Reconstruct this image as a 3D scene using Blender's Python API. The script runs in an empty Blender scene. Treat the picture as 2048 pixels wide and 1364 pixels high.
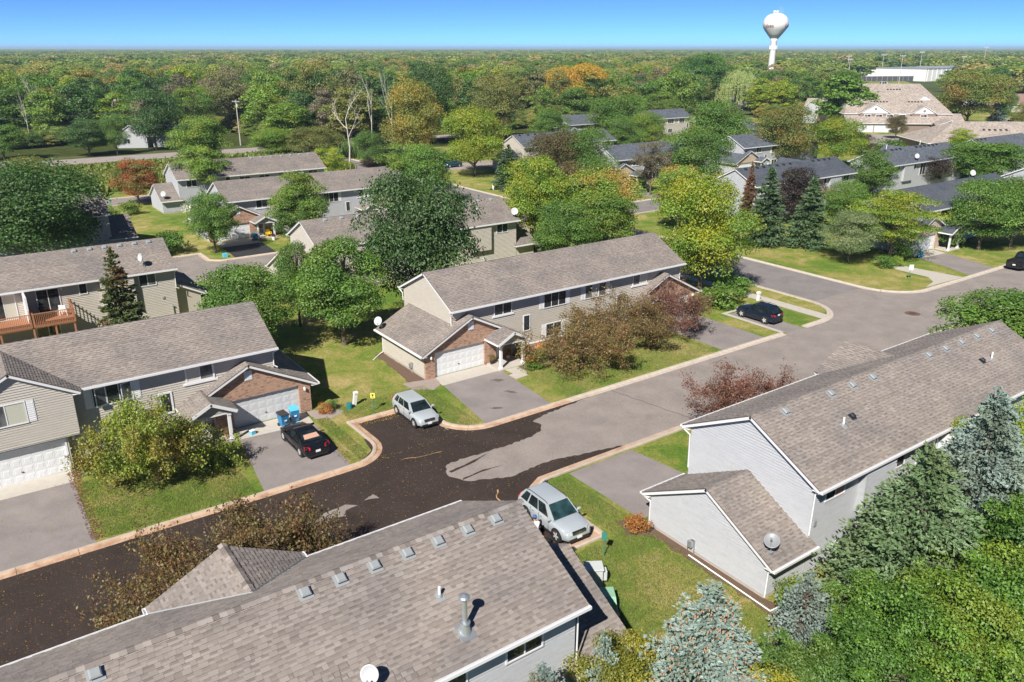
import bpy, math, random
import numpy as np
from math import sin, cos, pi, radians, sqrt, atan2, hypot
from mathutils import Vector, Matrix, Euler
random.seed(7)
rng = np.random.default_rng(7)
scene = bpy.context.scene
COL = scene.collection

# ------------------------------------------------------------------ camera
# world: X runs along the street, Y across it (away from the camera side), metres
CAM_H = 25.4
cam_d = bpy.data.cameras.new("camera")
cam = bpy.data.objects.new("camera", cam_d)
COL.objects.link(cam)
cam_d.sensor_width = 36.0
cam_d.lens = 1601 / 2048 * 36
cam_d.clip_start = 0.5
cam_d.clip_end = 60000
cam.location = (0, 0, CAM_H)
cam.rotation_euler = (radians(90 - 20.09), 0, radians(54.6 - 90))
scene.camera = cam

# ------------------------------------------------------------------ sky and sun
SUN_EL, SUN_AZ = radians(43), radians(213)      # SUN_AZ: direction TO the sun, counted from +X to +Y
world = bpy.data.worlds.new("World")
scene.world = world
world.use_nodes = True
wn = world.node_tree
for n in list(wn.nodes):
    wn.nodes.remove(n)
sky = wn.nodes.new("ShaderNodeTexSky")
sky.sky_type = 'NISHITA'
sky.sun_disc = False
sky.sun_elevation = SUN_EL
sky.sun_rotation = pi / 2 - SUN_AZ
sky.altitude = 8500
sky.air_density = 0.36
sky.dust_density = 0.0
sky.ozone_density = 6.0
bg = wn.nodes.new("ShaderNodeBackground")
bg.inputs["Strength"].default_value = 0.135
wo = wn.nodes.new("ShaderNodeOutputWorld")
tint_ = wn.nodes.new("ShaderNodeMixRGB")          # the whole sky, evenly: a touch less violet
tint_.blend_type = 'MULTIPLY'
tint_.inputs[0].default_value = 1.0
tint_.inputs[2].default_value = (0.82, 1.0, 1.0, 1)
wn.links.new(sky.outputs[0], tint_.inputs[1])
wn.links.new(tint_.outputs[0], bg.inputs[0])
wn.links.new(bg.outputs[0], wo.inputs[0])
sun_d = bpy.data.lights.new("sun", 'SUN')
sun_d.energy = 3.7
sun_d.angle = radians(0.5)
sun_d.color = (1.0, 0.955, 0.88)
sun = bpy.data.objects.new("sun", sun_d)
COL.objects.link(sun)
sdir = Vector((cos(SUN_AZ) * cos(SUN_EL), sin(SUN_AZ) * cos(SUN_EL), sin(SUN_EL)))
sun.rotation_euler = sdir.to_track_quat('Z', 'Y').to_euler()
sun.location = (-40, -40, 60)
scene.view_settings.view_transform = 'Standard'
scene.view_settings.look = 'None'
scene.view_settings.exposure = 1.0
scene.view_settings.gamma = 1.0
scene.view_settings.use_curve_mapping = False
scene.cycles.max_bounces = 6
scene.cycles.transparent_max_bounces = 8
scene.cycles.volume_bounces = 0

# ------------------------------------------------------------------ materials
MATS = {}


def newmat(name):
    m = bpy.data.materials.new(name)
    m.use_nodes = True
    nt = m.node_tree
    p = nt.nodes["Principled BSDF"]
    MATS[name] = m
    return m, nt, p


def nd(nt, t, **k):
    n = nt.nodes.new(t)
    for a, b in k.items():
        if a in n.inputs:
            n.inputs[a].default_value = b
        else:
            setattr(n, a, b)
    return n


def rgba(c):
    return (c[0], c[1], c[2], 1)


def plain(name, c, rough=0.6, metal=0.0, noise=0.08, scale=6.0, spec=0.5, bump=0.0):
    """solid colour with faint procedural mottling"""
    m, nt, p = newmat(name)
    p.inputs["Roughness"].default_value = rough
    p.inputs["Metallic"].default_value = metal
    p.inputs["Specular IOR Level"].default_value = spec
    tc = nd(nt, "ShaderNodeNewGeometry")
    no = nd(nt, "ShaderNodeTexNoise", Scale=scale, Detail=4.0)
    nt.links.new(tc.outputs["Position"], no.inputs["Vector"])
    mx = nd(nt, "ShaderNodeMixRGB", blend_type='MIX')
    nt.links.new(no.outputs[0], mx.inputs[0])
    mx.inputs[1].default_value = rgba([v * (1 - noise) for v in c])
    mx.inputs[2].default_value = rgba([min(1, v * (1 + noise)) for v in c])
    nt.links.new(mx.outputs[0], p.inputs["Base Color"])
    if bump:
        b = nd(nt, "ShaderNodeBump", Strength=bump, Distance=0.02)
        n2 = nd(nt, "ShaderNodeTexNoise", Scale=scale * 6, Detail=3.0)
        nt.links.new(tc.outputs["Position"], n2.inputs["Vector"])
        nt.links.new(n2.outputs[0], b.inputs["Height"])
        nt.links.new(b.outputs[0], p.inputs["Normal"])
    return m


def ramp(nt, stops):
    r = nd(nt, "ShaderNodeValToRGB")
    e = r.color_ramp.elements
    while len(e) > 1:
        e.remove(e[-1])
    e[0].position = stops[0][0]
    e[0].color = rgba(stops[0][1])
    for s, c in stops[1:]:
        x = e.new(s)
        x.color = rgba(c)
    return r


def noise_at(nt, scale, detail=4.0, rough=0.55, dist=0.0, coord=None, stretch=None):
    g = nd(nt, "ShaderNodeNewGeometry")
    src = g.outputs["Position"]
    if stretch:
        mp = nd(nt, "ShaderNodeMapping")
        mp.inputs["Scale"].default_value = stretch
        nt.links.new(src, mp.inputs["Vector"])
        src = mp.outputs[0]
    n = nd(nt, "ShaderNodeTexNoise", Scale=scale, Detail=detail, Roughness=rough, Distortion=dist)
    nt.links.new(src, n.inputs["Vector"])
    return n.outputs[0]


def mix(nt, fac, a, b, mode='MIX'):
    m = nd(nt, "ShaderNodeMixRGB", blend_type=mode)
    for i, v in ((0, fac), (1, a), (2, b)):
        if isinstance(v, (int, float)):
            m.inputs[i].default_value = v
        elif isinstance(v, (tuple, list)):
            m.inputs[i].default_value = rgba(v)
        else:
            nt.links.new(v, m.inputs[i])
    return m.outputs[0]


def bumpit(nt, p, h, strength=0.4, dist=0.02):
    b = nd(nt, "ShaderNodeBump", Strength=strength, Distance=dist)
    nt.links.new(h, b.inputs["Height"])
    nt.links.new(b.outputs[0], p.inputs["Normal"])


def shingle_mat(name, dark, mid, light):
    """asphalt shingle: each tab carries its own 'tint'; granules and wear from noise"""
    m, nt, p = newmat(name)
    p.inputs["Roughness"].default_value = 0.92
    p.inputs["Specular IOR Level"].default_value = 0.25
    at = nd(nt, "ShaderNodeAttribute", attribute_name="tint")
    r = ramp(nt, [(0.0, dark), (0.5, mid), (1.0, light)])
    nt.links.new(at.outputs["Fac"], r.inputs[0])
    g = noise_at(nt, 90, 2)
    c = mix(nt, g, r.outputs[0], (0.55, 0.52, 0.5), 'SOFT_LIGHT')
    w = ramp(nt, [(0.35, (0.82, 0.82, 0.84)), (0.65, (1.08, 1.05, 1.02))])
    nt.links.new(noise_at(nt, 0.35, 5), w.inputs[0])
    c2 = mix(nt, 1.0, c, w.outputs[0], 'MULTIPLY')
    nt.links.new(c2, p.inputs["Base Color"])
    bumpit(nt, p, noise_at(nt, 25, 3), 0.25, 0.004)
    return m


shingle_mat("shingle_brown", (0.13, 0.112, 0.102), (0.245, 0.22, 0.203), (0.325, 0.298, 0.277))
shingle_mat("shingle_slate", (0.055, 0.066, 0.085), (0.085, 0.1, 0.125), (0.125, 0.142, 0.168))


def shingle_far(name, a, b, scale=5):
    m, nt, p = newmat(name)
    p.inputs["Roughness"].default_value = 0.92
    g = nd(nt, "ShaderNodeNewGeometry")
    v = nd(nt, "ShaderNodeTexVoronoi", Scale=scale)
    mp = nd(nt, "ShaderNodeMapping")
    mp.inputs["Scale"].default_value = (0.55, 1.0, 1.6)
    nt.links.new(g.outputs["Position"], mp.inputs[0])
    nt.links.new(mp.outputs[0], v.inputs["Vector"])
    sep = nd(nt, "ShaderNodeSeparateColor")
    nt.links.new(v.outputs["Color"], sep.inputs[0])
    r = ramp(nt, [(0.1, a), (0.9, b)])
    nt.links.new(sep.outputs[0], r.inputs[0])
    w = mix(nt, noise_at(nt, 0.3, 4), (0.8, 0.8, 0.8), (1.15, 1.12, 1.1))
    nt.links.new(mix(nt, 1.0, r.outputs[0], w, 'MULTIPLY'), p.inputs["Base Color"])
    bumpit(nt, p, noise_at(nt, 12, 3), 0.5, 0.03)
    return m


shingle_far("shingle_brown_far", (0.2, 0.165, 0.145), (0.32, 0.275, 0.245))
shingle_far("shingle_slate_far", (0.06, 0.07, 0.09), (0.115, 0.13, 0.155))
shingle_far("shingle_beige_far", (0.25, 0.21, 0.18), (0.4, 0.345, 0.3), 3)
shingle_far("shingle_red_far", (0.2, 0.12, 0.1), (0.3, 0.19, 0.16), 3)


def siding_mat(name, c):
    m, nt, p = newmat(name)
    p.inputs["Roughness"].default_value = 0.55
    w = ramp(nt, [(0.3, [v * 0.93 for v in c]), (0.7, [min(1, v * 1.05) for v in c])])
    nt.links.new(noise_at(nt, 1.3, 5, stretch=(1, 1, 5)), w.inputs[0])
    d = noise_at(nt, 7, 6)
    r2 = ramp(nt, [(0.25, (0.84, 0.82, 0.79)), (0.5, (1, 1, 1))])
    nt.links.new(d, r2.inputs[0])
    nt.links.new(mix(nt, 0.6, w.outputs[0], r2.outputs[0], 'MULTIPLY'), p.inputs["Base Color"])
    return m


siding_mat("siding_tan", (0.48, 0.44, 0.385))
siding_mat("siding_grey", (0.48, 0.44, 0.39))
siding_mat("siding_white", (0.43, 0.44, 0.46))
siding_mat("siding_cream", (0.5, 0.46, 0.4))
siding_mat("siding_taupe", (0.235, 0.175, 0.15))
siding_mat("siding_blue", (0.36, 0.42, 0.5))
plain("trim_white", (0.72, 0.72, 0.73), 0.45, noise=0.04)
plain("soffit_white", (0.7, 0.7, 0.7), 0.6, noise=0.04)
plain("door_white", (0.68, 0.69, 0.7), 0.4, noise=0.03)
plain("door_grey", (0.55, 0.56, 0.57), 0.4, noise=0.03)
plain("drape", (0.55, 0.52, 0.46), 0.8, noise=0.25, scale=14)
plain("blind_cream", (0.5, 0.5, 0.42), 0.3, noise=0.06)
plain("concrete", (0.46, 0.42, 0.37), 0.85, noise=0.14, scale=2.2, bump=0.3)
plain("foundation", (0.42, 0.38, 0.33), 0.9, noise=0.15, scale=3, bump=0.3)
plain("wood_red", (0.36, 0.16, 0.085), 0.7, noise=0.22, scale=9, bump=0.3)
plain("metal_galv", (0.5, 0.53, 0.55), 0.35, 0.7, noise=0.12, scale=10)
plain("vent_grey", (0.27, 0.285, 0.29), 0.5, noise=0.1, scale=8)
plain("vent_black", (0.02, 0.022, 0.028), 0.6)
plain("pvc_white", (0.82, 0.82, 0.8), 0.4, noise=0.05)
plain("dish_grey", (0.25, 0.26, 0.27), 0.45, noise=0.06)
plain("dish_white", (0.5, 0.51, 0.52), 0.4, noise=0.05)
plain("black_plastic", (0.015, 0.015, 0.017), 0.45)
plain("rubber", (0.02, 0.02, 0.02), 0.85)
plain("chrome", (0.75, 0.76, 0.77), 0.15, 0.95, noise=0.03)
plain("bin_blue", (0.02, 0.2, 0.42), 0.4, noise=0.1)
plain("bin_lid_blue", (0.11, 0.5, 0.68), 0.4, noise=0.06)
plain("bin_lid_black", (0.045, 0.04, 0.045), 0.5, noise=0.2)
plain("box_grey", (0.52, 0.55, 0.53), 0.45, noise=0.08)
plain("box_green", (0.25, 0.45, 0.3), 0.45, noise=0.1)
plain("sign_green", (0.05, 0.22, 0.17), 0.4)
plain("sign_yellow", (0.85, 0.72, 0.12), 0.4)
plain("sign_white", (0.8, 0.8, 0.8), 0.4)
plain("teal_plastic", (0.02, 0.17, 0.2), 0.5)
plain("paint_red", (0.5, 0.03, 0.02), 0.3)
plain("lamp_red", (0.5, 0.01, 0.012), 0.15)
plain("lamp_orange", (0.75, 0.16, 0.02), 0.2)
plain("lamp_clear", (0.6, 0.62, 0.62), 0.12, 0.3)
plain("car_silver", (0.55, 0.6, 0.64), 0.3, 0.4, noise=0.03)
plain("car_silver_blue", (0.58, 0.63, 0.66), 0.3, 0.4, noise=0.03)
plain("car_black", (0.008, 0.009, 0.012), 0.12, noise=0.03)
plain("car_navy", (0.008, 0.014, 0.03), 0.12, noise=0.03)
plain("car_teal", (0.012, 0.06, 0.09), 0.15, noise=0.03)
plain("cloth_white", (0.7, 0.71, 0.72), 0.8)
plain("cloth_blue", (0.05, 0.12, 0.3), 0.8)
plain("cloth_orange", (0.75, 0.22, 0.1), 0.8)
plain("denim", (0.06, 0.08, 0.14), 0.85)
plain("skin", (0.55, 0.31, 0.22), 0.6)
plain("hair_brown", (0.06, 0.035, 0.02), 0.8)
plain("tan_cloth", (0.5, 0.3, 0.22), 0.8, noise=0.15, scale=20)
plain("plastic_yellow", (0.85, 0.6, 0.02), 0.4)
plain("tower_white", (0.78, 0.76, 0.73), 0.5, noise=0.05, scale=0.3)
plain("tower_red", (0.3, 0.05, 0.06), 0.5)
plain("pole_grey", (0.55, 0.54, 0.52), 0.7, noise=0.15)
plain("pole_wood", (0.42, 0.38, 0.33), 0.85, noise=0.2)
plain("wire_dark", (0.05, 0.05, 0.05), 0.6)
plain("building_white", (0.75, 0.75, 0.74), 0.6, noise=0.06, scale=0.2)
plain("fence_dark", (0.07, 0.07, 0.09), 0.8)
plain("clay_orange", (0.55, 0.33, 0.15), 0.9)
plain("mulch", (0.14, 0.085, 0.06), 0.95, noise=0.5, scale=18, bump=0.8)
plain("river_rock", (0.33, 0.27, 0.24), 0.9, noise=0.45, scale=16, bump=0.8)
plain("bark", (0.13, 0.1, 0.075), 0.9, noise=0.3, scale=12, bump=0.7)
plain("bark_pale", (0.52, 0.48, 0.42), 0.85, noise=0.25, scale=8, bump=0.4)
plain("bark_red", (0.14, 0.07, 0.055), 0.9, noise=0.3, scale=12)
plain("cone_brown", (0.5, 0.25, 0.13), 0.8, noise=0.2, scale=30)
plain("petal_purple", (0.1, 0.02, 0.09), 0.8)
plain("stain_dark", (0.12, 0.1, 0.09), 0.8, noise=0.3, scale=12)
plain("wheel_silver", (0.6, 0.61, 0.62), 0.3, 0.3)
plain("iron", (0.09, 0.06, 0.05), 0.6, noise=0.3, scale=20)


def glass_mat(name, c, rough=0.04):
    m, nt, p = newmat(name)
    p.inputs["Base Color"].default_value = rgba(c)
    p.inputs["Roughness"].default_value = rough
    p.inputs["Specular IOR Level"].default_value = 0.7
    r = ramp(nt, [(0.35, [v * 0.5 for v in c]), (0.7, [v * 1.6 for v in c])])
    nt.links.new(noise_at(nt, 1.7, 3), r.inputs[0])
    nt.links.new(r.outputs[0], p.inputs["Base Color"])
    return m


glass_mat("window_glass", (0.03, 0.035, 0.04))
glass_mat("window_glass_grey", (0.12, 0.125, 0.13), 0.08)
glass_mat("car_glass", (0.012, 0.02, 0.022))
glass_mat("car_glass_teal", (0.02, 0.05, 0.055))


def brick_mat(name, c1, c2, mortar):
    m, nt, p = newmat(name)
    p.inputs["Roughness"].default_value = 0.9
    g = nd(nt, "ShaderNodeNewGeometry")
    sp = nd(nt, "ShaderNodeSeparateXYZ")
    cb = nd(nt, "ShaderNodeCombineXYZ")
    nt.links.new(g.outputs["Position"], sp.inputs[0])
    ad = nd(nt, "ShaderNodeMath", operation='ADD')
    nt.links.new(sp.outputs[0], ad.inputs[0])
    nt.links.new(sp.outputs[1], ad.inputs[1])
    nt.links.new(ad.outputs[0], cb.inputs[0])
    nt.links.new(sp.outputs[2], cb.inputs[1])
    b = nd(nt, "ShaderNodeTexBrick", Scale=1.0)
    b.inputs["Color1"].default_value = rgba(c1)
    b.inputs["Color2"].default_value = rgba(c2)
    b.inputs["Mortar"].default_value = rgba(mortar)
    b.inputs["Brick Width"].default_value = 0.23
    b.inputs["Row Height"].default_value = 0.085
    b.inputs["Mortar Size"].default_value = 0.01
    b.inputs["Bias"].default_value = -0.2
    nt.links.new(cb.outputs[0], b.inputs["Vector"])
    v = nd(nt, "ShaderNodeTexWhiteNoise", noise_dimensions='2D')
    fl = nd(nt, "ShaderNodeVectorMath", operation='SNAP')
    fl.inputs[1].default_value = (0.23, 0.085, 1)
    nt.links.new(cb.outputs[0], fl.inputs[0])
    nt.links.new(fl.outputs[0], v.inputs["Vector"])
    r = ramp(nt, [(0.0, (0.6, 0.55, 0.55)), (0.25, (1, 1, 1)), (1.0, (1.25, 1.2, 1.1))])
    nt.links.new(v.outputs["Value"], r.inputs[0])
    nt.links.new(mix(nt, 1.0, b.outputs["Color"], r.outputs[0], 'MULTIPLY'), p.inputs["Base Color"])
    iv = nd(nt, "ShaderNodeMath", operation='SUBTRACT')
    iv.inputs[0].default_value = 1
    nt.links.new(b.outputs["Fac"], iv.inputs[1])
    bumpit(nt, p, iv.outputs[0], 0.6, 0.01)
    return m


brick_mat("brick_red", (0.4, 0.215, 0.145), (0.29, 0.16, 0.115), (0.36, 0.3, 0.24))
brick_mat("brick_pale", (0.5, 0.38, 0.3), (0.4, 0.3, 0.24), (0.45, 0.4, 0.35))


def ground_mats():
    # lawn
    m, nt, p = newmat("lawn")
    p.inputs["Roughness"].default_value = 0.95
    p.inputs["Specular IOR Level"].default_value = 0.15
    big = noise_at(nt, 0.11, 5, 0.6, 0.4)
    med = noise_at(nt, 0.55, 6, 0.65, 0.6)
    fine = noise_at(nt, 5, 8, 0.8)
    r1 = ramp(nt, [(0.38, (0.085, 0.165, 0.022)), (0.48, (0.15, 0.21, 0.035)), (0.56, (0.26, 0.25, 0.07)), (0.66, (0.4, 0.32, 0.14))])
    bm = nd(nt, "ShaderNodeMath", operation='MULTIPLY_ADD')
    nt.links.new(big, bm.inputs[0])
    bm.inputs[1].default_value = 0.55
    a2 = nd(nt, "ShaderNodeMath", operation='MULTIPLY')
    nt.links.new(med, a2.inputs[0])
    a2.inputs[1].default_value = 0.5
    nt.links.new(a2.outputs[0], bm.inputs[2])
    nt.links.new(bm.outputs[0], r1.inputs[0])
    r2 = ramp(nt, [(0.3, (0.38, 0.45, 0.38)), (0.5, (1, 1, 1)), (0.7, (1.7, 1.55, 1.4))])
    nt.links.new(fine, r2.inputs[0])
    nt.links.new(mix(nt, 0.85, r1.outputs[0], r2.outputs[0], 'MULTIPLY'), p.inputs["Base Color"])
    bumpit(nt, p, noise_at(nt, 22, 5, 0.8), 0.9, 0.06)
    # dry lawn / meadow / woodland floor
    for nm, st in (("meadow", [(0.3, (0.09, 0.11, 0.03)), (0.5, (0.2, 0.2, 0.06)), (0.7, (0.3, 0.24, 0.1))]),
                   ("woodland_floor", [(0.3, (0.03, 0.045, 0.014)), (0.5, (0.055, 0.07, 0.022)), (0.7, (0.1, 0.1, 0.035))]),
                   ("far_land", [(0.3, (0.045, 0.07, 0.03)), (0.5, (0.08, 0.1, 0.04)), (0.7, (0.15, 0.14, 0.07))])):
        m, nt, p = newmat(nm)
        p.inputs["Roughness"].default_value = 1.0
        p.inputs["Specular IOR Level"].default_value = 0.0
        r = ramp(nt, st)
        sc = {"meadow": 0.4, "woodland_floor": 0.3, "far_land": 0.012}[nm]
        nt.links.new(noise_at(nt, sc, 8, 0.7), r.inputs[0])
        nt.links.new(r.outputs[0], p.inputs["Base Color"])
    # asphalt variants
    for nm, c, rough, speck in (("asphalt_street", (0.27, 0.235, 0.215), 0.92, 0.22), ("asphalt_cross", (0.225, 0.203, 0.197), 0.92, 0.18),
                                ("asphalt_drive", (0.25, 0.22, 0.21), 0.92, 0.12), ("asphalt_fresh", (0.04, 0.04, 0.045), 0.8, 0.2),
                                ("asphalt_road_far", (0.33, 0.28, 0.26), 0.92, 0.1)):
        m, nt, p = newmat(nm)
        p.inputs["Roughness"].default_value = rough
        p.inputs["Specular IOR Level"].default_value = 0.25
        r = ramp(nt, [(0.3, [v * 0.85 for v in c]), (0.7, [v * 1.12 for v in c])])
        nt.links.new(noise_at(nt, 0.5, 6, 0.6, 0.3), r.inputs[0])
        f = noise_at(nt, 28, 3, 0.8)
        r2 = ramp(nt, [(0.3, [1 - speck * 2] * 3), (0.5, (1, 1, 1)), (0.75, [1 + speck * 2] * 3)])
        nt.links.new(f, r2.inputs[0])
        nt.links.new(mix(nt, 1.0, r.outputs[0], r2.outputs[0], 'MULTIPLY'), p.inputs["Base Color"])
        bumpit(nt, p, noise_at(nt, 50, 3, 0.8), 0.5, 0.008)
    # soaked asphalt covered in tiny rusty leaf litter
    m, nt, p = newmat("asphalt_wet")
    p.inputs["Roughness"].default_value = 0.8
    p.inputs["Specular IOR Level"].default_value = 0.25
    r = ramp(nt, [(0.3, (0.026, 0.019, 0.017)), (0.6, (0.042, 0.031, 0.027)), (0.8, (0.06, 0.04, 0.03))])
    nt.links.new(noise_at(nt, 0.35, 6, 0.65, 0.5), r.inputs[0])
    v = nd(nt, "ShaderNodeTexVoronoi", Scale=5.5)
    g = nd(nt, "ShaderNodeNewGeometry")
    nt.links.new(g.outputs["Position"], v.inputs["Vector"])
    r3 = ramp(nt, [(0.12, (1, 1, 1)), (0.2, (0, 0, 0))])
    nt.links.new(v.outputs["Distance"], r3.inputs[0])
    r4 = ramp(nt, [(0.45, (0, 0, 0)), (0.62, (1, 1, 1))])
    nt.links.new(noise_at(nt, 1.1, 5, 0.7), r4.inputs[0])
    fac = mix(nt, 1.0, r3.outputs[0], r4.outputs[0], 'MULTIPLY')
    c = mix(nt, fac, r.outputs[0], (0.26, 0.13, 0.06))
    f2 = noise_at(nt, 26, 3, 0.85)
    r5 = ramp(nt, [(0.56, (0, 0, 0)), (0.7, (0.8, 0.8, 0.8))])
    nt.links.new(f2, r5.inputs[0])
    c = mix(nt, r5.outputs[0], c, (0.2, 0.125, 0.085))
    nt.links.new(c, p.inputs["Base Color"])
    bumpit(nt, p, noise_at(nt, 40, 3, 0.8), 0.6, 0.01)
    # kerb concrete, stained rusty in the gutter
    m, nt, p = newmat("kerb_concrete")
    p.inputs["Roughness"].default_value = 0.88
    a = nd(nt, "ShaderNodeAttribute", attribute_name="stain")
    base = ramp(nt, [(0.3, (0.42, 0.36, 0.3)), (0.7, (0.55, 0.48, 0.41))])
    nt.links.new(noise_at(nt, 2.5, 6), base.inputs[0])
    st = ramp(nt, [(0.25, (0.2, 0.12, 0.08)), (0.42, (0.4, 0.24, 0.15)), (0.55, (0.5, 0.34, 0.23)), (0.75, (0.45, 0.36, 0.29))])
    nt.links.new(noise_at(nt, 1.2, 6, 0.7), st.inputs[0])
    nt.links.new(mix(nt, a.outputs["Fac"], base.outputs[0], st.outputs[0]), p.inputs["Base Color"])
    bumpit(nt, p, noise_at(nt, 25, 4), 0.3, 0.01)


ground_mats()


def leaf_mat(name, a, b, c=None, patch=0.5, rough=0.55, trans=0.3, scale=0.45, ccut=0.6):
    """leaf colours a..b vary leaf to leaf; colour c takes over in clumps (autumn turning)"""
    m = bpy.data.materials.new(name)
    m.use_nodes = True
    nt = m.node_tree
    nt.nodes.clear()
    at = nd(nt, "ShaderNodeAttribute", attribute_name="tint")
    col = mix(nt, at.outputs["Fac"], a, b)
    oi = nd(nt, "ShaderNodeObjectInfo")
    if c is not None:
        tc = nd(nt, "ShaderNodeTexCoord")
        ad = nd(nt, "ShaderNodeVectorMath", operation='ADD')
        cb = nd(nt, "ShaderNodeCombineXYZ")
        ml = nd(nt, "ShaderNodeMath", operation='MULTIPLY')
        ml.inputs[1].default_value = 37.0
        nt.links.new(oi.outputs["Random"], ml.inputs[0])
        nt.links.new(ml.outputs[0], cb.inputs[0])
        nt.links.new(tc.outputs["Object"], ad.inputs[0])
        nt.links.new(cb.outputs[0], ad.inputs[1])
        n = nd(nt, "ShaderNodeTexNoise", Scale=scale, Detail=3.0)
        nt.links.new(ad.outputs[0], n.inputs["Vector"])
        r = ramp(nt, [(ccut - 0.12, (0, 0, 0)), (ccut + 0.08, (1, 1, 1))])
        nt.links.new(n.outputs[0], r.inputs[0])
        fm = nd(nt, "ShaderNodeMath", operation='MULTIPLY')
        fm.inputs[1].default_value = patch
        nt.links.new(r.outputs[0], fm.inputs[0])
        col = mix(nt, fm.outputs[0], col, c)
    v = ramp(nt, [(0.0, (0.85, 0.85, 0.85)), (1.0, (1.18, 1.18, 1.12))])
    nt.links.new(oi.outputs["Random"], v.inputs[0])
    col = mix(nt, 1.0, col, v.outputs[0], 'MULTIPLY')
    d = nd(nt, "ShaderNodeBsdfDiffuse")
    t = nd(nt, "ShaderNodeBsdfTranslucent")
    g = nd(nt, "ShaderNodeBsdfGlossy", Roughness=rough)
    g.inputs["Color"].default_value = (0.9, 0.9, 0.9, 1)
    nt.links.new(col, d.inputs[0])
    nt.links.new(mix(nt, 1.0, col, (1.3, 1.35, 0.6), 'MULTIPLY'), t.inputs[0])
    m1 = nd(nt, "ShaderNodeMixShader")
    m1.inputs[0].default_value = trans
    nt.links.new(d.outputs[0], m1.inputs[1])
    nt.links.new(t.outputs[0], m1.inputs[2])
    m2 = nd(nt, "ShaderNodeMixShader")
    m2.inputs[0].default_value = 0.045
    nt.links.new(m1.outputs[0], m2.inputs[1])
    nt.links.new(g.outputs[0], m2.inputs[2])
    o = nd(nt, "ShaderNodeOutputMaterial")
    nt.links.new(m2.outputs[0], o.inputs[0])
    MATS[name] = m
    return m


LEAF = {
    "mid": ((0.055, 0.125, 0.018), (0.12, 0.22, 0.03), (0.17, 0.22, 0.03), 0.4),
    "dark": ((0.03, 0.08, 0.017), (0.075, 0.15, 0.03), (0.08, 0.13, 0.03), 0.4),
    "dgreen": ((0.035, 0.1, 0.015), (0.085, 0.18, 0.025), None, 0),
    "lgreen": ((0.075, 0.15, 0.02), (0.16, 0.25, 0.03), (0.3, 0.32, 0.03), 0.45),
    "yg": ((0.11, 0.175, 0.015), (0.22, 0.29, 0.022), (0.42, 0.38, 0.02), 0.6),
    "ygold": ((0.095, 0.185, 0.015), (0.2, 0.3, 0.022), (0.52, 0.44, 0.015), 0.5),
    "golden": ((0.3, 0.24, 0.035), (0.48, 0.35, 0.04), (0.55, 0.3, 0.04), 0.6),
    "gold": ((0.11, 0.13, 0.022), (0.24, 0.23, 0.04), (0.4, 0.27, 0.04), 0.7),
    "olive": ((0.1, 0.125, 0.03), (0.2, 0.215, 0.05), (0.32, 0.26, 0.05), 0.5),
    "autumn": ((0.06, 0.11, 0.02), (0.16, 0.18, 0.03), (0.38, 0.09, 0.04), 0.85),
    "autumn2": ((0.09, 0.13, 0.025), (0.17, 0.22, 0.04), (0.42, 0.2, 0.06), 0.6),
    "autred": ((0.11, 0.19, 0.02), (0.21, 0.3, 0.04), (0.55, 0.22, 0.07), 0.55),
    "brown": ((0.055, 0.06, 0.018), (0.12, 0.1, 0.03), (0.15, 0.075, 0.03), 0.6),
    "crab": ((0.085, 0.085, 0.02), (0.2, 0.155, 0.05), (0.25, 0.095, 0.04), 0.7),
    "crabyg": ((0.1, 0.16, 0.018), (0.24, 0.29, 0.035), (0.3, 0.15, 0.04), 0.55),
    "crabred": ((0.09, 0.04, 0.03), (0.2, 0.1, 0.06), (0.28, 0.09, 0.06), 0.6),
    "purple": ((0.028, 0.016, 0.014), (0.065, 0.035, 0.028), (0.06, 0.06, 0.025), 0.5),
    "linden": ((0.085, 0.135, 0.04), (0.21, 0.25, 0.12), None, 0),
    "locust": ((0.09, 0.17, 0.012), (0.2, 0.28, 0.02), (0.42, 0.38, 0.02), 0.6),
    "willow": ((0.2, 0.25, 0.09), (0.34, 0.39, 0.15), None, 0),
    "dry": ((0.1, 0.085, 0.055), (0.2, 0.16, 0.11), (0.12, 0.15, 0.04), 0.6),
    "birch": ((0.1, 0.125, 0.045), (0.2, 0.2, 0.08), (0.26, 0.2, 0.09), 0.5),
    "sprg": ((0.05, 0.095, 0.04), (0.11, 0.175, 0.08), None, 0),
    "sprb": ((0.055, 0.085, 0.025), (0.11, 0.14, 0.045), (0.26, 0.14, 0.06), 0.85),
    "sprbr": ((0.12, 0.055, 0.03), (0.22, 0.11, 0.06), (0.06, 0.08, 0.03), 0.6),
    "sprgreen": ((0.085, 0.15, 0.06), (0.19, 0.28, 0.14), (0.21, 0.21, 0.08), 0.4),
    "blue": ((0.18, 0.25, 0.235), (0.33, 0.42, 0.41), (0.22, 0.25, 0.15), 0.5),
    "hedge": ((0.04, 0.1, 0.012), (0.1, 0.2, 0.02), None, 0),
    "arbor": ((0.04, 0.12, 0.02), (0.09, 0.21, 0.035), None, 0),
    "walnut": ((0.2, 0.22, 0.02), (0.4, 0.38, 0.045), (0.5, 0.42, 0.05), 0.6),
    "brush": ((0.05, 0.125, 0.014), (0.13, 0.24, 0.025), (0.3, 0.32, 0.03), 0.5),
    "burning": ((0.32, 0.14, 0.03), (0.5, 0.2, 0.05), (0.25, 0.2, 0.04), 0.5),
    "flower": ((0.7, 0.5, 0.02), (0.8, 0.62, 0.05), (0.6, 0.06, 0.03), 0.95),
    "whitebloom": ((0.14, 0.19, 0.07), (0.6, 0.6, 0.5), (0.7, 0.7, 0.62), 0.9),
    "reed": ((0.09, 0.16, 0.04), (0.18, 0.26, 0.08), None, 0),
}
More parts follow.
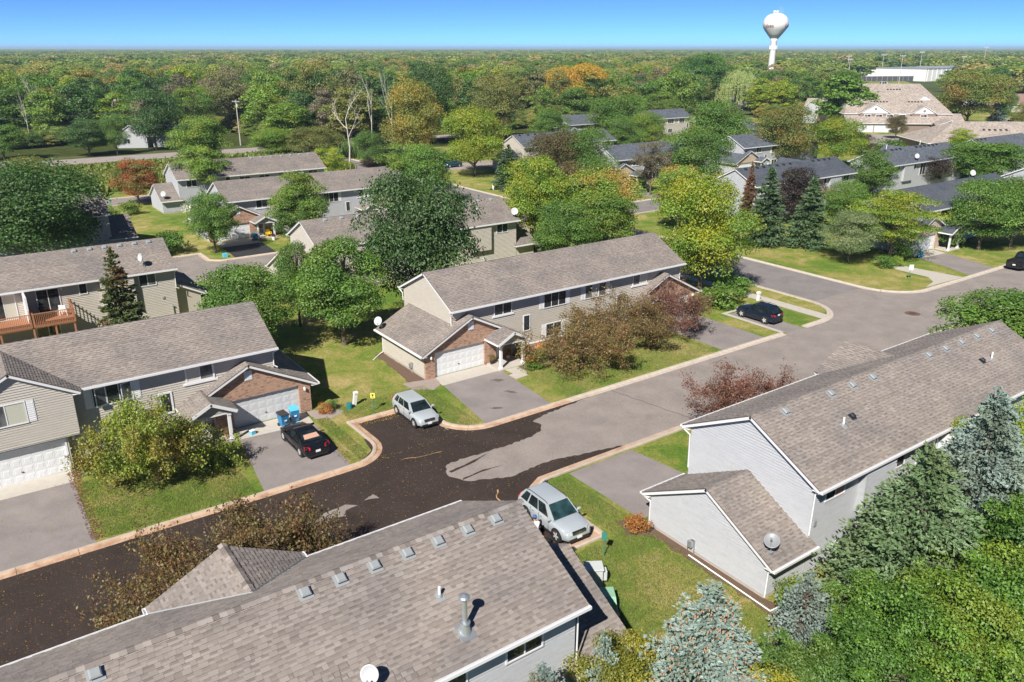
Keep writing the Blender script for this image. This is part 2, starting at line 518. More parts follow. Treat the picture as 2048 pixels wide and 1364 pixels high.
for k, (a, b, c, pt) in LEAF.items():
    up = 1.0 if k in ("flower", "whitebloom", "blue", "burning", "golden", "walnut", "purple") else 1.28
    a, b = [v * up for v in a], [v * up for v in b]
    leaf_mat("leaf_" + k, a, b, c, pt, ccut=0.5 if k in ("flower", "whitebloom", "autumn", "golden") else 0.57,
             scale=1.5 if k in ("flower", "whitebloom", "crab") else 0.4)


def forest_mat():
    m = leaf_mat("leaf_forest", (0.9, 0.9, 0.9), (1.6, 1.6, 1.5), None, 0)
    nt = m.node_tree
    oi = nd(nt, "ShaderNodeObjectInfo")
    r = ramp(nt, [(0.0, (0.075, 0.135, 0.03)), (0.18, (0.12, 0.2, 0.035)), (0.34, (0.17, 0.24, 0.045)), (0.5, (0.25, 0.28, 0.06)),
                  (0.62, (0.08, 0.14, 0.035)), (0.72, (0.28, 0.25, 0.08)), (0.8, (0.14, 0.2, 0.045)), (0.88, (0.26, 0.21, 0.13)),
                  (0.94, (0.26, 0.2, 0.045)), (1.0, (0.07, 0.12, 0.03))])
    nt.links.new(oi.outputs["Random"], r.inputs[0])
    for n in nt.nodes:
        if n.type in ('BSDF_DIFFUSE', 'BSDF_TRANSLUCENT'):
            l = n.inputs[0].links[0]
            src = l.from_socket
            nt.links.remove(l)
            nt.links.new(mix(nt, 1.0, src, r.outputs[0], 'MULTIPLY'), n.inputs[0])


forest_mat()
M = MATS

# ------------------------------------------------------------------ mesh helpers
def fastmesh(name, V, F, mats, tint=None, smooth=False, attr="tint", mi=None):
    """V (n,3), F (m,4) or (m,3) int arrays"""
    V = np.asarray(V, dtype=np.float32)
    F = np.asarray(F, dtype=np.int32)
    me = bpy.data.meshes.new(name)
    n, k = F.shape
    me.vertices.add(len(V))
    me.vertices.foreach_set("co", V.ravel())
    me.loops.add(n * k)
    me.loops.foreach_set("vertex_index", F.ravel())
    me.polygons.add(n)
    me.polygons.foreach_set("loop_start", np.arange(0, n * k, k, dtype=np.int32))
    me.polygons.foreach_set("use_smooth", np.full(n, bool(smooth)))
    for m in (mats if isinstance(mats, (list, tuple)) else [mats]):
        me.materials.append(M[m] if isinstance(m, str) else m)
    if mi is not None:
        me.polygons.foreach_set("material_index", np.asarray(mi, dtype=np.int32))
    if tint is not None:
        a = me.attributes.new(attr, 'FLOAT', 'FACE')
        a.data.foreach_set("value", np.asarray(tint, dtype=np.float32))
    me.update(calc_edges=True)
    return me


def put(name, me, parent=None, loc=None, rot=None, label=None, kind=None, category=None, group=None):
    o = bpy.data.objects.new(name, me)
    COL.objects.link(o)
    if parent is not None:
        o.parent = parent
    if loc is not None:
        o.location = loc
    if rot is not None:
        o.rotation_euler = rot
    if label:
        o["label"] = label
    if kind:
        o["kind"] = kind
    if category:
        o["category"] = category
    if group:
        o["group"] = group
    return o


def thing(name, label, category, loc=(0, 0, 0), rz=0.0, group=None):
    return put(name, None, None, loc, (0, 0, rz), label, None, category, group)


def wloc(parent):
    """world offset of an unrotated chain of parents"""
    v = Vector((0, 0, 0))
    while parent is not None:
        v += Vector(parent.location)
        parent = parent.parent
    return v


class MB:
    def __init__(s):
        s.v, s.f, s.m, s.t = [], [], [], []

    def add(s, vs, fs, m=0, t=0.0):
        b = len(s.v)
        s.v.extend([tuple(x) for x in vs])
        for f in fs:
            s.f.append(tuple(b + i for i in f))
            s.m.append(m)
            s.t.append(t)
        return s

    def box(s, x0, x1, y0, y1, z0, z1, m=0, t=0.0):
        vs = [(x0, y0, z0), (x1, y0, z0), (x1, y1, z0), (x0, y1, z0), (x0, y0, z1), (x1, y0, z1), (x1, y1, z1), (x0, y1, z1)]
        return s.add(vs, [(0, 3, 2, 1), (4, 5, 6, 7), (0, 1, 5, 4), (1, 2, 6, 5), (2, 3, 7, 6), (3, 0, 4, 7)], m, t)

    def obox(s, O, U, V, N, u0, u1, v0, v1, n0, n1, m=0, t=0.0):
        O, U, V, N = Vector(O), Vector(U), Vector(V), Vector(N)
        P = lambda a, b, c: O + U * a + V * b + N * c
        vs = [P(u0, v0, n0), P(u1, v0, n0), P(u1, v1, n0), P(u0, v1, n0), P(u0, v0, n1), P(u1, v0, n1), P(u1, v1, n1), P(u0, v1, n1)]
        return s.add(vs, [(0, 3, 2, 1), (4, 5, 6, 7), (0, 1, 5, 4), (1, 2, 6, 5), (2, 3, 7, 6), (3, 0, 4, 7)], m, t)

    def prism(s, pts, d, m=0):
        """polygon pts (3D, ccw from outside) extruded by vector d"""
        n = len(pts)
        d = Vector(d)
        vs = [Vector(p) for p in pts] + [Vector(p) + d for p in pts]
        fs = [tuple(range(n)), tuple(range(2 * n - 1, n - 1, -1))]
        for i in range(n):
            j = (i + 1) % n
            fs.append((i, i + n, j + n, j))
        return s.add(vs, fs, m)

    def tube(s, pts, r, seg=8, m=0, cap=True):
        rs = r if isinstance(r, (list, tuple)) else [r] * len(pts)
        pts = [Vector(p) for p in pts]
        b = len(s.v)
        up = None
        for i, p in enumerate(pts):
            if i == 0:
                d = pts[1] - p
            elif i == len(pts) - 1:
                d = p - pts[i - 1]
            else:
                d = (pts[i + 1] - p).normalized() + (p - pts[i - 1]).normalized()
            d.normalize()
            if up is None or abs(up.dot(d)) > 0.95:
                up = Vector((0, 0, 1)) if abs(d.z) < 0.9 else Vector((1, 0, 0))
            a = d.cross(up).normalized()
            c = a.cross(d)
            up = c
            for k in range(seg):
                w = 2 * pi * k / seg
                s.v.append(tuple(p + a * (cos(w) * rs[i]) + c * (sin(w) * rs[i])))
        for i in range(len(pts) - 1):
            for k in range(seg):
                j = (k + 1) % seg
                s.f.append((b + i * seg + k, b + i * seg + j, b + (i + 1) * seg + j, b + (i + 1) * seg + k))
                s.m.append(m)
                s.t.append(0)
        if cap:
            s.f.append(tuple(b + k for k in range(seg - 1, -1, -1)))
            s.f.append(tuple(b + (len(pts) - 1) * seg + k for k in range(seg)))
            s.m += [m, m]
            s.t += [0, 0]
        return s

    def lathe(s, c, prof, seg=16, m=0, axis='z'):
        b = len(s.v)
        for r, z in prof:
            for k in range(seg):
                w = 2 * pi * k / seg
                p = (r * cos(w), r * sin(w), z)
                if axis == 'y':
                    p = (r * cos(w), z, r * sin(w))
                elif axis == 'x':
                    p = (z, r * cos(w), r * sin(w))
                s.v.append((c[0] + p[0], c[1] + p[1], c[2] + p[2]))
        for i in range(len(prof) - 1):
            for k in range(seg):
                j = (k + 1) % seg
                s.f.append((b + i * seg + k, b + i * seg + j, b + (i + 1) * seg + j, b + (i + 1) * seg + k))
                s.m.append(m)
                s.t.append(0)
        for i, rev in ((0, True), (len(prof) - 1, False)):
            if prof[i][0] > 1e-4:
                f = [b + i * seg + k for k in range(seg)]
                s.f.append(tuple(f[::-1] if rev else f))
                s.m.append(m)
                s.t.append(0)
        return s

    def build(s, name, mats, parent=None, local=False, smooth=False, label=None, kind=None, category=None, group=None, attr=None, loc=None):
        """verts are world coordinates unless local; the parent's offset is taken off"""
        me = bpy.data.meshes.new(name)
        off = Vector((0, 0, 0)) if local else (wloc(parent) if parent is not None else Vector((0, 0, 0)))
        if loc is not None:
            off = off + Vector(loc) if local is False and parent is None else off
        me.from_pydata([(x - off.x, y - off.y, z - off.z) for x, y, z in s.v], [], s.f)
        for m in (mats if isinstance(mats, (list, tuple)) else [mats]):
            me.materials.append(M[m])
        me.polygons.foreach_set("material_index", s.m)
        if smooth:
            me.polygons.foreach_set("use_smooth", [True] * len(s.f))
        if attr:
            a = me.attributes.new(attr, 'FLOAT', 'FACE')
            a.data.foreach_set("value", s.t)
        me.update()
        return put(name, me, parent, loc, None, label, kind, category, group)


def interval(poly, t):
    xs = []
    n = len(poly)
    for i in range(n):
        (a, b), (c, d) = poly[i], poly[(i + 1) % n]
        if abs(b - d) < 1e-9:
            if abs(b - t) < 1e-6:
                xs += [a, c]
            continue
        if min(b, d) - 1e-7 <= t <= max(b, d) + 1e-7:
            xs.append(a + (c - a) * (t - b) / (d - b))
    return (min(xs), max(xs)) if xs else None


_tab = {}


def shingles(parent, name, O, U, V, poly, mat, expo=0.19, tabw=0.25, raise_=0.018, near=None):
    """courses of laminated tabs over a roof plane: U along the eave, V up the slope"""
    O, U, V = np.array(O, float), np.array(U, float), np.array(V, float)
    N = np.cross(U, V)
    flip = N[2] < 0
    if flip:
        N = -N
    t0, t1 = min(p[1] for p in poly), max(p[1] for p in poly)
    VV, FF, TT = [], [], []
    r = np.random.default_rng(int(abs(O.sum() * 100)) + 3)
    nc = int(math.ceil((t1 - t0) / expo - 1e-6))
    pieces = []
    for c in range(nc):
        a, b = t0 + c * expo, min(t1, t0 + (c + 1) * expo)
        ia, ib = interval(poly, a + 1e-4), interval(poly, b - 1e-4)
        if ia is None or ib is None:
            continue
        s0, s1 = min(ia[0], ib[0]), max(ia[1], ib[1])
        s = s0 - r.random() * tabw
        cb = r.random() * 0.16 - 0.08
        tall = r.random() < 0.5
        while s < s1:
            w = tabw * (0.55 + 0.9 * r.random())
            e = s + w
            tall = not tall
            pa0, pa1 = min(max(s, ia[0]), ia[1]), min(max(e, ia[0]), ia[1])
            pb0, pb1 = min(max(s, ib[0]), ib[1]), min(max(e, ib[0]), ib[1])
            if pa1 - pa0 > 0.01 or pb1 - pb0 > 0.01:
                h = raise_ + (0.011 if tall else 0.0) + r.random() * 0.003
                tt = 0.58 + cb + (r.random() - 0.5) * 0.4
                pieces.append((pa0, pa1, pb0, pb1, a, b, h, min(1, max(0, tt))))
            s = e
    off = np.array(wloc(parent))
    if near:                                   # the tabs that show largest are parts of their own
        cp = np.array(near[1])
        rect = [p for p in pieces if abs(p[0] - p[2]) < 1e-6 and abs(p[1] - p[3]) < 1e-6 and p[1] - p[0] > 0.12]
        rect.sort(key=lambda p: np.linalg.norm(O + U * (p[0] + p[1]) / 2 + V * p[4] - cp))
        sel = rect[:near[0]]
        ids = set(map(id, sel))
        pieces = [p for p in pieces if id(p) not in ids]
        for p in sel:
            q = int(min(5, p[7] * 6))
            wq = round((p[1] - p[0]) / .05) * .05
            key = (mat, q, p[6] > raise_ + 0.008, wq)
            if key not in _tab:
                hh = raise_ + (0.012 if key[2] else 0.001)
                l = expo + .02
                _tab[key] = fastmesh("shingle", [(0, 0, hh), (wq, 0, hh), (wq, l, .004), (0, l, .004), (0, 0, 0), (wq, 0, 0), (0, l, 0), (wq, l, 0), (0, l * .48, hh * .55 + .002), (wq, l * .48, hh * .55 + .002)],
                                     [(0, 1, 9, 8), (8, 9, 2, 3), (4, 5, 1, 0), (5, 7, 2, 1), (6, 4, 0, 3)], mat, [(q + .5) / 6, (q + .5) / 6 if key[2] else .2 + .03 * q, .1, 0, 0])
            o = put("shingle", _tab[key], parent)
            P0 = O + U * p[0] + V * p[4] - off
            mt = Matrix.Identity(4)
            for i in range(3):
                mt[i][0], mt[i][1], mt[i][2], mt[i][3] = U[i], V[i], N[i], P0[i]
            o.matrix_local = mt
    for (pa0, pa1, pb0, pb1, a, b, h, tt) in pieces:
        k = len(VV)
        ov = 0.02
        low = h < raise_ + 0.008
        f = 0.52
        m0, m1, hm = pa0 + (pb0 - pa0) * f, pa1 + (pb1 - pa1) * f, h + (0.004 - h) * f
        q = [O + U * pa0 + V * (a - 0.004) + N * h, O + U * pa1 + V * (a - 0.004) + N * h, O + U * m1 + V * (a + (b - a) * f) + N * hm, O + U * m0 + V * (a + (b - a) * f) + N * hm,
             O + U * pb1 + V * (b + ov) + N * 0.004, O + U * pb0 + V * (b + ov) + N * 0.004, O + U * pa0 + V * (a - 0.004), O + U * pa1 + V * (a - 0.004)]
        VV += q
        FF += [(k, k + 1, k + 2, k + 3), (k + 3, k + 2, k + 4, k + 5), (k + 6, k + 7, k + 1, k)]
        TT += [tt, (0.16 + .3 * r.random() if low else tt - .03), 0.1]
    if not VV:
        return None
    FF = np.array(FF)
    if flip:
        FF = FF[:, ::-1]
    me = fastmesh(name, np.array(VV) - off, FF, mat, TT)
    o = put(name, me, parent)
    o["kind"] = "stuff"
    return o, pieces


def lap_siding(parent, name, O, U, N, poly, mat, expo=0.16, lip=0.044, kind=True):
    """lap boards: U along the wall, z up, N outward; poly in (s, z) with z absolute above O"""
    O, U, N = np.array(O, float), np.array(U, float), np.array(N, float)
    Z = np.array([0, 0, 1.0])
    z0, z1 = min(p[1] for p in poly), max(p[1] for p in poly)
    VV, FF = [], []
    n = max(1, int(math.ceil((z1 - z0) / expo - 1e-6)))
    for c in range(n):
        a, b = z0 + c * expo, min(z1, z0 + (c + 1) * expo)
        ia, ib = interval(poly, a + 1e-4), interval(poly, b - 1e-4)
        if ia is None or ib is None:
            continue
        k = len(VV)
        VV += [O + U * ia[0] + Z * a + N * lip, O + U * ia[1] + Z * a + N * lip, O + U * ib[1] + Z * b + N * 0.001, O + U * ib[0] + Z * b + N * 0.001,
               O + U * ia[0] + Z * a, O + U * ia[1] + Z * a]
        FF += [(k, k + 1, k + 2, k + 3), (k + 4, k + 5, k + 1, k)]
    FF = np.array(FF)
    if np.dot(np.cross(U, Z), N) < 0:
        FF = FF[:, ::-1]
    me = fastmesh(name, np.array(VV) - np.array(wloc(parent)), FF, mat)
    o = put(name, me, parent)
    if kind:
        o["kind"] = "stuff"
    return o


def sheet(name, pts, z, mat, parent=None, kind="structure", **k):
    me = bpy.data.meshes.new(name)
    me.from_pydata([(x, y, z) for x, y in pts], [], [tuple(range(len(pts)))])
    me.materials.append(M[mat])
    me.update()
    if me.polygons[0].normal.z < 0:
        me.flip_normals()
    return put(name, me, parent, kind=kind, **k)


def arc(cx, cy, r, a0, a1, n=8):
    return [(cx + r * cos(radians(a0 + (a1 - a0) * i / n)), cy + r * sin(radians(a0 + (a1 - a0) * i / n))) for i in range(n + 1)]


def rag(pts, step=0.5, amp=0.12, seed=1, closed=True):
    """ragged outline through pts"""
    r = random.Random(seed)
    out = []
    n = len(pts)
    for i in range(n if closed else n - 1):
        a, b = pts[i], pts[(i + 1) % n]
        L = hypot(b[0] - a[0], b[1] - a[1])
        k = max(1, int(L / step))
        for j in range(k):
            t = j / k
            nx, ny = -(b[1] - a[1]) / L, (b[0] - a[0]) / L
            d = (r.random() - 0.5) * 2 * amp if j or amp < 0.3 else 0
            out.append((a[0] + (b[0] - a[0]) * t + nx * d, a[1] + (b[1] - a[1]) * t + ny * d))
    if not closed:
        out.append(pts[-1])
    return out


# ------------------------------------------------------------------ house pieces
def window(h, O, U, N, w, ht, panes=2, shutters=0.0, mats=None, trim=0.07, head=False, open_=False):
    """O: lower left of the glazed opening on the wall plane"""
    O, U, N = Vector(O), Vector(U), Vector(N)
    Z = Vector((0, 0, 1))
    m = MB()
    f, d = trim, 0.09
    m.obox(O, U, Z, N, -f, w + f, -f, 0, -0.05, d)
    m.obox(O, U, Z, N, -f, w + f, ht, ht + f, -0.05, d)
    m.obox(O, U, Z, N, -f, 0, 0, ht, -0.05, d - 0.002)
    m.obox(O, U, Z, N, w, w + f, 0, ht, -0.05, d - 0.002)
    for i in range(1, panes):
        x = w * i / panes
        m.obox(O, U, Z, N, x - 0.03, x + 0.03, 0, ht, -0.03, d - 0.012)
    if head:
        m.obox(O, U, Z, N, -f - 0.18, w + f + 0.18, -f - 0.14, -f, -0.02, d + 0.015)
    win = m.build("window", "trim_white", h)
    for i in range(panes):
        x0, x1 = w * i / panes, w * (i + 1) / panes
        mt = (mats[i] if mats else "window_glass")
        mb = MB()
        mb.obox(O, U, Z, N, x0 + 0.01, x1 - 0.01, 0.005, ht - 0.005, 0.02, 0.056)
        mb.build("pane", mt, win)
    if shutters:
        for x in (-f - shutters - 0.02, w + f + 0.02):
            mb = MB()
            mb.obox(O, U, Z, N, x, x + shutters, -0.06, ht + 0.06, 0, 0.06)
            for j in range(9):
                z = 0.04 + (ht - 0.1) * j / 9
                mb.obox(O, U, Z, N, x + 0.05, x + shutters - 0.05, z, z + 0.05, 0.058, 0.072)
            mb.build("shutter", "trim_white", h)
    return win


_panel_me = {}


def garage_door(h, O, U, N, w, ht, cols=8, rows=4, mat="door_white"):
    O, U, N = Vector(O), Vector(U), Vector(N)
    Z = Vector((0, 0, 1))
    m = MB()
    for r in range(rows):
        m.obox(O, U, Z, N, 0, w, r * ht / rows + 0.006, (r + 1) * ht / rows - 0.004, -0.05, 0)
    m.obox(O, U, Z, N, 0, w, 0, ht, -0.06, -0.012)
    d = m.build("garage_door", mat, h)
    pw, ph = w / cols - 0.16, ht / rows - 0.17
    key = (round(pw, 3), round(ph, 3), mat, tuple(U), tuple(N))
    if key not in _panel_me:
        b = MB()
        P = lambda a, c, n: U * a + Z * c + N * n
        vs = [P(0, 0, 0), P(pw, 0, 0), P(pw, ph, 0), P(0, ph, 0), P(.03, .025, -.011), P(pw - .03, .025, -.011), P(pw - .03, ph - .025, -.011), P(.03, ph - .025, -.011),
              P(.07, .055, .002), P(pw - .07, .055, .002), P(pw - .07, ph - .055, .002), P(.07, ph - .055, .002)]
        vs = [v + N * 0.012 for v in vs]
        o4 = [P(-.012, -.012, 0), P(pw + .012, -.012, 0), P(pw + .012, ph + .012, 0), P(-.012, ph + .012, 0)]
        b.add(list(o4) + vs, [(0, 1, 5, 4), (1, 2, 6, 5), (2, 3, 7, 6), (3, 0, 4, 7), (4, 5, 9, 8), (5, 6, 10, 9), (6, 7, 11, 10), (7, 4, 8, 11),
                              (8, 9, 13, 12), (9, 10, 14, 13), (10, 11, 15, 14), (11, 8, 12, 15), (12, 13, 14, 15)])
        me = bpy.data.meshes.new("panel")
        me.from_pydata([tuple(v) for v in b.v], [], b.f)
        me.materials.append(M[mat])
        _panel_me[key] = me
    off = wloc(d)
    for r in range(rows):
        for c in range(cols):
            p = O + U * (c * w / cols + 0.08) + Z * (r * ht / rows + 0.085)
            put("panel", _panel_me[key], d, tuple(p - off))
    hd = MB()
    hd.obox(O, U, Z, N, w * 0.47, w * 0.47 + 0.12, ht * 0.3, ht * 0.3 + 0.05, 0, 0.05)
    hd.build("handle", "black_plastic", d)
    # white jambs and head
    j = MB()
    j.obox(O, U, Z, N, -0.12, -0.004, 0, ht + 0.12, -0.02, 0.17)
    j.obox(O, U, Z, N, w + 0.004, w + 0.12, 0, ht + 0.12, -0.02, 0.17)
    j.obox(O, U, Z, N, -0.004, w + 0.004, ht + 0.005, ht + 0.12, -0.02, 0.168)
    j.build("door_casing", "trim_white", h)
    return d


def downspout(h, pts, r=0.045):
    m = MB()
    m.tube(pts, r, 4)
    m.build("downspout", "trim_white", h)


def gable(h, X0, X1, Y0, Y1, ze, zr, ax='x', sid="siding_tan", roof="shingle_brown", zb=0.0, oe=0.5, og=0.3, shingle=True,
          walls="flbr", rake=(True, True), trimw=0.16, lap=True, gutters=(True, True), expo=0.19, wall_t=None, near=None, wog=None):
    """gabled block. ax: ridge direction. X0..Y1 are the ROOF edges; walls sit oe (eaves) / og (rakes) inside.
    walls: f = low-Y side, b = high-Y side, l = low-X side, r = high-X side"""
    if ax == 'x':
        P = lambda s, t, z: Vector((s, t, z))
        S0, S1, T0, T1 = X0, X1, Y0, Y1
        US, UT = Vector((1, 0, 0)), Vector((0, 1, 0))
        names = {'t0': 'f', 't1': 'b', 's0': 'l', 's1': 'r'}
    else:
        P = lambda s, t, z: Vector((t, s, z))
        S0, S1, T0, T1 = Y0, Y1, X0, X1
        US, UT = Vector((0, 1, 0)), Vector((1, 0, 0))
        names = {'t0': 'l', 't1': 'r', 's0': 'f', 's1': 'b'}
    Tm = (T0 + T1) / 2
    half = (T1 - T0) / 2
    k = (zr - ze) / half
    L = sqrt(half * half + (zr - ze) ** 2)
    wog = wog or (og, og)
    ws0, ws1, wt0, wt1 = S0 + wog[0], S1 - wog[1], T0 + oe, T1 - oe
    if wall_t:
        wt0, wt1 = wall_t
    zwa, zwb = ze + k * (wt0 - T0) - 0.12, ze + k * (T1 - wt1) - 0.12     # wall tops under the slopes
    zp = zr - 0.1 - 0.02
    # wall core
    core = MB()
    pts = [P(ws0, wt0, zb), P(ws0, wt1, zb), P(ws0, wt1, zwb), P(ws0, Tm, zp), P(ws0, wt0, zwa)]
    n = len(pts)
    vs = pts + [p + US * (ws1 - ws0) for p in pts]
    fs = [tuple(range(n)), tuple(range(2 * n - 1, n - 1, -1))] + [(i, i + n, (i + 1) % n + n, (i + 1) % n) for i in range(n)]
    core.add(vs, fs)
    core.build("wall", sid if not lap else sid, h)
    if lap:
        Zt = ze - 0.02
        for side in walls:
            key = [a for a, b in names.items() if b == side][0]
            zl = zb + (0.0 if zb > 0.2 else 0.22)
            if key == 't0':
                lap_siding(h, "siding", P(ws0, wt0, 0), US, -UT, [(0, zl), (ws1 - ws0, zl), (ws1 - ws0, Zt), (0, Zt)], sid)
            elif key == 't1':
                lap_siding(h, "siding", P(ws0, wt1, 0), US, UT, [(0, zl), (ws1 - ws0, zl), (ws1 - ws0, Zt), (0, Zt)], sid)
            else:
                w = wt1 - wt0
                poly = [(0, zl), (w, zl), (w, zwb), (Tm - wt0, zp), (0, zwa)]
                s = ws0 if key == 's0' else ws1
                lap_siding(h, "siding", P(s, wt0, 0), UT, -US if key == 's0' else US, poly, sid)
        for s in (ws0, ws1):
            for t in (wt0, wt1):
                cb = MB()
                a, b = P(s - .03, t - .03, 0), P(s + .03, t + .03, 0)
                cb.box(min(a.x, b.x), max(a.x, b.x), min(a.y, b.y), max(a.y, b.y), zb + 0.1, ze - 0.03)
                cb.build("corner_trim", sid, h)
    if zb <= 0.2 and lap:
        f = MB()
        a, b = P(ws0 + .01, wt0 + .01, 0), P(ws1 - .01, wt1 - .01, 0)
        f.box(min(a.x, b.x) - 0.02, max(a.x, b.x) + 0.02, min(a.y, b.y) - 0.02, max(a.y, b.y) + 0.02, -0.1, 0.21)
        f.build("foundation", "foundation", h)
    # roof: two slabs with shingles
    th = 0.045
    for sgn, Te in ((1, T0), (-1, T1)):
        Vd = (UT * sgn * half + Vector((0, 0, zr - ze))) / L
        Nn = Vector((0, 0, 1)) * (half / L) - UT * sgn * ((zr - ze) / L)
        O = P(S0, Te, ze)
        m = MB()
        m.obox(O, US, Vd, Nn, 0, S1 - S0, 0, L, -th, 0.0)
        rf = m.build("roof", [roof if shingle else roof + "_far"], h)
        if shingle:
            shingles(h, "shingles", O, US, Vd, [(0, 0), (S1 - S0, 0), (S1 - S0, L), (0, L)], roof, expo=expo, near=near if sgn == 1 else None)
        # fascia + gutter
        if gutters[0 if sgn == 1 else 1]:
            g = MB()
            q = P(S0, Te, ze)
            g.obox(q, US, Vector((0, 0, 1)), UT * -sgn, 0, S1 - S0, -0.15, 0.015, 0.0, 0.02)
            g.obox(q, US, Vector((0, 0, 1)), UT * -sgn, 0, S1 - S0, -0.13, -0.11, 0.02, 0.12)
            g.obox(q, US, Vector((0, 0, 1)), UT * -sgn, 0, S1 - S0, -0.13, 0.0, 0.12, 0.14)
            g.obox(q, US, Vector((0, 0, 1)), UT * -sgn, -0.02, 0.0, -0.13, 0.0, 0.0, 0.14)
            g.obox(q, US, Vector((0, 0, 1)), UT * -sgn, S1 - S0, S1 - S0 + .02, -0.13, 0.0, 0.0, 0.14)
            g.build("gutter", "trim_white", h)
        # soffit
        so = MB()
        so.obox(P(S0 + .02, Te, ze - 0.14), US, UT * sgn, Vector((0, 0, 1)), 0, S1 - S0 - .04, 0.02, oe - 0.02, -0.02, 0)
        so.build("soffit", "soffit_white", h)
        # rake boards
        for i, s in enumerate((S0, S1)):
            if rake[i]:
                r = MB()
                out = -1 if i == 0 else 1
                r.obox(P(s, Te, ze), US * out, Vd, Nn, -0.04, -0.004, -0.02, L, -th - trimw * .95, -th + .004)
                r.build("rake_board", "trim_white", h)
                if og > 0.15:
                    r = MB()
                    r.obox(P(s, Te, ze), US * -out, Vd, Nn, 0.042, og, 0.02, L - 0.02, -th - 0.07, -th - 0.02)
                    r.build("rake_soffit", "soffit_white", h)
    return dict(ws=(ws0, ws1), wt=(wt0, wt1), k=k, L=L, ze=ze, zr=zr, Tm=Tm)


_vent = {}


def roof_vent(h, x, y, z, slope, mat="vent_grey", size=0.36, facing=-1):
    """square sheet-metal hood vent on a slope facing -Y (facing=-1)"""
    key = (mat, size, round(slope, 2), facing)
    if key not in _vent:
        a = atan2(slope, 1)
        m = MB()
        s = size / 2
        m.box(-s - .08, s + .08, -s - .1, s + .06, 0.02, 0.035)
        m.box(-s * .8, s * .8, -s * .8, s * .8, 0.03, 0.1)
        vs = [(-s, -s, .1), (s, -s, .1), (s, s, .1), (-s, s, .1), (-s, -s, .15), (s, -s, .15), (s, s, .15), (-s, s, .15),
              (-s * .75, -s * .75, .19), (s * .75, -s * .75, .19), (s * .75, s * .75, .19), (-s * .75, s * .75, .19)]
        m.add(vs, [(0, 3, 2, 1), (0, 1, 5, 4), (1, 2, 6, 5), (2, 3, 7, 6), (3, 0, 4, 7), (4, 5, 9, 8), (5, 6, 10, 9), (6, 7, 11, 10), (7, 4, 8, 11), (8, 9, 10, 11)])
        R = Matrix.Rotation(a if facing == -1 else -a, 3, 'X')
        me = bpy.data.meshes.new("roof_vent")
        me.from_pydata([tuple(R @ Vector(v)) for v in m.v], [], m.f)
        me.materials.append(M[mat])
        _vent[key] = me
    put("roof_vent", _vent[key], h, tuple(Vector((x, y, z)) - wloc(h)))


def vent_pipe(h, x, y, z, ht=0.45, mat="pvc_white", slope=0.5):
    m = MB()
    m.tube([(x, y, z - 0.1), (x, y, z + ht)], 0.055, 10)
    m.build("vent_pipe", mat, h, smooth=False)
    f = MB()
    f.obox((x, y, z), (1, 0, 0), Vector((0, 1, slope)).normalized(), Vector((0, -slope, 1)).normalized(), -.16, .16, -.22, .16, .02, .035)
    f.lathe((x, y, z + 0.02), [(0.11, 0), (0.07, 0.1)], 10)
    f.build("flashing", "vent_grey", h)


def sat_dish(h, foot, aim, r=0.42, mast=0.6, mat="dish_grey", lean=(0, 0)):
    """foot on roof or wall, aim: unit vector the dish faces"""
    F = Vector(foot)
    A = Vector(aim).normalized()
    top = F + Vector((lean[0], lean[1], mast))
    off = wloc(h)
    e = put("satellite_dish", None, h, tuple(F - off))
    m = MB()
    m.tube([F, F + Vector((0, 0, mast * 0.3)), top], 0.025, 6)
    m.tube([F + Vector((0.25, 0.05, 0)), F + Vector((0, 0, mast * 0.55))], 0.012, 5)
    m.tube([F + Vector((-0.2, 0.22, 0.1)), F + Vector((0, 0, mast * 0.55))], 0.012, 5)
    m.box(F.x - .14, F.x + .14, F.y - .09, F.y + .09, F.z - .05, F.z + .02)
    m.build("mast", "metal_galv", e)
    side = A.cross(Vector((0, 0, 1))).normalized()
    up = side.cross(A)
    C = top + A * 0.12
    vs, fs = [], []
    R, K = 6, 28
    for back in (0, 1):
        for i in range(R + 1):
            q = r * i / R
            dp = 0.28 * r * (q / r) ** 2 - (0.018 if back else 0)
            for j in range(K):
                w = 2 * pi * j / K
                vs.append(C + side * (q * cos(w)) + up * (q * 1.08 * sin(w)) + A * dp)
    for back in (0, 1):
        b = back * (R + 1) * K
        for i in range(R):
            for j in range(K):
                f = (b + i * K + j, b + i * K + (j + 1) % K, b + (i + 1) * K + (j + 1) % K, b + (i + 1) * K + j)
                fs.append(f[::-1] if back else f)
    b = R * K
    c = (R + 1) * K + R * K
    for j in range(K):
        fs.append((b + j, b + (j + 1) % K, c + (j + 1) % K, c + j))
    d = MB()
    d.add(vs, fs)
    d.build("reflector", mat, e, smooth=True)
    a = MB()
    f2 = C + A * (r * 1.25) - up * (r * 0.35)
    a.tube([C - up * r * 0.95, f2 - up * 0.05], 0.016, 5)
    a.tube([f2 - A * .05, f2 + A * 0.08], 0.05, 8)
    a.tube([top, C], 0.04, 6)
    a.build("feed_arm", "metal_galv", e)
    return e


def utility_meter(h, x, y, N, name="gas_meter", z=0.0, mat="metal_galv"):
    m = MB()
    N = Vector(N)
    U = Vector((-N.y, N.x, 0))
    c = Vector((x, y, z)) + N * 0.14
    m.obox(c, U, Vector((0, 0, 1)), N, -.13, .13, .45, .8, -.1, .12)
    m.tube([c + U * .25 + Vector((0, 0, 0)), c + U * .25 + Vector((0, 0, .95)), c + U * .05 + Vector((0, 0, .95)), c + U * .05 + Vector((0, 0, .78))], 0.022, 6)
    m.tube([c - U * .2 + Vector((0, 0, .1)), c - U * .2 + Vector((0, 0, .6)), c - U * .1 + Vector((0, 0, .6))], 0.022, 6)
    m.build(name, mat, h)


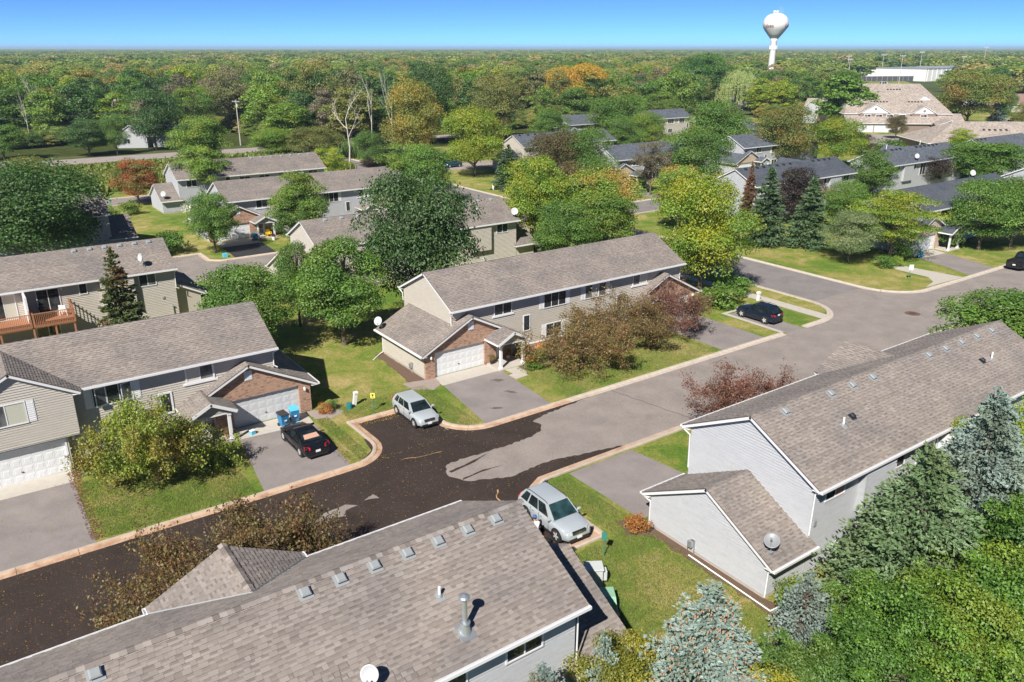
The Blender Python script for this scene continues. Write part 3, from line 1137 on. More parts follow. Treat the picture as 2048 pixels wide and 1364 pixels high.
def wall_lamp(h, x, y, z, N):
    N = Vector(N)
    m = MB()
    c = Vector((x, y, z))
    m.obox(c, Vector((-N.y, N.x, 0)), Vector((0, 0, 1)), N, -.06, .06, -.1, .1, 0, .04)
    m.lathe(tuple(c + N * .13), [(0.03, .12), (.09, .05), (.09, -.1), (.04, -.16)], 8)
    m.build("wall_lamp", "trim_white", h)

# ------------------------------------------------------------------ townhouses
XH, YH, ZH = Vector((1, 0, 0)), Vector((0, 1, 0)), Vector((0, 0, 1))


def front_garage(h, xc, side, Yf, sid, roof, shingle=True, dir=-1, brick="brick_red", depth=8.4, door="door_white", cols=8):
    """brick-fronted double garage under a cross gable; Yf: rake line, dir: where the front looks"""
    ze, zr = 2.25, 4.76
    Y0, Y1 = (Yf, Yf + depth) if dir < 0 else (Yf - depth, Yf)
    outer, inner = xc + side * 4.37, xc - side * 2.5
    wt = (min(outer, inner), max(outer, inner))
    g = gable(h, xc - 4.87, xc + 4.87, Y0, Y1, ze, zr, 'y', sid, roof, 0.0, 0.5, 0.35, shingle, walls="l" if side < 0 else "r",
              gutters=(True, True) if False else ((side < 0), (side > 0)), wall_t=wt, wog=(0.62, 0.35) if dir < 0 else (0.35, 0.62),
              rake=(True, True))
    N = Vector((0, dir, 0))
    yw = Yf - dir * 0.36                      # outer face of the brick
    k = g["k"]
    dc = xc + side * 1.08
    d0, d1, dh = dc - 2.44, dc + 2.44, 2.2
    ztop = lambda x: zr - abs(x - xc) * k - 0.13
    a, b = wt
    m = MB()
    th = Vector((0, -dir * 0.24, 0))

    def pr(pts):
        p = [Vector((x, yw, z)) for x, z in pts]
        if dir > 0:
            p = p[::-1]
        m.prism(p, th)
    pr([(a, -.05), (d0, -.05), (d0, dh), (d0, ztop(d0)), (a, ztop(a))])
    pr([(d1, -.05), (b, -.05), (b, ztop(b)), (d1, ztop(d1))])
    pr([(d0, dh), (d1, dh), (d1, ztop(d1)), (xc, ztop(xc)), (d0, ztop(d0))])
    m.build("brick_front", brick, h)
    U = XH if dir < 0 else -XH
    O = Vector((d0 if dir < 0 else d1, yw - dir * 0.2, 0.01))
    garage_door(h, O, U, N, 4.88, dh - 0.01, cols, 4, door)
    v = MB()
    vx = xc - 0.02
    v.box(vx - .28, vx + .28, min(yw, yw + dir * .04), max(yw, yw + dir * .04), 3.5, 4.2)
    for i in range(7):
        v.box(vx - .22, vx + .22, min(yw, yw + dir * .06), max(yw, yw + dir * .06), 3.56 + i * .085, 3.6 + i * .085)
    v.build("gable_vent", "trim_white", h)
    wall_lamp(h, (outer - side * 0.45), yw, 1.9, N)
    return g


def porch(h, xc, Yf, dir, sid, roof, shingle=True, door_x=None, depth=2.75, brick="brick_red"):
    """small gabled entry with two white posts, storm door behind"""
    Y0, Y1 = (Yf, Yf + depth) if dir < 0 else (Yf - depth, Yf)
    ze, zr = 2.42, 3.28
    k = (zr - ze) / 1.68
    L = sqrt(1.68 ** 2 + (zr - ze) ** 2)
    for s in (-1, 1):
        O = Vector((xc + s * 1.68, Y0, ze))
        Vd = Vector((-s * 1.68, 0, zr - ze)) / L
        Nn = Vector((s * (zr - ze), 0, 1.68)) / L
        m = MB()
        m.obox(O, YH, Vd, Nn, 0, Y1 - Y0, 0, L, -0.09, 0)
        m.build("porch_roof", roof if shingle else roof + "_far", h)
        if shingle:
            shingles(h, "shingles", O, YH, Vd, [(0, 0), (Y1 - Y0, 0), (Y1 - Y0, L), (0, L)], roof)
        r = MB()
        yy = Y0 if dir < 0 else Y1
        r.obox((O.x, yy, O.z), Vector((0, dir, 0)), Vd, Nn, 0, .035, -.02, L, -.2, .015)
        r.obox((O.x, Y0, O.z), YH, ZH, Vector((s, 0, 0)), 0.0, Y1 - Y0, -.15, .012, 0, .02)
        r.build("rake_board", "trim_white", h)
    g = MB()
    yw = Yf - dir * 0.3
    p = [Vector((xc - 1.4, yw, 2.3)), Vector((xc + 1.4, yw, 2.3)), Vector((xc + 1.4, yw, 2.5)), Vector((xc, yw, 3.14)), Vector((xc - 1.4, yw, 2.5))]
    g.prism(p if dir < 0 else p[::-1], (0, -dir * .1, 0))
    g.build("porch_gable", sid, h)
    bm = MB()
    bm.box(xc - 1.42, xc + 1.42, min(yw, yw - dir * .16), max(yw, yw - dir * .16), 2.16, 2.33)
    bm.build("porch_beam", "trim_white", h)
    for s in (-1, 1):
        q = MB()
        x, y = xc + s * 1.15, Yf - dir * .4
        q.box(x - .1, x + .1, y - .1, y + .1, 0.1, 2.2)
        q.box(x - .15, x + .15, y - .15, y + .15, 0.1, .28)
        q.box(x - .14, x + .14, y - .14, y + .14, 2.05, 2.16)
        q.build("porch_post", "trim_white", h)
    st = MB()
    st.box(xc - 1.45, xc + 1.45, min(Yf - dir * .15, Yf - dir * depth), max(Yf - dir * .15, Yf - dir * depth), -.05, .13)
    st.build("stoop", "concrete", h)
    # entry wall + storm door
    yb = Yf - dir * (depth + 0.02)
    ew = MB()
    ew.box(xc - 1.5, xc + 1.5, min(yb, yb + dir * .1), max(yb, yb + dir * .1), 0.1, 1.2)
    ew.build("brick_front", brick, h)
    x = (door_x if door_x is not None else xc) - .46
    d = MB()
    y0 = yb + dir * 0.1
    d.box(x - .08, x + 1.0, min(y0, y0 + dir * .04), max(y0, y0 + dir * .04), .13, 2.24)
    dd = d.build("front_door", "trim_white", h)
    gl = MB()
    y1 = y0 + dir * .04
    gl.box(x + .14, x + .78, min(y1, y1 + dir * .015), max(y1, y1 + dir * .015), 1.0, 2.0)
    gl.box(x + .14, x + .78, min(y1, y1 + dir * .015), max(y1, y1 + dir * .015), .35, .92)
    gl.build("door_glass", "window_glass_grey", dd)


def end_garage(h, side, Xw, Y0, Y1, sid, roof, shingle=True, reach=3.1):
    """lower gabled wing at the end of the block, ridge along X"""
    X0, X1 = (Xw - reach, Xw + 0.3) if side < 0 else (Xw - 0.3, Xw + reach)
    return gable(h, X0, X1, Y0, Y1, 2.05, 4.4, 'x', sid, roof, 0.0, 0.5, 0.3, shingle, walls=("lfb" if side < 0 else "rfb"),
                 rake=((side < 0), (side > 0)))


def slider(h, O, U, N, w=1.9, ht=2.1, m2="window_glass"):
    window(h, O, U, N, w, ht, 2, 0, ["window_glass", m2], trim=0.08)


# ---- the tan townhouse in the middle (front to the street)
def vents(h, xs, Y, ze, zr, Ye, Ym, mat="vent_grey", size=.36):
    k = (zr - ze) / (Ym - Ye)
    for x in xs:
        roof_vent(h, x, Y, ze + k * (Y - Ye), k, mat, size)


def house_m():
    h = thing("townhouse", "long tan townhouse in the middle with two brick garage gables", "house", (31.8, 53.2, 0), group="townhouses of the estate")
    gable(h, 31.8, 59.0, 53.2, 62.4, 5.3, 7.6, 'x', "siding_tan", "shingle_brown", walls="flb")
    front_garage(h, 33.5, -1, 52.65, "siding_tan", "shingle_brown")
    front_garage(h, 56.2, 1, 52.65, "siding_tan", "shingle_brown")
    porch(h, 36.5, 50.95, -1, "siding_tan", "shingle_brown", door_x=36.1)
    porch(h, 53.2, 50.95, -1, "siding_tan", "shingle_brown", door_x=53.6)
    N = (0, -1, 0)
    y = 53.7
    window(h, (36.32, y, 4.02), XH, N, 1.72, 1.02, 2, 0.0, head=True)
    window(h, (39.4, y, 2.02), XH, N, .62, 1.35, 1, 0)
    window(h, (41.62, y, 3.72), XH, N, 2.45, 1.26, 3, .42)
    window(h, (46.4, y, 3.72), XH, N, 2.45, 1.26, 3, .42, ["window_glass_grey", "drape", "window_glass_grey"])
    window(h, (52.4, y, 4.02), XH, N, 1.72, 1.02, 2, 0.0, ["window_glass_grey", "blind_cream"], head=True)
    window(h, (50.4, y, 2.0), XH, N, .6, 1.35, 1, 0)
    window(h, (41.9, y, 1.0), XH, N, 1.7, 1.1, 2, .4)
    window(h, (46.8, y, 1.0), XH, N, 1.7, 1.1, 2, .4)
    b = MB()
    b.box(38.3, 52.0, 53.6, 53.69, 0, .62)
    b.build("brick_base", "brick_red", h)
    b = MB()
    b.box(38.3, 52.0, 53.58, 53.7, .62, .7)
    b.build("water_table", "trim_white", h)
    downspout(h, [(31.85, 53.12, 5.15), (31.85, 53.3, 4.95), (31.98, 53.62, 4.75), (31.98, 53.62, 3.95)])
    downspout(h, [(31.85, 62.45, 5.15), (31.95, 61.95, 4.8), (31.97, 61.9, 4.1)])
    downspout(h, [(58.9, 53.1, 5.15), (58.75, 53.62, 4.8), (58.75, 53.62, 3.6)])
    downspout(h, [(28.8, 60.95, 2.1), (29.07, 60.6, 1.85), (29.07, 60.6, 0.2), (28.6, 60.4, .1), (27.6, 59.6, .05)])
    utility_meter(h, 29.1, 55.3, (-1, 0, 0))
    sat_dish(h, (28.95, 60.3, 2.4), (-0.75, -0.55, .5), .36, .75, "dish_white", (-.25, 0))
    vents(h, [34.5, 36.6, 38.6, 40.7, 48, 50, 52], 58.35, 5.3, 7.6, 53.2, 57.8) if False else None
    return h


house_m()


def deck(h, x0, x1, y0, y1, zf, rail=1.0, posts=None, stair=False, mat="wood_red", gap=.14):
    e = put("deck", None, h, tuple(Vector((x0, y0, 0)) - wloc(h)))
    fl = MB()
    n = int((y1 - y0) / .15)
    for i in range(n):
        ya = y0 + i * .15
        fl.box(x0, x1, ya, ya + .14, zf - .03, zf)
    fl.box(x0, x1, y0 - .04, y0, zf - .25, zf - .02)
    fl.box(x0, x0 + .04, y0, y1, zf - .25, zf - .032)
    fl.box(x1 - .04, x1, y0, y1, zf - .25, zf - .032)
    fl.build("deck_floor", mat, e)
    for x in (posts or [x0 + .1, x1 - .1]):
        p = MB()
        p.box(x - .07, x + .07, y0 + .02, y0 + .16, 0, zf - .03)
        p.build("deck_post", mat, e)
    ra = MB()
    ra.box(x0, x1, y0 - .07, y0 + .07, zf + rail - .04, zf + rail)
    ra.box(x0, x1, y0 - .02, y0 + .02, zf + .06, zf + .12)
    for x in (x0, x1):
        ra.box(x - .06, x + .06, y0 + .07, y1, zf + rail - .04, zf + rail)
        ra.box(x - .05, x + .05, y0 - .06, y0 + .05, zf - .2, zf + rail - .04)
    ra.build("rail", mat, e)
    bm = bpy.data.meshes.new("baluster")
    b = MB().box(0, .045, -.06, -.02, -.32, rail - .04)
    bm.from_pydata([tuple(v) for v in b.v], [], b.f)
    bm.materials.append(M[mat])
    off = wloc(e)
    x = x0 + .05
    while x < x1 - .05:
        put("baluster", bm, e, tuple(Vector((x, y0, zf)) - off))
        x += gap
    y = y0 + .15
    while y < y1:
        put("baluster", bm, e, tuple(Vector((x1 - .02, y, zf + .3)) - off))
        y += gap * 1.3
    return e


def house_l():
    h = thing("townhouse", "tan townhouse at the left with an overhanging bay above a white garage door", "house", (17.35, 53.3, 0), group="townhouses of the estate")
    gable(h, -12, 17.35, 53.3, 62.5, 5.35, 7.65, 'x', "siding_grey", "shingle_brown", walls="fr")
    front_garage(h, 14.98, 1, 52.65, "siding_grey", "shingle_brown", door="door_grey")
    porch(h, 11.75, 50.95, -1, "siding_grey", "shingle_brown", door_x=12.1)
    N = (0, -1, 0)
    y = 53.8
    window(h, (11.1, y, 4.05), XH, N, 1.7, 1.02, 2, 0, ["drape", "window_glass_grey"], head=True, trim=.12)
    # triple casement, left sash thrown open
    window(h, (5.3, y, 3.75), XH, N, 2.3, 1.3, 3, .42, ["window_glass", "window_glass", "window_glass_grey"])
    for hx, ang in ((6.06, 200), (7.6, 202)):
        s = MB()
        U = Vector((cos(radians(ang)), sin(radians(ang)), 0))
        Nn = Vector((U.y, -U.x, 0))
        O = Vector((hx, y - .06, 3.77))
        w = .72
        s.obox(O, U, ZH, Nn, 0, w, 0, .05, -.02, .02)
        s.obox(O, U, ZH, Nn, 0, w, 1.21, 1.26, -.02, .02)
        s.obox(O, U, ZH, Nn, 0, .05, .05, 1.21, -.02, .02)
        s.obox(O, U, ZH, Nn, w - .05, w, .05, 1.21, -.02, .02)
        sh = s.build("casement_sash", "trim_white", h, label="casement sash thrown open")
        g = MB()
        g.obox(O, U, ZH, Nn, .05, w - .05, .05, 1.21, -.006, .006)
        g.build("pane", "window_glass_grey", sh)
    window(h, (9.25, y, 2.2), XH, N, .62, 1.35, 1, 0, trim=.12)
    window(h, (5.55, y, .95), XH, N, 1.5, 1.1, 2, .4)
    # bay over the lower garage
    gable(h, -2.6, 4.6, 52.6, 57.4, 5.42, 7.42, 'y', "siding_grey", "shingle_brown", zb=2.62, oe=.5, og=.3, walls="fr", gutters=(False, False))
    window(h, (-.55, 52.9, 4.12), XH, N, 2.05, 1.3, 2, .42, ["window_glass_grey", "blind_cream"])
    un = MB()
    un.box(-2.1, 4.1, 52.9, 53.8, 2.52, 2.62)
    un.build("bay_underside", "soffit_white", h)
    garage_door(h, (-1.7, 53.34, 0.01), XH, N, 4.88, 2.2, 8, 4)
    sw = MB()
    sw.box(3.3, 3.42, 53.2, 53.8, 0, 2.6)
    sw.box(-2.2, 3.3, 53.42, 53.8, 0, 2.6)
    sw.build("garage_surround", "siding_grey", h)
    br = MB()
    br.box(3.43, 10.3, 53.7, 53.79, 0, .6)
    br.build("brick_base", "brick_red", h)
    b = MB()
    b.box(3.43, 10.3, 53.68, 53.8, .6, .68)
    b.build("water_table", "trim_white", h)
    wall_lamp(h, 3.75, 53.75, 2.1, Vector(N))
    downspout(h, [(17.25, 53.2, 5.2), (17.1, 53.7, 4.9), (17.1, 53.72, 3.9), (17.3, 53.6, 3.75)])
    return h


house_l()


def house_r():
    h = thing("townhouse", "white sided townhouse at the right with a grey brown roof and a low garage wing", "house", (31.7, 18.9, 0), group="townhouses of the estate")
    gable(h, 31.7, 58.3, 18.9, 27.9, 5.3, 7.6, 'x', "siding_white", "shingle_brown", walls="flb")
    gable(h, 28.65, 32.15, 18.9, 27.75, 2.05, 4.4, 'x', "siding_white", "shingle_brown", walls="flb", rake=(True, False))
    gable(h, 44.7, 51.0, 24.9, 28.4, 5.3, 6.85, 'y', "siding_white", "shingle_brown", zb=2.4, oe=.4, og=.25, walls="b", gutters=(False, False))
    vents(h, [34.0, 38.0, 40.05, 42.07, 48.2, 50.2, 52.2, 54.2, 56.2], 22.95, 5.3, 7.6, 18.9, 23.4)
    for x, yy in ((36.75, 21.2), (53.1, 21.3)):
        vent_pipe(h, x, yy, 5.3 + .511 * (yy - 18.9), .5, "pvc_white", .511)
    for x, yy in ((37.9, 21.45), (52.15, 21.45)):
        roof_vent(h, x, yy, 5.3 + .511 * (yy - 18.9), .511, "vent_black", .26)
    N = (0, -1, 0)
    y = 19.4
    window(h, (33.0, y, 4.12), XH, N, 1.55, .95, 2, 0, ["window_glass", "tan_cloth"])
    b = MB()
    b.box(35.9, 38.6, 18.98, 19.4, 2.5, 5.2)
    b.build("bump_out", "siding_white", h)
    lap_siding(h, "siding", (35.9, 18.98, 0), XH, N, [(0, 2.5), (2.7, 2.5), (2.7, 5.2), (0, 5.2)], "siding_white")
    window(h, (39.4, y, 3.95), XH, N, .75, .95, 1, 0)
    slider(h, (41.6, y, 2.8), XH, N, 1.85, 2.05)
    slider(h, (44.6, y, 2.8), XH, N, 1.85, 2.05, "blind_cream")
    window(h, (50.3, y, 3.95), XH, N, .75, .95, 1, 0)
    window(h, (55.0, y, 4.1), XH, N, 1.6, .95, 2, 0)
    dv = MB()
    dv.box(43.85, 43.98, 17.9, 19.4, 2.2, 4.8)
    dv.build("privacy_screen", "trim_white", h)
    deck(h, 40.6, 47.2, 16.4, 19.35, 2.6, posts=[40.8, 43.9, 47.0])
    downspout(h, [(31.75, 27.95, 5.15), (31.9, 27.45, 4.8), (31.96, 27.45, 2.7)])
    downspout(h, [(28.7, 27.8, 1.9), (28.9, 27.3, 1.6), (28.9, 27.3, .2), (28.6, 27.3, .08)])
    downspout(h, [(31.8, 18.8, 5.15), (31.95, 19.3, 4.9), (31.96, 19.34, 2.5)])
    downspout(h, [(28.8, 18.8, 1.9), (28.9, 19.3, 1.6), (28.9, 19.34, .15)])
    utility_meter(h, 28.93, 24.1, (-1, 0, 0))
    utility_meter(h, 34.3, 19.38, (0, -1, 0), "electric_meter", .4, "box_grey")
    utility_meter(h, 35.0, 19.38, (0, -1, 0), "electric_meter", .3, "box_grey")
    dv = MB()
    dv.box(32.25, 32.45, 19.3, 19.4, 2.9, 3.2)
    dv.build("dryer_vent", "vent_grey", h)
    sat_dish(h, (29.25, 19.55, 2.5), (-.45, -.25, .85), .38, .55, "dish_grey")
    ed = MB()
    ed.tube([(28.6, 24.0, .05), (28.4, 18.6, .05), (30.3, 18.4, .05)], .05, 4)
    ed.build("bed_edging", "pvc_white", h)
    return h


house_r()


def house_f():
    h = thing("townhouse", "nearest townhouse whose big brown shingle roof fills the bottom of the view", "house", (17.15, 19.0, 0), group="townhouses of the estate")
    near = (300, (6, 10, 14))
    gable(h, -9.5, 17.15, 19.0, 28.2, 5.3, 7.6, 'x', "siding_white", "shingle_brown", walls="fr", expo=.19, near=near)
    gable(h, 16.6, 19.9, 19.05, 28.1, 2.05, 4.4, 'x', "siding_white", "shingle_brown", walls="frb", rake=(False, True))
    gable(h, 3.2, 9.4, 25.0, 28.7, 5.3, 6.85, 'y', "siding_white", "shingle_brown", zb=2.4, oe=.4, og=.25, walls="b", gutters=(True, True))
    # ridge caps laid singly
    caps = [fastmesh("ridge_cap", [(0, -.17, -.075), (.3, -.17, -.075), (.3, 0, 0.0), (0, 0, 0.012), (.3, .17, -.075), (0, .17, -.075)],
                     [(0, 1, 2, 3), (3, 2, 4, 5)], "shingle_brown", [t, t]) for t in (.15, .35, .6, .85, .95)]
    x, i = -9.4, 0
    r = random.Random(5)
    zr = 7.6 + .045
    while x < 17.1:
        put("ridge_cap", r.choice(caps), h, tuple(Vector((x, 23.6, zr)) - wloc(h)))
        x += .24
    y = 25.2
    while y < 28.7:
        o = put("ridge_cap", r.choice(caps), h, tuple(Vector((6.3, y, 6.85 + .045)) - wloc(h)), (0, 0, pi / 2))
        y += .24
    fl = MB()
    for s in (-1, 1):
        a = Vector((6.3 + s * 3.1, 28.2, 5.33))
        b = Vector((6.3, 25.12, 6.88))
        fl.tube([a + Vector((0, 0, .02)), b], .035, 4)
    fl.build("valley_flashing", "vent_grey", h)
    vents(h, [-.6, .9, 7.6, 8.94, 10.29, 11.66, 13.0, 14.35, 15.7], 23.25, 5.3, 7.6, 19.0, 23.6)
    zz = lambda yy: 5.3 + .5 * (yy - 19.0)
    vent_pipe(h, 11.95, 21.4, zz(21.4), .42, "pvc_white", .5)
    # tall galvanised flue
    e = put("flue", None, h, tuple(Vector((12.15, 20.0, zz(20.0))) - wloc(h)))
    z0 = zz(20.0)
    m = MB()
    m.obox((12.15, 20.0, z0 + .02), XH, Vector((0, 1, .5)).normalized(), Vector((0, -.5, 1)).normalized(), -.3, .3, -.38, .3, 0, .02)
    m.lathe((12.15, 20.0, z0 - .1), [(.24, 0), (.2, .2), (.15, .42), (.15, .46)], 16)
    m.build("flashing_cone", "metal_galv", e)
    m = MB()
    m.lathe((12.15, 20.0, z0), [(.2, .36), (.21, .38), (.2, .42), (.1, .44), (.1, 1.42)], 16)
    m.build("flue_pipe", "metal_galv", e, smooth=False)
    m = MB()
    m.lathe((12.15, 20.0, z0 + 1.4), [(.12, 0), (.2, .03), (.21, .08), (.17, .14), (.03, .2), (.0, .2)], 16)
    m.build("flue_cap", "metal_galv", e)
    sat_dish(h, (8.35, 19.75, zz(19.75)), (-.6, -.75, .35), .31, .5, "dish_white")
    N = (0, -1, 0)
    y = 19.5
    window(h, (13.6, y, 4.05), XH, N, 1.6, .98, 2, 0)
    window(h, (10.2, y, 4.0), XH, N, 1.6, .98, 2, 0)
    b = MB()
    b.box(7.2, 9.7, 19.06, 19.5, 2.5, 5.2)
    b.build("bump_out", "siding_white", h)
    window(h, (4.9, y, 4.0), XH, N, .75, .95, 1, 0)
    slider(h, (2.0, y, 2.8), XH, N)
    downspout(h, [(17.1, 18.9, 5.15), (16.95, 19.4, 4.9), (16.92, 19.42, .2)])
    downspout(h, [(3.15, 28.3, 5.25), (3.0, 28.0, 5.05), (3.0, 27.9, .3)])
    return h


house_f()


def rear_house(label, X0, X1, Y0, sid, roof, side=1, vx=(), shingle=True, vmat="vent_grey", decks=True, zr=7.6, wing=True, feats=True, depth=9.1):
    h = thing("townhouse", label, "house", (X1, Y0, 0), group="townhouses of the estate")
    rf = roof if shingle else roof
    gable(h, X0, X1, Y0, Y0 + depth, 5.3, zr, 'x', sid, rf, shingle=shingle, walls="flr")
    if wing:
        end_garage(h, side, X1 - .3 if side > 0 else X0 + .3, Y0 + .05, Y0 + depth - .1, sid, rf, shingle)
        if wing == 2:
            s2 = -side
            end_garage(h, s2, X1 - .3 if s2 > 0 else X0 + .3, Y0 + .05, Y0 + depth - .1, sid, rf, shingle)
    vents(h, vx, Y0 + depth / 2 - .45, 5.3, zr, Y0, Y0 + depth / 2, vmat, .38)
    if feats:
        y, N = Y0 + .5, (0, -1, 0)
        for fx, fs in ((X1, -1), (X0, 1)):
            c = lambda d, w: fx + fs * d - (w if fs < 0 else 0)
            window(h, (c(1.6, 1.6), y, 4.0), XH, N, 1.6, 1.02, 2, 0)
            b = MB()
            b0 = c(4.3, 3.0)
            b.box(b0, b0 + 3.0, Y0 + .06, Y0 + .5, 2.15, 5.2)
            b.build("bump_out", sid, h)
            if sid != "siding_white" or shingle:
                lap_siding(h, "siding", (b0, Y0 + .06, 0), XH, N, [(0, 2.15), (3, 2.15), (3, 5.2), (0, 5.2)], sid)
            window(h, (c(8.0, .7), y, 4.05), XH, N, .7, .98, 1, 0)
            slider(h, (c(10.3, 1.8), y, 2.8), XH, N, 1.8, 2.1)
            if decks:
                deck(h, min(c(9.6, 0), c(13.0, 0)), max(c(9.6, 0), c(13.0, 0)), Y0 - 2.4, Y0 + .45, 2.65, gap=.16)
    return h


def house_n():
    h = thing("townhouse", "tan townhouse behind the left one with red wood balconies on its rear wall", "house", (17.2, 80.4, 0), group="townhouses of the estate")
    gable(h, -12, 17.2, 80.4, 89.2, 5.3, 7.55, 'x', "siding_tan", "shingle_brown", walls="fr")
    front_garage(h, 14.9, 1, 90.3, "siding_tan", "shingle_brown", dir=1, depth=9.1)
    vents(h, [9.1, 10.45, 11.75, 13.1, 14.45, 15.75], 84.35, 5.3, 7.55, 80.4, 84.8)
    vents(h, [-4, -2.6, -1.2, .2], 84.35, 5.3, 7.55, 80.4, 84.8)
    vent_pipe(h, 12.25, 82.75, 5.3 + .511 * 2.35, .5, "pvc_white", .511)
    vent_pipe(h, 12.0, 83.0, 5.3 + .511 * 2.6, .55, "pvc_white", .511)
    sat_dish(h, (14.45, 81.15, 5.68), (-.93, -.3, .2), .38, .95, "dish_white", (-.1, 0))
    N, y = (0, -1, 0), 80.9
    window(h, (13.75, y, 3.95), XH, N, 1.42, 1.1, 2, 0, ["window_glass", "window_glass_grey"])
    window(h, (8.58, y, 4.1), XH, N, .58, .92, 1, 0)
    slider(h, (5.1, y, 2.9), XH, N, 1.75, 2.05)
    slider(h, (1.6, y, 2.75), XH, N, 1.75, 2.2, "blind_cream")
    b = MB()
    b.box(10.28, 13.2, 80.45, 80.9, 2.3, 5.2)
    b.build("bump_out", "siding_tan", h)
    lap_siding(h, "siding", (10.28, 80.45, 0), XH, N, [(0, 2.3), (2.92, 2.3), (2.92, 5.2), (0, 5.2)], "siding_tan")
    dv = MB()
    dv.box(3.98, 4.14, 78.3, 80.9, 2.3, 5.15)
    dv.build("privacy_screen", "trim_white", h)
    deck(h, 4.3, 7.5, 77.9, 80.85, 2.72, posts=[4.2, 5.9, 7.4])
    deck(h, -3.5, 4.1, 77.9, 80.85, 2.72, posts=[1.7, -1, -3.4])
    slider(h, (4.6, y, .2), XH, N, 1.8, 2.0)
    wall_lamp(h, 7.1, 80.85, 4.95, Vector(N))
    for x, z in ((15.65, 2.5), (7.3, 2.9), (9.9, 2.6)):
        b = MB()
        b.box(x - .1, x + .1, 80.8, 80.9, z - .1, z + .12)
        b.build("dryer_vent", "vent_grey", h)
    b = MB()
    b.tube([(16.4, 80.8, .3), (16.4, 80.8, 1.5), (16.4, 80.7, 1.62)], .06, 6)
    b.build("flue", "metal_galv", h)
    downspout(h, [(17.15, 80.3, 5.15), (16.98, 80.8, 4.9), (16.96, 80.82, 3.3), (17.2, 80.8, 3.2)])
    return h


house_n()

hp = rear_house("tan townhouse behind the middle one with a white dish at its roof corner", 31.4, 58.1, 80.0, "siding_cream", "shingle_brown",
                1, [34.2, 36.2, 38.2, 45, 47, 49, 52.4, 54.5, 56.5], wing=2, decks=False)
vent_pipe(hp, 53.2, 82.3, 6.5)
sat_dish(hp, (57.7, 80.6, 5.6), (-.55, -.75, .35), .42, .7, "dish_white")
utility_meter(hp, 52.8, 80.48, (0, -1, 0), "electric_meter", .3, "box_grey")
rear_house("small white townhouse end with a low garage wing right of the big dark tree", -9, 17.2, 113.4, "siding_white", "shingle_brown", 1, [], decks=False)
hs = rear_house("rearmost long white townhouse with a row of vents along its brown roof", 31.4, 57.2, 138.0, "siding_white", "shingle_brown",
                -1, [33, 35, 37, 45.2, 47, 48.8, 50.6, 52.3, 54, 55.7], decks=False)
sat_dish(hs, (29.3, 138.6, 2.6), (-.6, -.7, .3), .42, .6, "dish_white")
h = rear_house("brown roofed house cut by the left edge behind the big dark tree", -12, 3.5, 146, "siding_white", "shingle_brown", 1, [], shingle=False, decks=False, feats=False)


def front_house(label, X0, Y0, sid="siding_white", roof="shingle_brown", shingle=True, brick="brick_red", n2=True, dish=None, L=27.2, porch_on=True, vm="vent_grey", vx=()):
    h = thing("townhouse", label, "house", (X0, Y0, 0), group="townhouses of the estate")
    dx, dy = X0 - 31.8, Y0 - 53.2
    gable(h, X0, X0 + L, Y0, Y0 + 9.2, 5.3, 7.6, 'x', sid, roof, shingle=shingle, walls="flb")
    front_garage(h, 33.5 + dx, -1, 52.65 + dy, sid, roof, shingle, brick=brick)
    if n2:
        front_garage(h, 56.2 + dx, 1, 52.65 + dy, sid, roof, shingle, brick=brick)
    if porch_on:
        porch(h, 36.6 + dx, 50.95 + dy, -1, sid, roof, shingle, brick=brick)
        if n2:
            porch(h, 53.2 + dx, 50.95 + dy, -1, sid, roof, shingle, brick=brick)
    N, y = (0, -1, 0), 53.7 + dy
    window(h, (36.32 + dx, y, 4.02), XH, N, 1.6, 1.05, 2, 0, ["window_glass", "window_glass_grey"], head=True)
    window(h, (41.62 + dx, y, 3.7), XH, N, 2.45, 1.3, 3, .42, head=True)
    window(h, (46.6 + dx, y, 3.7), XH, N, 2.2, 1.3, 3, .42)
    window(h, (50.0 + dx, y, 2.05), XH, N, .6, 1.35, 1, 0)
    window(h, (39.4 + dx, y, 2.05), XH, N, .6, 1.35, 1, 0)
    window(h, (52.1 + dx, y, 4.02), XH, N, 1.6, 1.05, 2, 0, ["window_glass_grey", "drape"], head=True)
    window(h, (41.9 + dx, y, 1.0), XH, N, 1.7, 1.1, 2, 0)
    vents(h, [x + dx for x in vx], 57.35 + dy, 5.3, 7.6, 53.2 + dy, 57.8 + dy, vm)
    return h


front_house("long white townhouse with a brick garage gable and brown roof behind the lawn", 31.7, 113.4)
hg = front_house("white slate roofed townhouse at right with a pale gable behind the honey locust", 104.1, 53.2, roof="shingle_slate", brick="brick_pale")
sat_dish(hg, (124.3, 57.9, 7.5), (-.5, -.75, .45), .42, .6, "dish_white")
hh = front_house("white slate roofed townhouse end cut by the right edge of the view", 143.0, 53.6, roof="shingle_slate", shingle=False, n2=False, brick="brick_pale", porch_on=False)
front_house("slate roofed white townhouse with a small porch above the side street", 106.0, 114.6, roof="shingle_slate", shingle=False, brick="brick_pale", n2=False)
front_house("white gabled slate roofed townhouse left of the round autumn tree", 142.0, 113.8, roof="shingle_slate", shingle=False, brick="brick_pale", n2=False)
front_house("far slate roofed townhouse under the golden orange tree", 145.5, 177.6, "siding_cream", roof="shingle_slate", shingle=False, brick="brick_pale", n2=False, porch_on=False)
front_house("farthest slate roofed townhouse showing right of the golden tree", 176, 178.5, "siding_cream", roof="shingle_slate", shingle=False, brick="brick_pale", n2=False, porch_on=False, L=20)

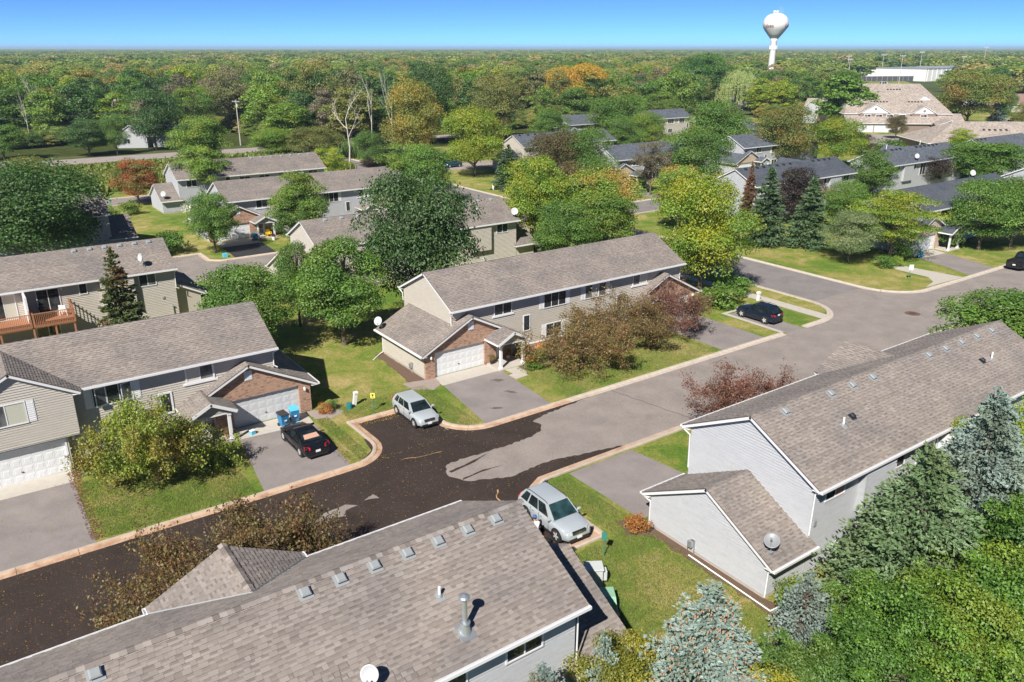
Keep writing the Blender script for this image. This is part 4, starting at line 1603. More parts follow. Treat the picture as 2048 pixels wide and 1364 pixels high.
sl = dict(roof="shingle_slate", vmat="vent_black")
ha = rear_house("white townhouse with a slate roof lined with black vents and a red wood rear deck", 102.6, 129.2, 79.2, "siding_white", side=-1, wing=False,
                vx=[104.6, 107.4, 109, 110.7, 112.4, 114.1, 115.8, 122, 123.6, 125.2, 126.6], **sl)
gable(ha, 117.0, 124.5, 84.0, 88.9, 5.3, 7.5, 'y', "siding_white", "shingle_slate", zb=2.4, oe=.4, og=.25, walls="b", gutters=(False, False), lap=False)
he = rear_house("white townhouse with a slate roof, black vents and a white dish on the eave", 141.7, 168.3, 80.0, "siding_white", side=-1, wing=False,
                vx=[143.5, 145.2, 147.5, 149, 150.4, 156, 157.5, 159, 160.5, 162, 163.5], shingle=False, decks=False, **sl)
gable(he, 150.5, 158, 84.4, 89.6, 5.3, 7.45, 'y', "siding_white", "shingle_slate", zb=2.4, oe=.4, og=.25, walls="b", gutters=(False, False), lap=False, shingle=False)
sat_dish(he, (150.3, 80.6, 5.6), (-.55, -.75, .35), .42, .8, "dish_white")
vent_pipe(he, 146.5, 84.6, 7.5, 1.0)
vent_pipe(he, 158.2, 84.6, 7.5, 1.0)
h2 = rear_house("slate roofed townhouse half hidden behind the wide green crown at the right", 177.5, 200, 79.6, "siding_white", side=-1, wing=False, vx=[179, 180.6, 182.2], shingle=False, decks=False, feats=False, **sl)
rear_house("cream townhouse with a slate roof above the parked teal car", 104.3, 131.0, 142.2, "siding_cream", side=-1, wing=1,
           vx=[106, 108.3, 110.2, 112, 122, 124, 126, 128], shingle=False, decks=False, **sl)
rear_house("slate roofed townhouse below the small white gabled house", 166.5, 182.6, 141.3, "siding_cream", side=-1, wing=False, vx=[172, 174, 176, 178, 180], shingle=False, decks=False, feats=False, **sl)


# ---- beige blocks, farmhouse and other far buildings
def local_house(label, cat, loc, ang, body, name="house"):
    """house built in its own frame and turned by ang"""
    h = thing(name, label, cat, (0, 0, 0))
    body(h)
    h.location = loc
    h.rotation_euler = (0, 0, ang)
    return h


def hip(h, X0, X1, Y0, Y1, ze, zr, sid, roof, hl=0.0, hr=0.0, oe=.5):
    """hipped block: hl / hr how far the ridge ends stand in from the two ends"""
    m = MB()
    m.box(X0 + oe, X1 - oe, Y0 + oe, Y1 - oe, 0, ze - .05)
    m.build("wall", sid, h)
    ym = (Y0 + Y1) / 2
    A, B, C, D = (X0, Y0, ze), (X1, Y0, ze), (X1, Y1, ze), (X0, Y1, ze)
    E, F = (X0 + hl, ym, zr), (X1 - hr, ym, zr)
    dn = lambda p: (p[0], p[1], p[2] - .2)
    for pts in ((A, B, F, E), (C, D, E, F), (D, A, E), (B, C, F)):
        m = MB()
        m.prism([Vector(p) for p in pts], (0, 0, -.15))
        m.build("roof", roof + "_far", h)
    m = MB()
    for p, q in ((A, B), (B, C), (C, D), (D, A)):
        m.tube([dn(p), dn(q)], .12, 4)
        m.build("gutter", "trim_white", h)
        m = MB()


def beige(h):
    # x: along the front (to the right in the view), y: away
    hip(h, -7, 27, 2.5, 34, 5.6, 14.2, "siding_taupe", "shingle_beige", 5.5, 5.5, .6)
    gable(h, -7, 30, -1.2, 8.5, 2.75, 5.6, 'x', "siding_taupe", "shingle_beige", lap=False, shingle=False, oe=.5)
    for x, e, zt in ((2.6, 5.2, 8.6), (17.9, 4.2, 8.0)):
        gable(h, x - e, x + e, 1.9, 14, 5.6, zt, 'y', "siding_taupe", "shingle_beige", lap=False, shingle=False, zb=2.5, oe=.5, gutters=(False, False))
        hw = e - .9
        g = MB()
        g.prism([Vector((x - hw, 2.1, 5.65)), Vector((x + hw, 2.1, 5.65)), Vector((x, 2.1, zt - .45))], (0, .08, 0))
        g.build("gable_face", "trim_white", h)
        v = MB()
        v.lathe((x, 2.06, zt - 1.6), [(0.45, 0), (.45, .06)], 6, 0, 'y')
        v.build("gable_vent", "siding_taupe", h)
    for x in (-.7, 2.9, 6.3, 10.2, 16.9):
        window(h, (x, 2.1, 3.9), XH, (0, -1, 0), 1.9, 1.35, 2, 0, ["window_glass_grey", "window_glass"], trim=.14)
    for x, w in ((-3.1, 4.5), (2.0, 6.2)):
        garage_door(h, (x, -.75, 0), XH, (0, -1, 0), w, 2.2, 8, 4)
    d = MB()
    d.box(9.2, 10.2, -.76, -.7, 0, 2.1)
    d.build("front_door", "trim_white", h)
    gable(h, 19, 27.5, -6, 3, 2.7, 4.2, 'y', "siding_taupe", "shingle_beige", lap=False, shingle=False, oe=.4)
    kk = (14.2 - 5.6) / 15.75
    for x, yy in ((-1, 15), (4, 8.5), (10, 15), (15, 8.5)):
        for j in range(5):
            roof_vent(h, x + j * 1.0, yy, 5.6 + kk * (yy - 2.5), kk, "vent_black", .45)
    d = MB()
    d.prism([Vector((18.5, 9.5, 9.2)), Vector((22.5, 9.5, 9.2)), Vector((20.5, 9.5, 10.4))], (0, 3, 0))
    d.build("dormer", "trim_white", h)


local_house("large beige roofed apartment block with white garage doors and two white gables", "apartment block", (247.5, 150.5, 0), atan2(-.68, .73) + .06, beige, "apartment_block")


def beige_low(h):
    hip(h, 0, 46, 0, 20, 2.9, 7.4, "siding_taupe", "shingle_beige", 10, 10)
    window(h, (9.5, .5, 1.0), XH, (0, -1, 0), 2.4, 1.3, 2, 0, ["window_glass_grey"] * 2, trim=.14)
    window(h, (17.5, .5, 1.0), XH, (0, -1, 0), 2.4, 1.3, 2, 0, ["window_glass_grey"] * 2, trim=.14)
    d = MB()
    d.box(13.2, 14.6, .38, .5, 0, 2.2)
    dd = d.build("patio_door", "trim_white", h)
    d = MB()
    d.box(13.45, 14.35, .33, .38, .3, 2.0)
    d.build("pane", "window_glass_grey", dd)
    for j in range(5):
        roof_vent(h, 16 + j * 1.4, 6, 2.9 + .45 * 6, .45, "vent_black", .5)


local_house("long low beige roofed house with a taupe wall at the right edge", "house", (206, 108, 0), atan2(-.62, .78), beige_low)


def farm(h):
    gable(h, 0, 9, 0, 8, 3.2, 6.2, 'y', "siding_white", "shingle_slate", lap=False, shingle=False)
    gable(h, 9.2, 22, 1.5, 10, 3.0, 5.6, 'x', "siding_white", "shingle_slate", lap=False, shingle=False)
    window(h, (2.6, .3, 1.2), XH, (0, -1, 0), 1.5, 1.2, 2, 0)


local_house("white farmhouse with dark roof partly hidden by a dark round tree across the road", "house", (40.5, 242, 0), radians(-28), farm)


def red_roof(h):
    gable(h, 0, 13, 0, 10, 5.4, 9.4, 'x', "siding_cream", "shingle_red", lap=False, shingle=False)
    for x in (1.5, 5, 8.5):
        window(h, (x, .5, 3.6), XH, (0, -1, 0), 1.5, 1.3, 2, 0)
    window(h, (7.5, .5, 1.0), XH, (0, -1, 0), 1.5, 1.3, 2, 0)


local_house("house with reddish brown roof in the woods above the farmhouse", "house", (48, 287, 0), radians(-30), red_roof)


def blue_gable(h):
    gable(h, 0, 10, 0, 12, 6.0, 9.3, 'y', "siding_blue", "shingle_slate", lap=False, shingle=False)
    gable(h, -7, 0.2, 1, 11, 5.2, 8.2, 'x', "siding_blue", "shingle_brown", lap=False, shingle=False)


local_house("blue grey gabled house behind the reddish roof in the woods", "house", (60, 318, 0), radians(-30), blue_gable)


def white_gable(h):
    gable(h, 0, 8, 0, 10, 3.4, 6.6, 'y', "siding_white", "shingle_slate", lap=False, shingle=False)
    gable(h, 7.8, 18, 2, 10, 3.0, 5.4, 'x', "siding_white", "shingle_slate", lap=False, shingle=False)
    window(h, (3, .3, 1.3), XH, (0, -1, 0), 1.6, 1.3, 2, 0)


local_house("small white gabled house with a grey roof right of the weeping willow", "house", (309, 262, 0), radians(-42), white_gable)


def brown_end(h):
    gable(h, 0, 9, 0, 14, 3.2, 6.6, 'y', "siding_cream", "shingle_red", lap=False, shingle=False)
    gable(h, 8.5, 30, 3, 18, 3.2, 7.2, 'x', "siding_cream", "shingle_red", lap=False, shingle=False)
    gable(h, 10.5, 18, -5.5, 6, 2.8, 5.4, 'y', "siding_cream", "shingle_red", lap=False, shingle=False)
    garage_door(h, (11.8, -5.26, 0), XH, (0, -1, 0), 4.9, 2.2, 8, 4)
    window(h, (2.5, .25, 1.0), XH, (0, -1, 0), 2.4, 1.7, 3, 0, trim=.14)


local_house("brown roofed cream house with a closed garage door at the far right", "house", (360, 178, 0), radians(-52), brown_end)


def chapel(h):
    gable(h, 0, 16, 0, 12, 4.2, 8.2, 'x', "siding_taupe", "shingle_beige", lap=False, shingle=False)
    gable(h, 1, 7, -3, 4, 5.2, 8.0, 'y', "siding_white", "shingle_beige", lap=False, shingle=False)


local_house("beige roofed house half hidden left of the tall narrow tree", "house", (262, 186, 0), radians(-70), chapel)


def white_hall(h):
    b = MB()
    b.box(0, 122, 0, 45, 0, 9.5)
    b.build("wall", "building_white", h)
    b = MB()
    b.box(-.3, 122.3, -.3, 45.3, 9.5, 10.1)
    b.box(35, 118, 1, 30, 10.1, 10.9)
    b.build("roof", "vent_grey", h)
    for i in range(18):
        p = MB()
        p.box(2 + i * 6.6, 2.5 + i * 6.6, -.35, 0, 0, 9.5)
        p.build("pilaster", "building_white", h)


local_house("long white flat roofed hall near the horizon at the right", "hall", (669.4, 362.6, 0), radians(-1.4), white_hall, "hall")


def white_shops(h):
    gable(h, 0, 26, 0, 14, 6, 8.5, 'x', "building_white", "shingle_slate", lap=False, shingle=False)
    b = MB()
    b.box(28, 52, -2, 10, 0, 7)
    b.build("wall", "building_white", h)
    b = MB()
    b.box(28, 40, -8, -2.1, 0, 5)
    b.build("annex", "building_white", h)
    for i in range(5):
        window(h, (30 + i * 4, -2.0, 4.4), XH, (0, -1, 0), 2.4, 1.4, 2, 0)


local_house("cluster of white roofed shops beyond the ball field", "shops", (668, 462, 0), radians(-33), white_shops, "shops")

# ------------------------------------------------------------------ ground, streets, kerbs
S = 40000
gm = bpy.data.meshes.new("ground")
gm.from_pydata([(-S, -S, 0), (S, -S, 0), (S, S, 0), (-S, S, 0)], [], [(0, 1, 2, 3)])
gm.materials.append(M["far_land"])
put("ground", gm, kind="structure")
sheet("lawn", [(-60, -20), (215, -20), (215, 205), (-60, 205)], 0.004, "lawn")
sheet("meadow", rag([(-60, 166), (64, 166), (76, 186), (77, 211), (-60, 209)], 3, .8), 0.008, "meadow")
sheet("woodland_floor", rag([(-150, 226), (60, 233), (150, 170), (200, 200), (240, 215), (330, 280), (600, 500), (500, 900), (-150, 900)], 12, 3, 4), 0.006, "woodland_floor")
sheet("lawn_far", [(215, -20), (420, -20), (420, 225), (215, 205)], 0.005, "lawn")
Z1, Z2, Z3 = 0.012, 0.016, 0.02
sheet("street", [(-80, 34.9), (76, 34.9), (160, 34.9), (160, 43.2), (87, 43.2)] + arc(87.5, 47.9, 4.7, 270, 180, 8) + [(82.8, 48), (73.4, 48)] +
      arc(68.7, 48, 4.7, 0, -90, 8) + [(68.7, 43.2), (-80, 43.2)], Z1, "asphalt_street")
sheet("cross_street", [(73.4, 47.95), (82.8, 47.95), (82.9, 212), (74.5, 212)], Z1 + .001, "asphalt_cross")
sheet("street_two", [(-80, 94.2), (73.4, 94.2), (73.4, 102.2), (-80, 102.2)], Z1 + .003, "asphalt_street")
sheet("street_three", [(82.85, 94.2), (200, 94.2), (200, 102.2), (82.85, 102.2)], Z1 + .003, "asphalt_cross")
sheet("street_four", [(-80, 151), (74.4, 151), (74.4, 158.8), (-80, 158.8)], Z1 + .003, "asphalt_street")
sheet("street_five", [(82.9, 154), (100, 154), (160, 156), (160, 164), (82.9, 163)], Z1 + .003, "asphalt_road_far")
sheet("main_road", [(-300, 213), (40, 213), (90, 211.5), (150, 214), (150, 222), (90, 221), (45, 224), (-300, 222)], Z1 + .002, "asphalt_road_far")
sheet("far_drive", [(215, 128), (236, 150), (262, 128), (300, 100), (292, 92), (240, 118)], Z1, "asphalt_road_far")
sheet("far_street", [(300, 128), (330, 150), (380, 140), (420, 120), (420, 110), (360, 122)], Z1, "asphalt_road_far")
# parking bays
sheet("parking_bay", [(20.9, 43.1), (25.9, 43.1), (26.0, 45), (25.9, 49.0), (20.9, 49.0)], Z1 + .001, "asphalt_street")
sheet("parking_bay", [(20.9, 28.4), (25.8, 28.4), (26.1, 35.0), (20.4, 35.0)], Z1 + .001, "asphalt_street")
sheet("parking_bay", [(21.5, 102), (26.0, 102), (26.0, 107.5), (21.5, 107.5)], Z1 + .001, "asphalt_street")
sheet("parking_bay", [(62.8, 43.2), (65.3, 43.2), (65.3, 50.3), (62.8, 50.3)], Z1 + .001, "asphalt_drive")
sheet("street_corner", [(17.2, 42.9), (21.2, 42.9), (21.2, 46.4), (20.4, 46.4), (20.1, 44.6), (18.8, 43.5)], Z1 + .0005, "asphalt_wet")
sheet("street_corner", [(25.7, 46.4), (25.7, 42.9), (29.2, 42.9), (27.9, 43.5), (26.8, 44.5), (26.4, 46.4)], Z1 + .0005, "asphalt_wet")
# dark soaked patch covered with leaf litter
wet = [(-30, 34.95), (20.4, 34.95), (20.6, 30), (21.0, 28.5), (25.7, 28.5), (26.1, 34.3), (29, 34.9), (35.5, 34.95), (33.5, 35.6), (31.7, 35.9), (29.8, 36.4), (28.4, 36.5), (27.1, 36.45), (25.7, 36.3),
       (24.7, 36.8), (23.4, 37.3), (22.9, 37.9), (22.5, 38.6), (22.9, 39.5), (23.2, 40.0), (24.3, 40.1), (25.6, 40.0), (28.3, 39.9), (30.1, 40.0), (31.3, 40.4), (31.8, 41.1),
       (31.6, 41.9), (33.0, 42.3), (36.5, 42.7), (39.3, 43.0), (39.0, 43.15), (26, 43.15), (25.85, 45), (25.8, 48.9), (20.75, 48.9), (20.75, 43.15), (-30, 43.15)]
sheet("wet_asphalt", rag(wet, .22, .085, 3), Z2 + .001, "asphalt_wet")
for i, (pts, s) in enumerate([([(14.6, 34.6 + 4.6), (15.6, 39.9), (17.0, 40.1), (17.6, 39.6), (16.8, 39.5), (16.4, 39.0), (15.8, 39.3)], 2),
                              ([(18.1, 39.9), (18.9, 40.2), (19.0, 39.6)], 3)]):
    sheet("dry_spot", rag([(x - 1.2, y - .8) for x, y in pts], .3, .05, s), Z2 + .003, "asphalt_street")
for pts in ([(22.9, 38.9), (24.6, 39.15), (26.5, 39.8), (24.4, 39.35), (22.9, 39.15)], [(23.0, 37.7), (24.8, 37.9), (26.3, 37.8), (24.8, 38.05), (23.2, 37.9)]):
    sheet("wet_streak", rag(pts, .3, .03, 5), Z2 + .004, "asphalt_wet")
# rusty settled lines and cracks
for i, pts in enumerate([[(-4.2, 42.6), (-4.4, 40), (-5.2, 37.5), (-5.6, 35.4)], [(21.0, 42.3), (22.4, 41.9), (23.8, 41.7)], [(24.0, 35.5), (23.0, 33.5)]]):
    q = rag(pts, .3, .08, i, closed=False)
    sheet("silt_line", [(x, y) for x, y in q] + [(x + .1 + .04 * sin(j), y + .02) for j, (x, y) in enumerate(q[::-1])], Z2 + .004, "clay_orange")
for i, pts in enumerate([[(88, 42.6), (97, 37.5), (104, 35.5)], [(78.6, 39.0), (76.5, 35.5)], [(40, 42.8), (41.4, 35.2)], [(8.5, 42.8), (8.0, 35.2)]]):
    q = rag(pts, .5, .08, i + 7, closed=False)
    sheet("crack", q + [(x + .05, y + .03) for x, y in q[::-1]], Z2 + .002, "iron")
mh = MB()
mh.lathe((78.2, 39.6, Z1 - .002), [(.75, 0), (.75, .006), (.0, .006)], 24)
mh.build("asphalt_ring", "mulch", None, kind="structure")
mh = thing("manhole_cover", "round rusty manhole cover in the middle of the junction", "manhole cover", (78.2, 39.6, Z1))
b = MB()
b.lathe((0, 0, 0.006), [(.36, 0), (.36, .012), (.3, .016), (0, .016)], 24)
b.build("cover", "iron", mh, local=True)
b = MB()
for i in range(-3, 4):
    b.box(-.25, .25, i * .08 - .015, i * .08 + .015, .02, .03)
b.build("rib", "iron", mh, local=True)


def gd(name, pts, mat="asphalt_drive", z=None):
    return sheet(name, pts, z or Z3, mat)


gd("driveway", [(29.7, 51.3), (28.6, 43.35), (34.6, 43.35), (35.1, 48.9), (35.3, 51.3)])
gd("driveway_apron", [(29.8, 53.15), (29.65, 51.3), (35.6, 51.3), (35.7, 53.1)], "concrete")
gd("driveway", [(54.2, 51.3), (54.2, 43.5), (60.0, 43.5), (60.0, 51.3)])
gd("driveway_apron", [(54.2, 53.1), (54.2, 51.3), (60.0, 51.3), (60.0, 53.1)], "concrete")
gd("driveway", [(13.4, 51.3), (12.4, 43.35), (18.1, 43.35), (18.6, 50.9)])
gd("driveway_apron", [(13.5, 53.1), (13.4, 51.3), (18.6, 50.9), (18.8, 53.1)], "concrete")
gd("driveway", [(-2.4, 51.7), (-2.4, 43.35), (3.1, 43.35), (3.15, 51.6)])
gd("driveway_apron", [(-2.0, 53.4), (-2.2, 51.7), (3.15, 51.6), (3.4, 53.3)], "concrete")
gd("driveway", [(29.0, 28.0), (28.95, 34.5), (34.4, 34.5), (35.2, 28.0)])
gd("driveway", [(29.2, 102.3), (34.7, 102.3), (35.0, 109.4), (29.6, 109.4)], "asphalt_fresh")
gd("driveway_apron", [(29.6, 109.4), (35.0, 109.4), (35, 113), (29.6, 113)], "concrete")
gd("driveway", [(97.8, 43.5), (103.8, 43.5), (106.4, 51.0), (100.9, 51.2)])
gd("driveway_apron", [(100.9, 51.2), (106.4, 51.0), (107, 53), (101.2, 53)], "concrete")
gd("driveway", [(104.5, 102), (110, 102), (110, 112.5), (104.5, 112.5)])
gd("driveway", [(57.5, 94.5), (63, 94.5), (63, 89), (57.5, 89)])
gd("driveway", [(12, 94.5), (18, 94.5), (18, 90), (12, 90)])
gd("driveway", [(378, 164), (390, 152), (402, 162), (388, 176)], "asphalt_fresh")
sheet("oil_stain", rag([(33.3, 50.0), (34.0, 50.0), (34.4, 49.4), (33.8, 49.3)], .15, .05, 8), Z3 + .004, "stain_dark")
sheet("oil_stain", rag([(30.3, 45.6), (30.9, 45.5), (31.2, 45.0), (30.6, 45.1)], .15, .06, 9), Z3 + .004, "stain_dark")
sheet("oil_stain", rag([(33.0, 47.6), (33.4, 47.5), (33.8, 46.6), (33.4, 46.8)], .15, .06, 10), Z3 + .004, "stain_dark")
# walks
sheet("footpath", [(35.6, 51.1), (36.9, 51.1), (36.9, 49.9), (36.5, 49.1), (35.2, 49.0), (35.2, 50.0), (35.7, 50.1)], Z3 + .004, "concrete")
sheet("footpath", [(69.2, 43.7), (70.8, 44.2), (70.6, 56), (70.4, 92), (68.9, 92), (69.1, 56)], Z3 + .001, "concrete")
sheet("footpath", [(88.5, 43.9), (96.3, 43.6), (95.6, 50.6), (94.2, 51.2), (93.2, 50.2), (93.0, 46), (91.5, 44.6)], Z3 + .001, "concrete")
sheet("footpath", [(62.3, 43.6), (62.8, 43.6), (62.8, 50.8), (62.3, 50.8)], Z3 + .004, "concrete")
sheet("footpath", [(62.3, 50.5), (65.9, 50.5), (65.9, 50.9), (62.3, 50.9)], Z3 + .005, "concrete")
# planting beds
sheet("mulch_bed", rag([(28.3, 60.8), (29.1, 60.8), (29.1, 52.9), (27.6, 53.0), (28.0, 55)], .4, .12, 3), Z3, "mulch")
sheet("mulch_bed", rag([(27.2, 53.6), (29.9, 53.1), (29.7, 51.6), (28.6, 50.9), (27.4, 51.9)], .4, .12, 4), Z3 + .003, "river_rock")
sheet("mulch_bed", rag([(37.7, 53.6), (52, 53.6), (50, 52.3), (44, 51.9), (40, 50.6), (37.2, 50.0), (37.0, 51.2)], .4, .1, 5), Z3 + .002, "mulch")
sheet("mulch_bed", rag([(3.3, 53.7), (10.2, 53.7), (9.8, 52.7), (3.4, 51.8)], .4, .15, 6), Z3 + .002, "mulch")
sheet("mulch_bed", rag([(27.6, 28.6), (29.0, 28.2), (29.0, 17.4), (36, 17.4), (36, 16.2), (28.2, 16.2), (28.3, 26.4), (27.3, 27.3)], .5, .12, 6), Z3 + .002, "mulch")
sheet("mulch_bed", rag([(18.9, 52.9), (20.7, 52.7), (21.2, 51.4), (20, 50.8), (18.9, 51.4)], .3, .08, 6), Z3 + .002, "river_rock")


def kerb(pts, side, stain=None, seg=3.0, name="kerb", joints=True):
    """mountable concrete kerb following the BACK line pts; the street lies on 'side' (+1: left of travel)"""
    # resample
    P = [Vector((a, b, 0)) for a, b in pts]
    d = [0]
    for i in range(1, len(P)):
        d.append(d[-1] + (P[i] - P[i - 1]).length)
    root = put(name, None, None, (P[0].x, P[0].y, 0), kind="structure")
    prof = [(0.0, -0.02, 0), (0.0, .11, 0), (.13, .12, 0), (.24, .105, .3), (.32, .045, .8), (.62, .03, 1), (.66, -.02, 1)]

    def at(s):
        for i in range(1, len(P)):
            if s <= d[i] + 1e-6:
                t = (s - d[i - 1]) / max(1e-6, d[i] - d[i - 1])
                return P[i - 1].lerp(P[i], t), (P[i] - P[i - 1]).normalized()
        return P[-1], (P[-1] - P[-2]).normalized()
    n = max(1, round(d[-1] / seg))
    nodes = sorted(set([i * d[-1] / n for i in range(n + 1)] + [x for x in d]))
    for k in range(n):
        a, b = k * d[-1] / n + .012, (k + 1) * d[-1] / n - .012
        ss = [a] + [x for x in d if a + .02 < x < b - .02] + [b]
        vs, fs, tt = [], [], []
        for s in ss:
            c, _ = at(s)
            t0, t1 = at(max(0, s - .25))[1], at(min(d[-1], s + .25))[1]
            tg = (t0 + t1).normalized()
            nn = Vector((-tg.y, tg.x, 0)) * side
            for (o, z, st) in prof:
                vs.append(c + nn * o + Vector((0, 0, z)))
        m = len(prof)
        st = stain(at((a + b) / 2)[0]) if stain else 0.15
        for i in range(len(ss) - 1):
            for j in range(m - 1):
                f = (i * m + j, i * m + j + 1, (i + 1) * m + j + 1, (i + 1) * m + j)
                fs.append(f if side < 0 else f[::-1])
                tt.append(min(1, .25 * st + .85 * st * prof[j + 1][2]))
        for e in (0, len(ss) - 1):
            fs.append(tuple(e * m + j for j in range(m)) if (e == 0) != (side < 0) else tuple(e * m + j for j in range(m - 1, -1, -1)))
            tt.append(.2)
        mb = MB()
        mb.add(vs, fs)
        mb.t = tt
        mb.build("kerb_stone", "kerb_concrete", root, attr="stain")
    return root


stA = lambda p: 1.0 if p.x < 21 else (0.85 if p.x < 36 else (.25 if p.x < 40 else .06))
kerb([(-30, 43.45), (17.3, 43.45)] + arc(18.2, 45.8, 2.35, -90, 0, 7)[1:] + [(20.5, 49.5)], -1, stA)
kerb([(20.5, 49.5), (26.2, 49.45)], -1, lambda p: .9)
kerb([(26.35, 49.4), (26.35, 45.9)] + arc(28.8, 45.9, 2.45, 180, 270, 7)[1:] + [(45, 43.5), (62.3, 43.6)], -1, stA)
kerb([(65.6, 43.7), (68.2, 43.75)] + arc(68.3, 48.6, 4.85, -88, 0, 8) + [(73.15, 60), (73.15, 93.9)], -1, lambda p: .05)
kerb([(82.95 + .1, 93.9), (82.95, 60), (82.9, 48.6)] + arc(87.6, 48.2, 4.7, 180, 270, 8)[1:] + [(97, 43.45), (160, 43.45)], -1, lambda p: .05)
kerb([(160, 34.65), (27.2, 34.65), (26.45, 34.3), (26.3, 28.0)], -1, lambda p: .8 if p.x < 34 else (.5 if p.x < 40 else .05))
kerb([(26.2, 27.9), (20.6, 27.9)], -1, lambda p: .8)
kerb([(20.3, 28.1), (20.3, 34.5), (-30, 34.65)], -1, lambda p: .9)
kerb([(73.15, 93.9), (-30, 93.9)], -1, lambda p: .1, name="kerb")
kerb([(-30, 102.5), (21.2, 102.5), (21.2, 107.8), (26.3, 107.8), (26.3, 103.4), (27.3, 102.5), (73.15, 102.5), (73.4, 150.6)], -1, lambda p: .35, name="kerb")
kerb([(83.2, 153.6), (83.1, 102.5), (160, 102.5)], -1, lambda p: .1, name="kerb")
kerb([(160, 93.9), (83.05, 93.9)], -1, lambda p: .1, name="kerb")
kerb([(74.2, 150.7), (-30, 150.7)], -1, lambda p: .6, name="kerb")
kerb([(-30, 159.1), (74.3, 159.1), (74.4, 210)], -1, lambda p: .6, name="kerb")
kerb([(83.2, 210), (83.2, 163.3)], -1, lambda p: .1, name="kerb")

# ------------------------------------------------------------------ plants: leaf and limb meshes
def leafquads(C, size, r, nrm=None, spread=0.9, aspect=1.5):
    """rhombic leaves at points C (n,3); normals near nrm"""
    n = len(C)
    v = r.normal(size=(n, 3))
    if nrm is not None:
        v = v * spread + nrm * 1.0
    v /= np.linalg.norm(v, axis=1, keepdims=True) + 1e-9
    a = np.cross(v, r.normal(size=(n, 3)))
    a /= np.linalg.norm(a, axis=1, keepdims=True) + 1e-9
    b = np.cross(v, a)
    s = (size * (0.6 + 0.8 * r.random(n)))[:, None]
    w = s / aspect
    V = np.empty((n, 4, 3))
    V[:, 0] = C - a * s * .5
    V[:, 1] = C + b * w * .5 + v * s * .06
    V[:, 2] = C + a * s * .5
    V[:, 3] = C - b * w * .5 + v * s * .06
    return V.reshape(-1, 3), np.arange(n * 4).reshape(-1, 4)


def clump_leaves(clumps, n, size, r, flat=1.0, droop=0.0, core=0.25, aspect=1.5):
    """clumps: (x,y,z,rx,rz,tint); leaves on the shells of the clumps"""
    cl = np.array(clumps)
    wt = cl[:, 3] ** 2
    idx = r.choice(len(cl), n, p=wt / wt.sum())
    d = r.normal(size=(n, 3))
    d /= np.linalg.norm(d, axis=1, keepdims=True)
    d[:, 2] = np.where(d[:, 2] < -0.2, -d[:, 2] * r.random(n), d[:, 2])
    d /= np.linalg.norm(d, axis=1, keepdims=True)
    rad = 1.0 - core * r.random(n) ** 1.5 + 0.12 * r.normal(size=n)
    c = cl[idx]
    P = c[:, :3] + d * rad[:, None] * np.stack([c[:, 3], c[:, 3], c[:, 4]], 1)
    P[:, 2] -= droop * (r.random(n) ** 2)
    nr = d.copy()
    nr[:, 2] += 0.5
    V, F = leafquads(P, size, r, nr, 0.75, aspect)
    t = np.clip(c[:, 5] + (r.random(n) - .5) * .6, 0, 1)
    return V, F, t


def tubes(segs, sides=4):
    """segs: list of (p0, p1, r0, r1)"""
    n = len(segs)
    A = np.array([s[0] for s in segs], float)
    B = np.array([s[1] for s in segs], float)
    ra = np.array([s[2] for s in segs])[:, None]
    rb = np.array([s[3] for s in segs])[:, None]
    d = B - A
    d /= np.linalg.norm(d, axis=1, keepdims=True) + 1e-9
    h = np.where(np.abs(d[:, 2:3]) < .9, np.array([[0, 0, 1.0]]), np.array([[1.0, 0, 0]]))
    u = np.cross(d, h)
    u /= np.linalg.norm(u, axis=1, keepdims=True)
    w = np.cross(d, u)
    V = np.empty((n, 2 * sides, 3))
    for k in range(sides):
        a = 2 * pi * k / sides
        o = u * cos(a) + w * sin(a)
        V[:, k] = A + o * ra
        V[:, sides + k] = B + o * rb
    F = []
    base = (np.arange(n) * 2 * sides)[:, None]
    for k in range(sides):
        j = (k + 1) % sides
        F.append(np.concatenate([base + k, base + j, base + sides + j, base + sides + k], 1))
    return V.reshape(-1, 3), np.stack(F, 1).reshape(-1, 4)


def limb(p, q, r0, r1, r, n=4, wob=0.08):
    """wobbly limb from p to q"""
    p, q = np.array(p, float), np.array(q, float)
    L = np.linalg.norm(q - p)
    pts = [p + (q - p) * i / n + (r.normal(size=3) * wob * L * (0.5 if 0 < i < n else 0)) for i in range(n + 1)]
    return [(pts[i], pts[i + 1], r0 + (r1 - r0) * i / n, r0 + (r1 - r0) * (i + 1) / n) for i in range(n)]


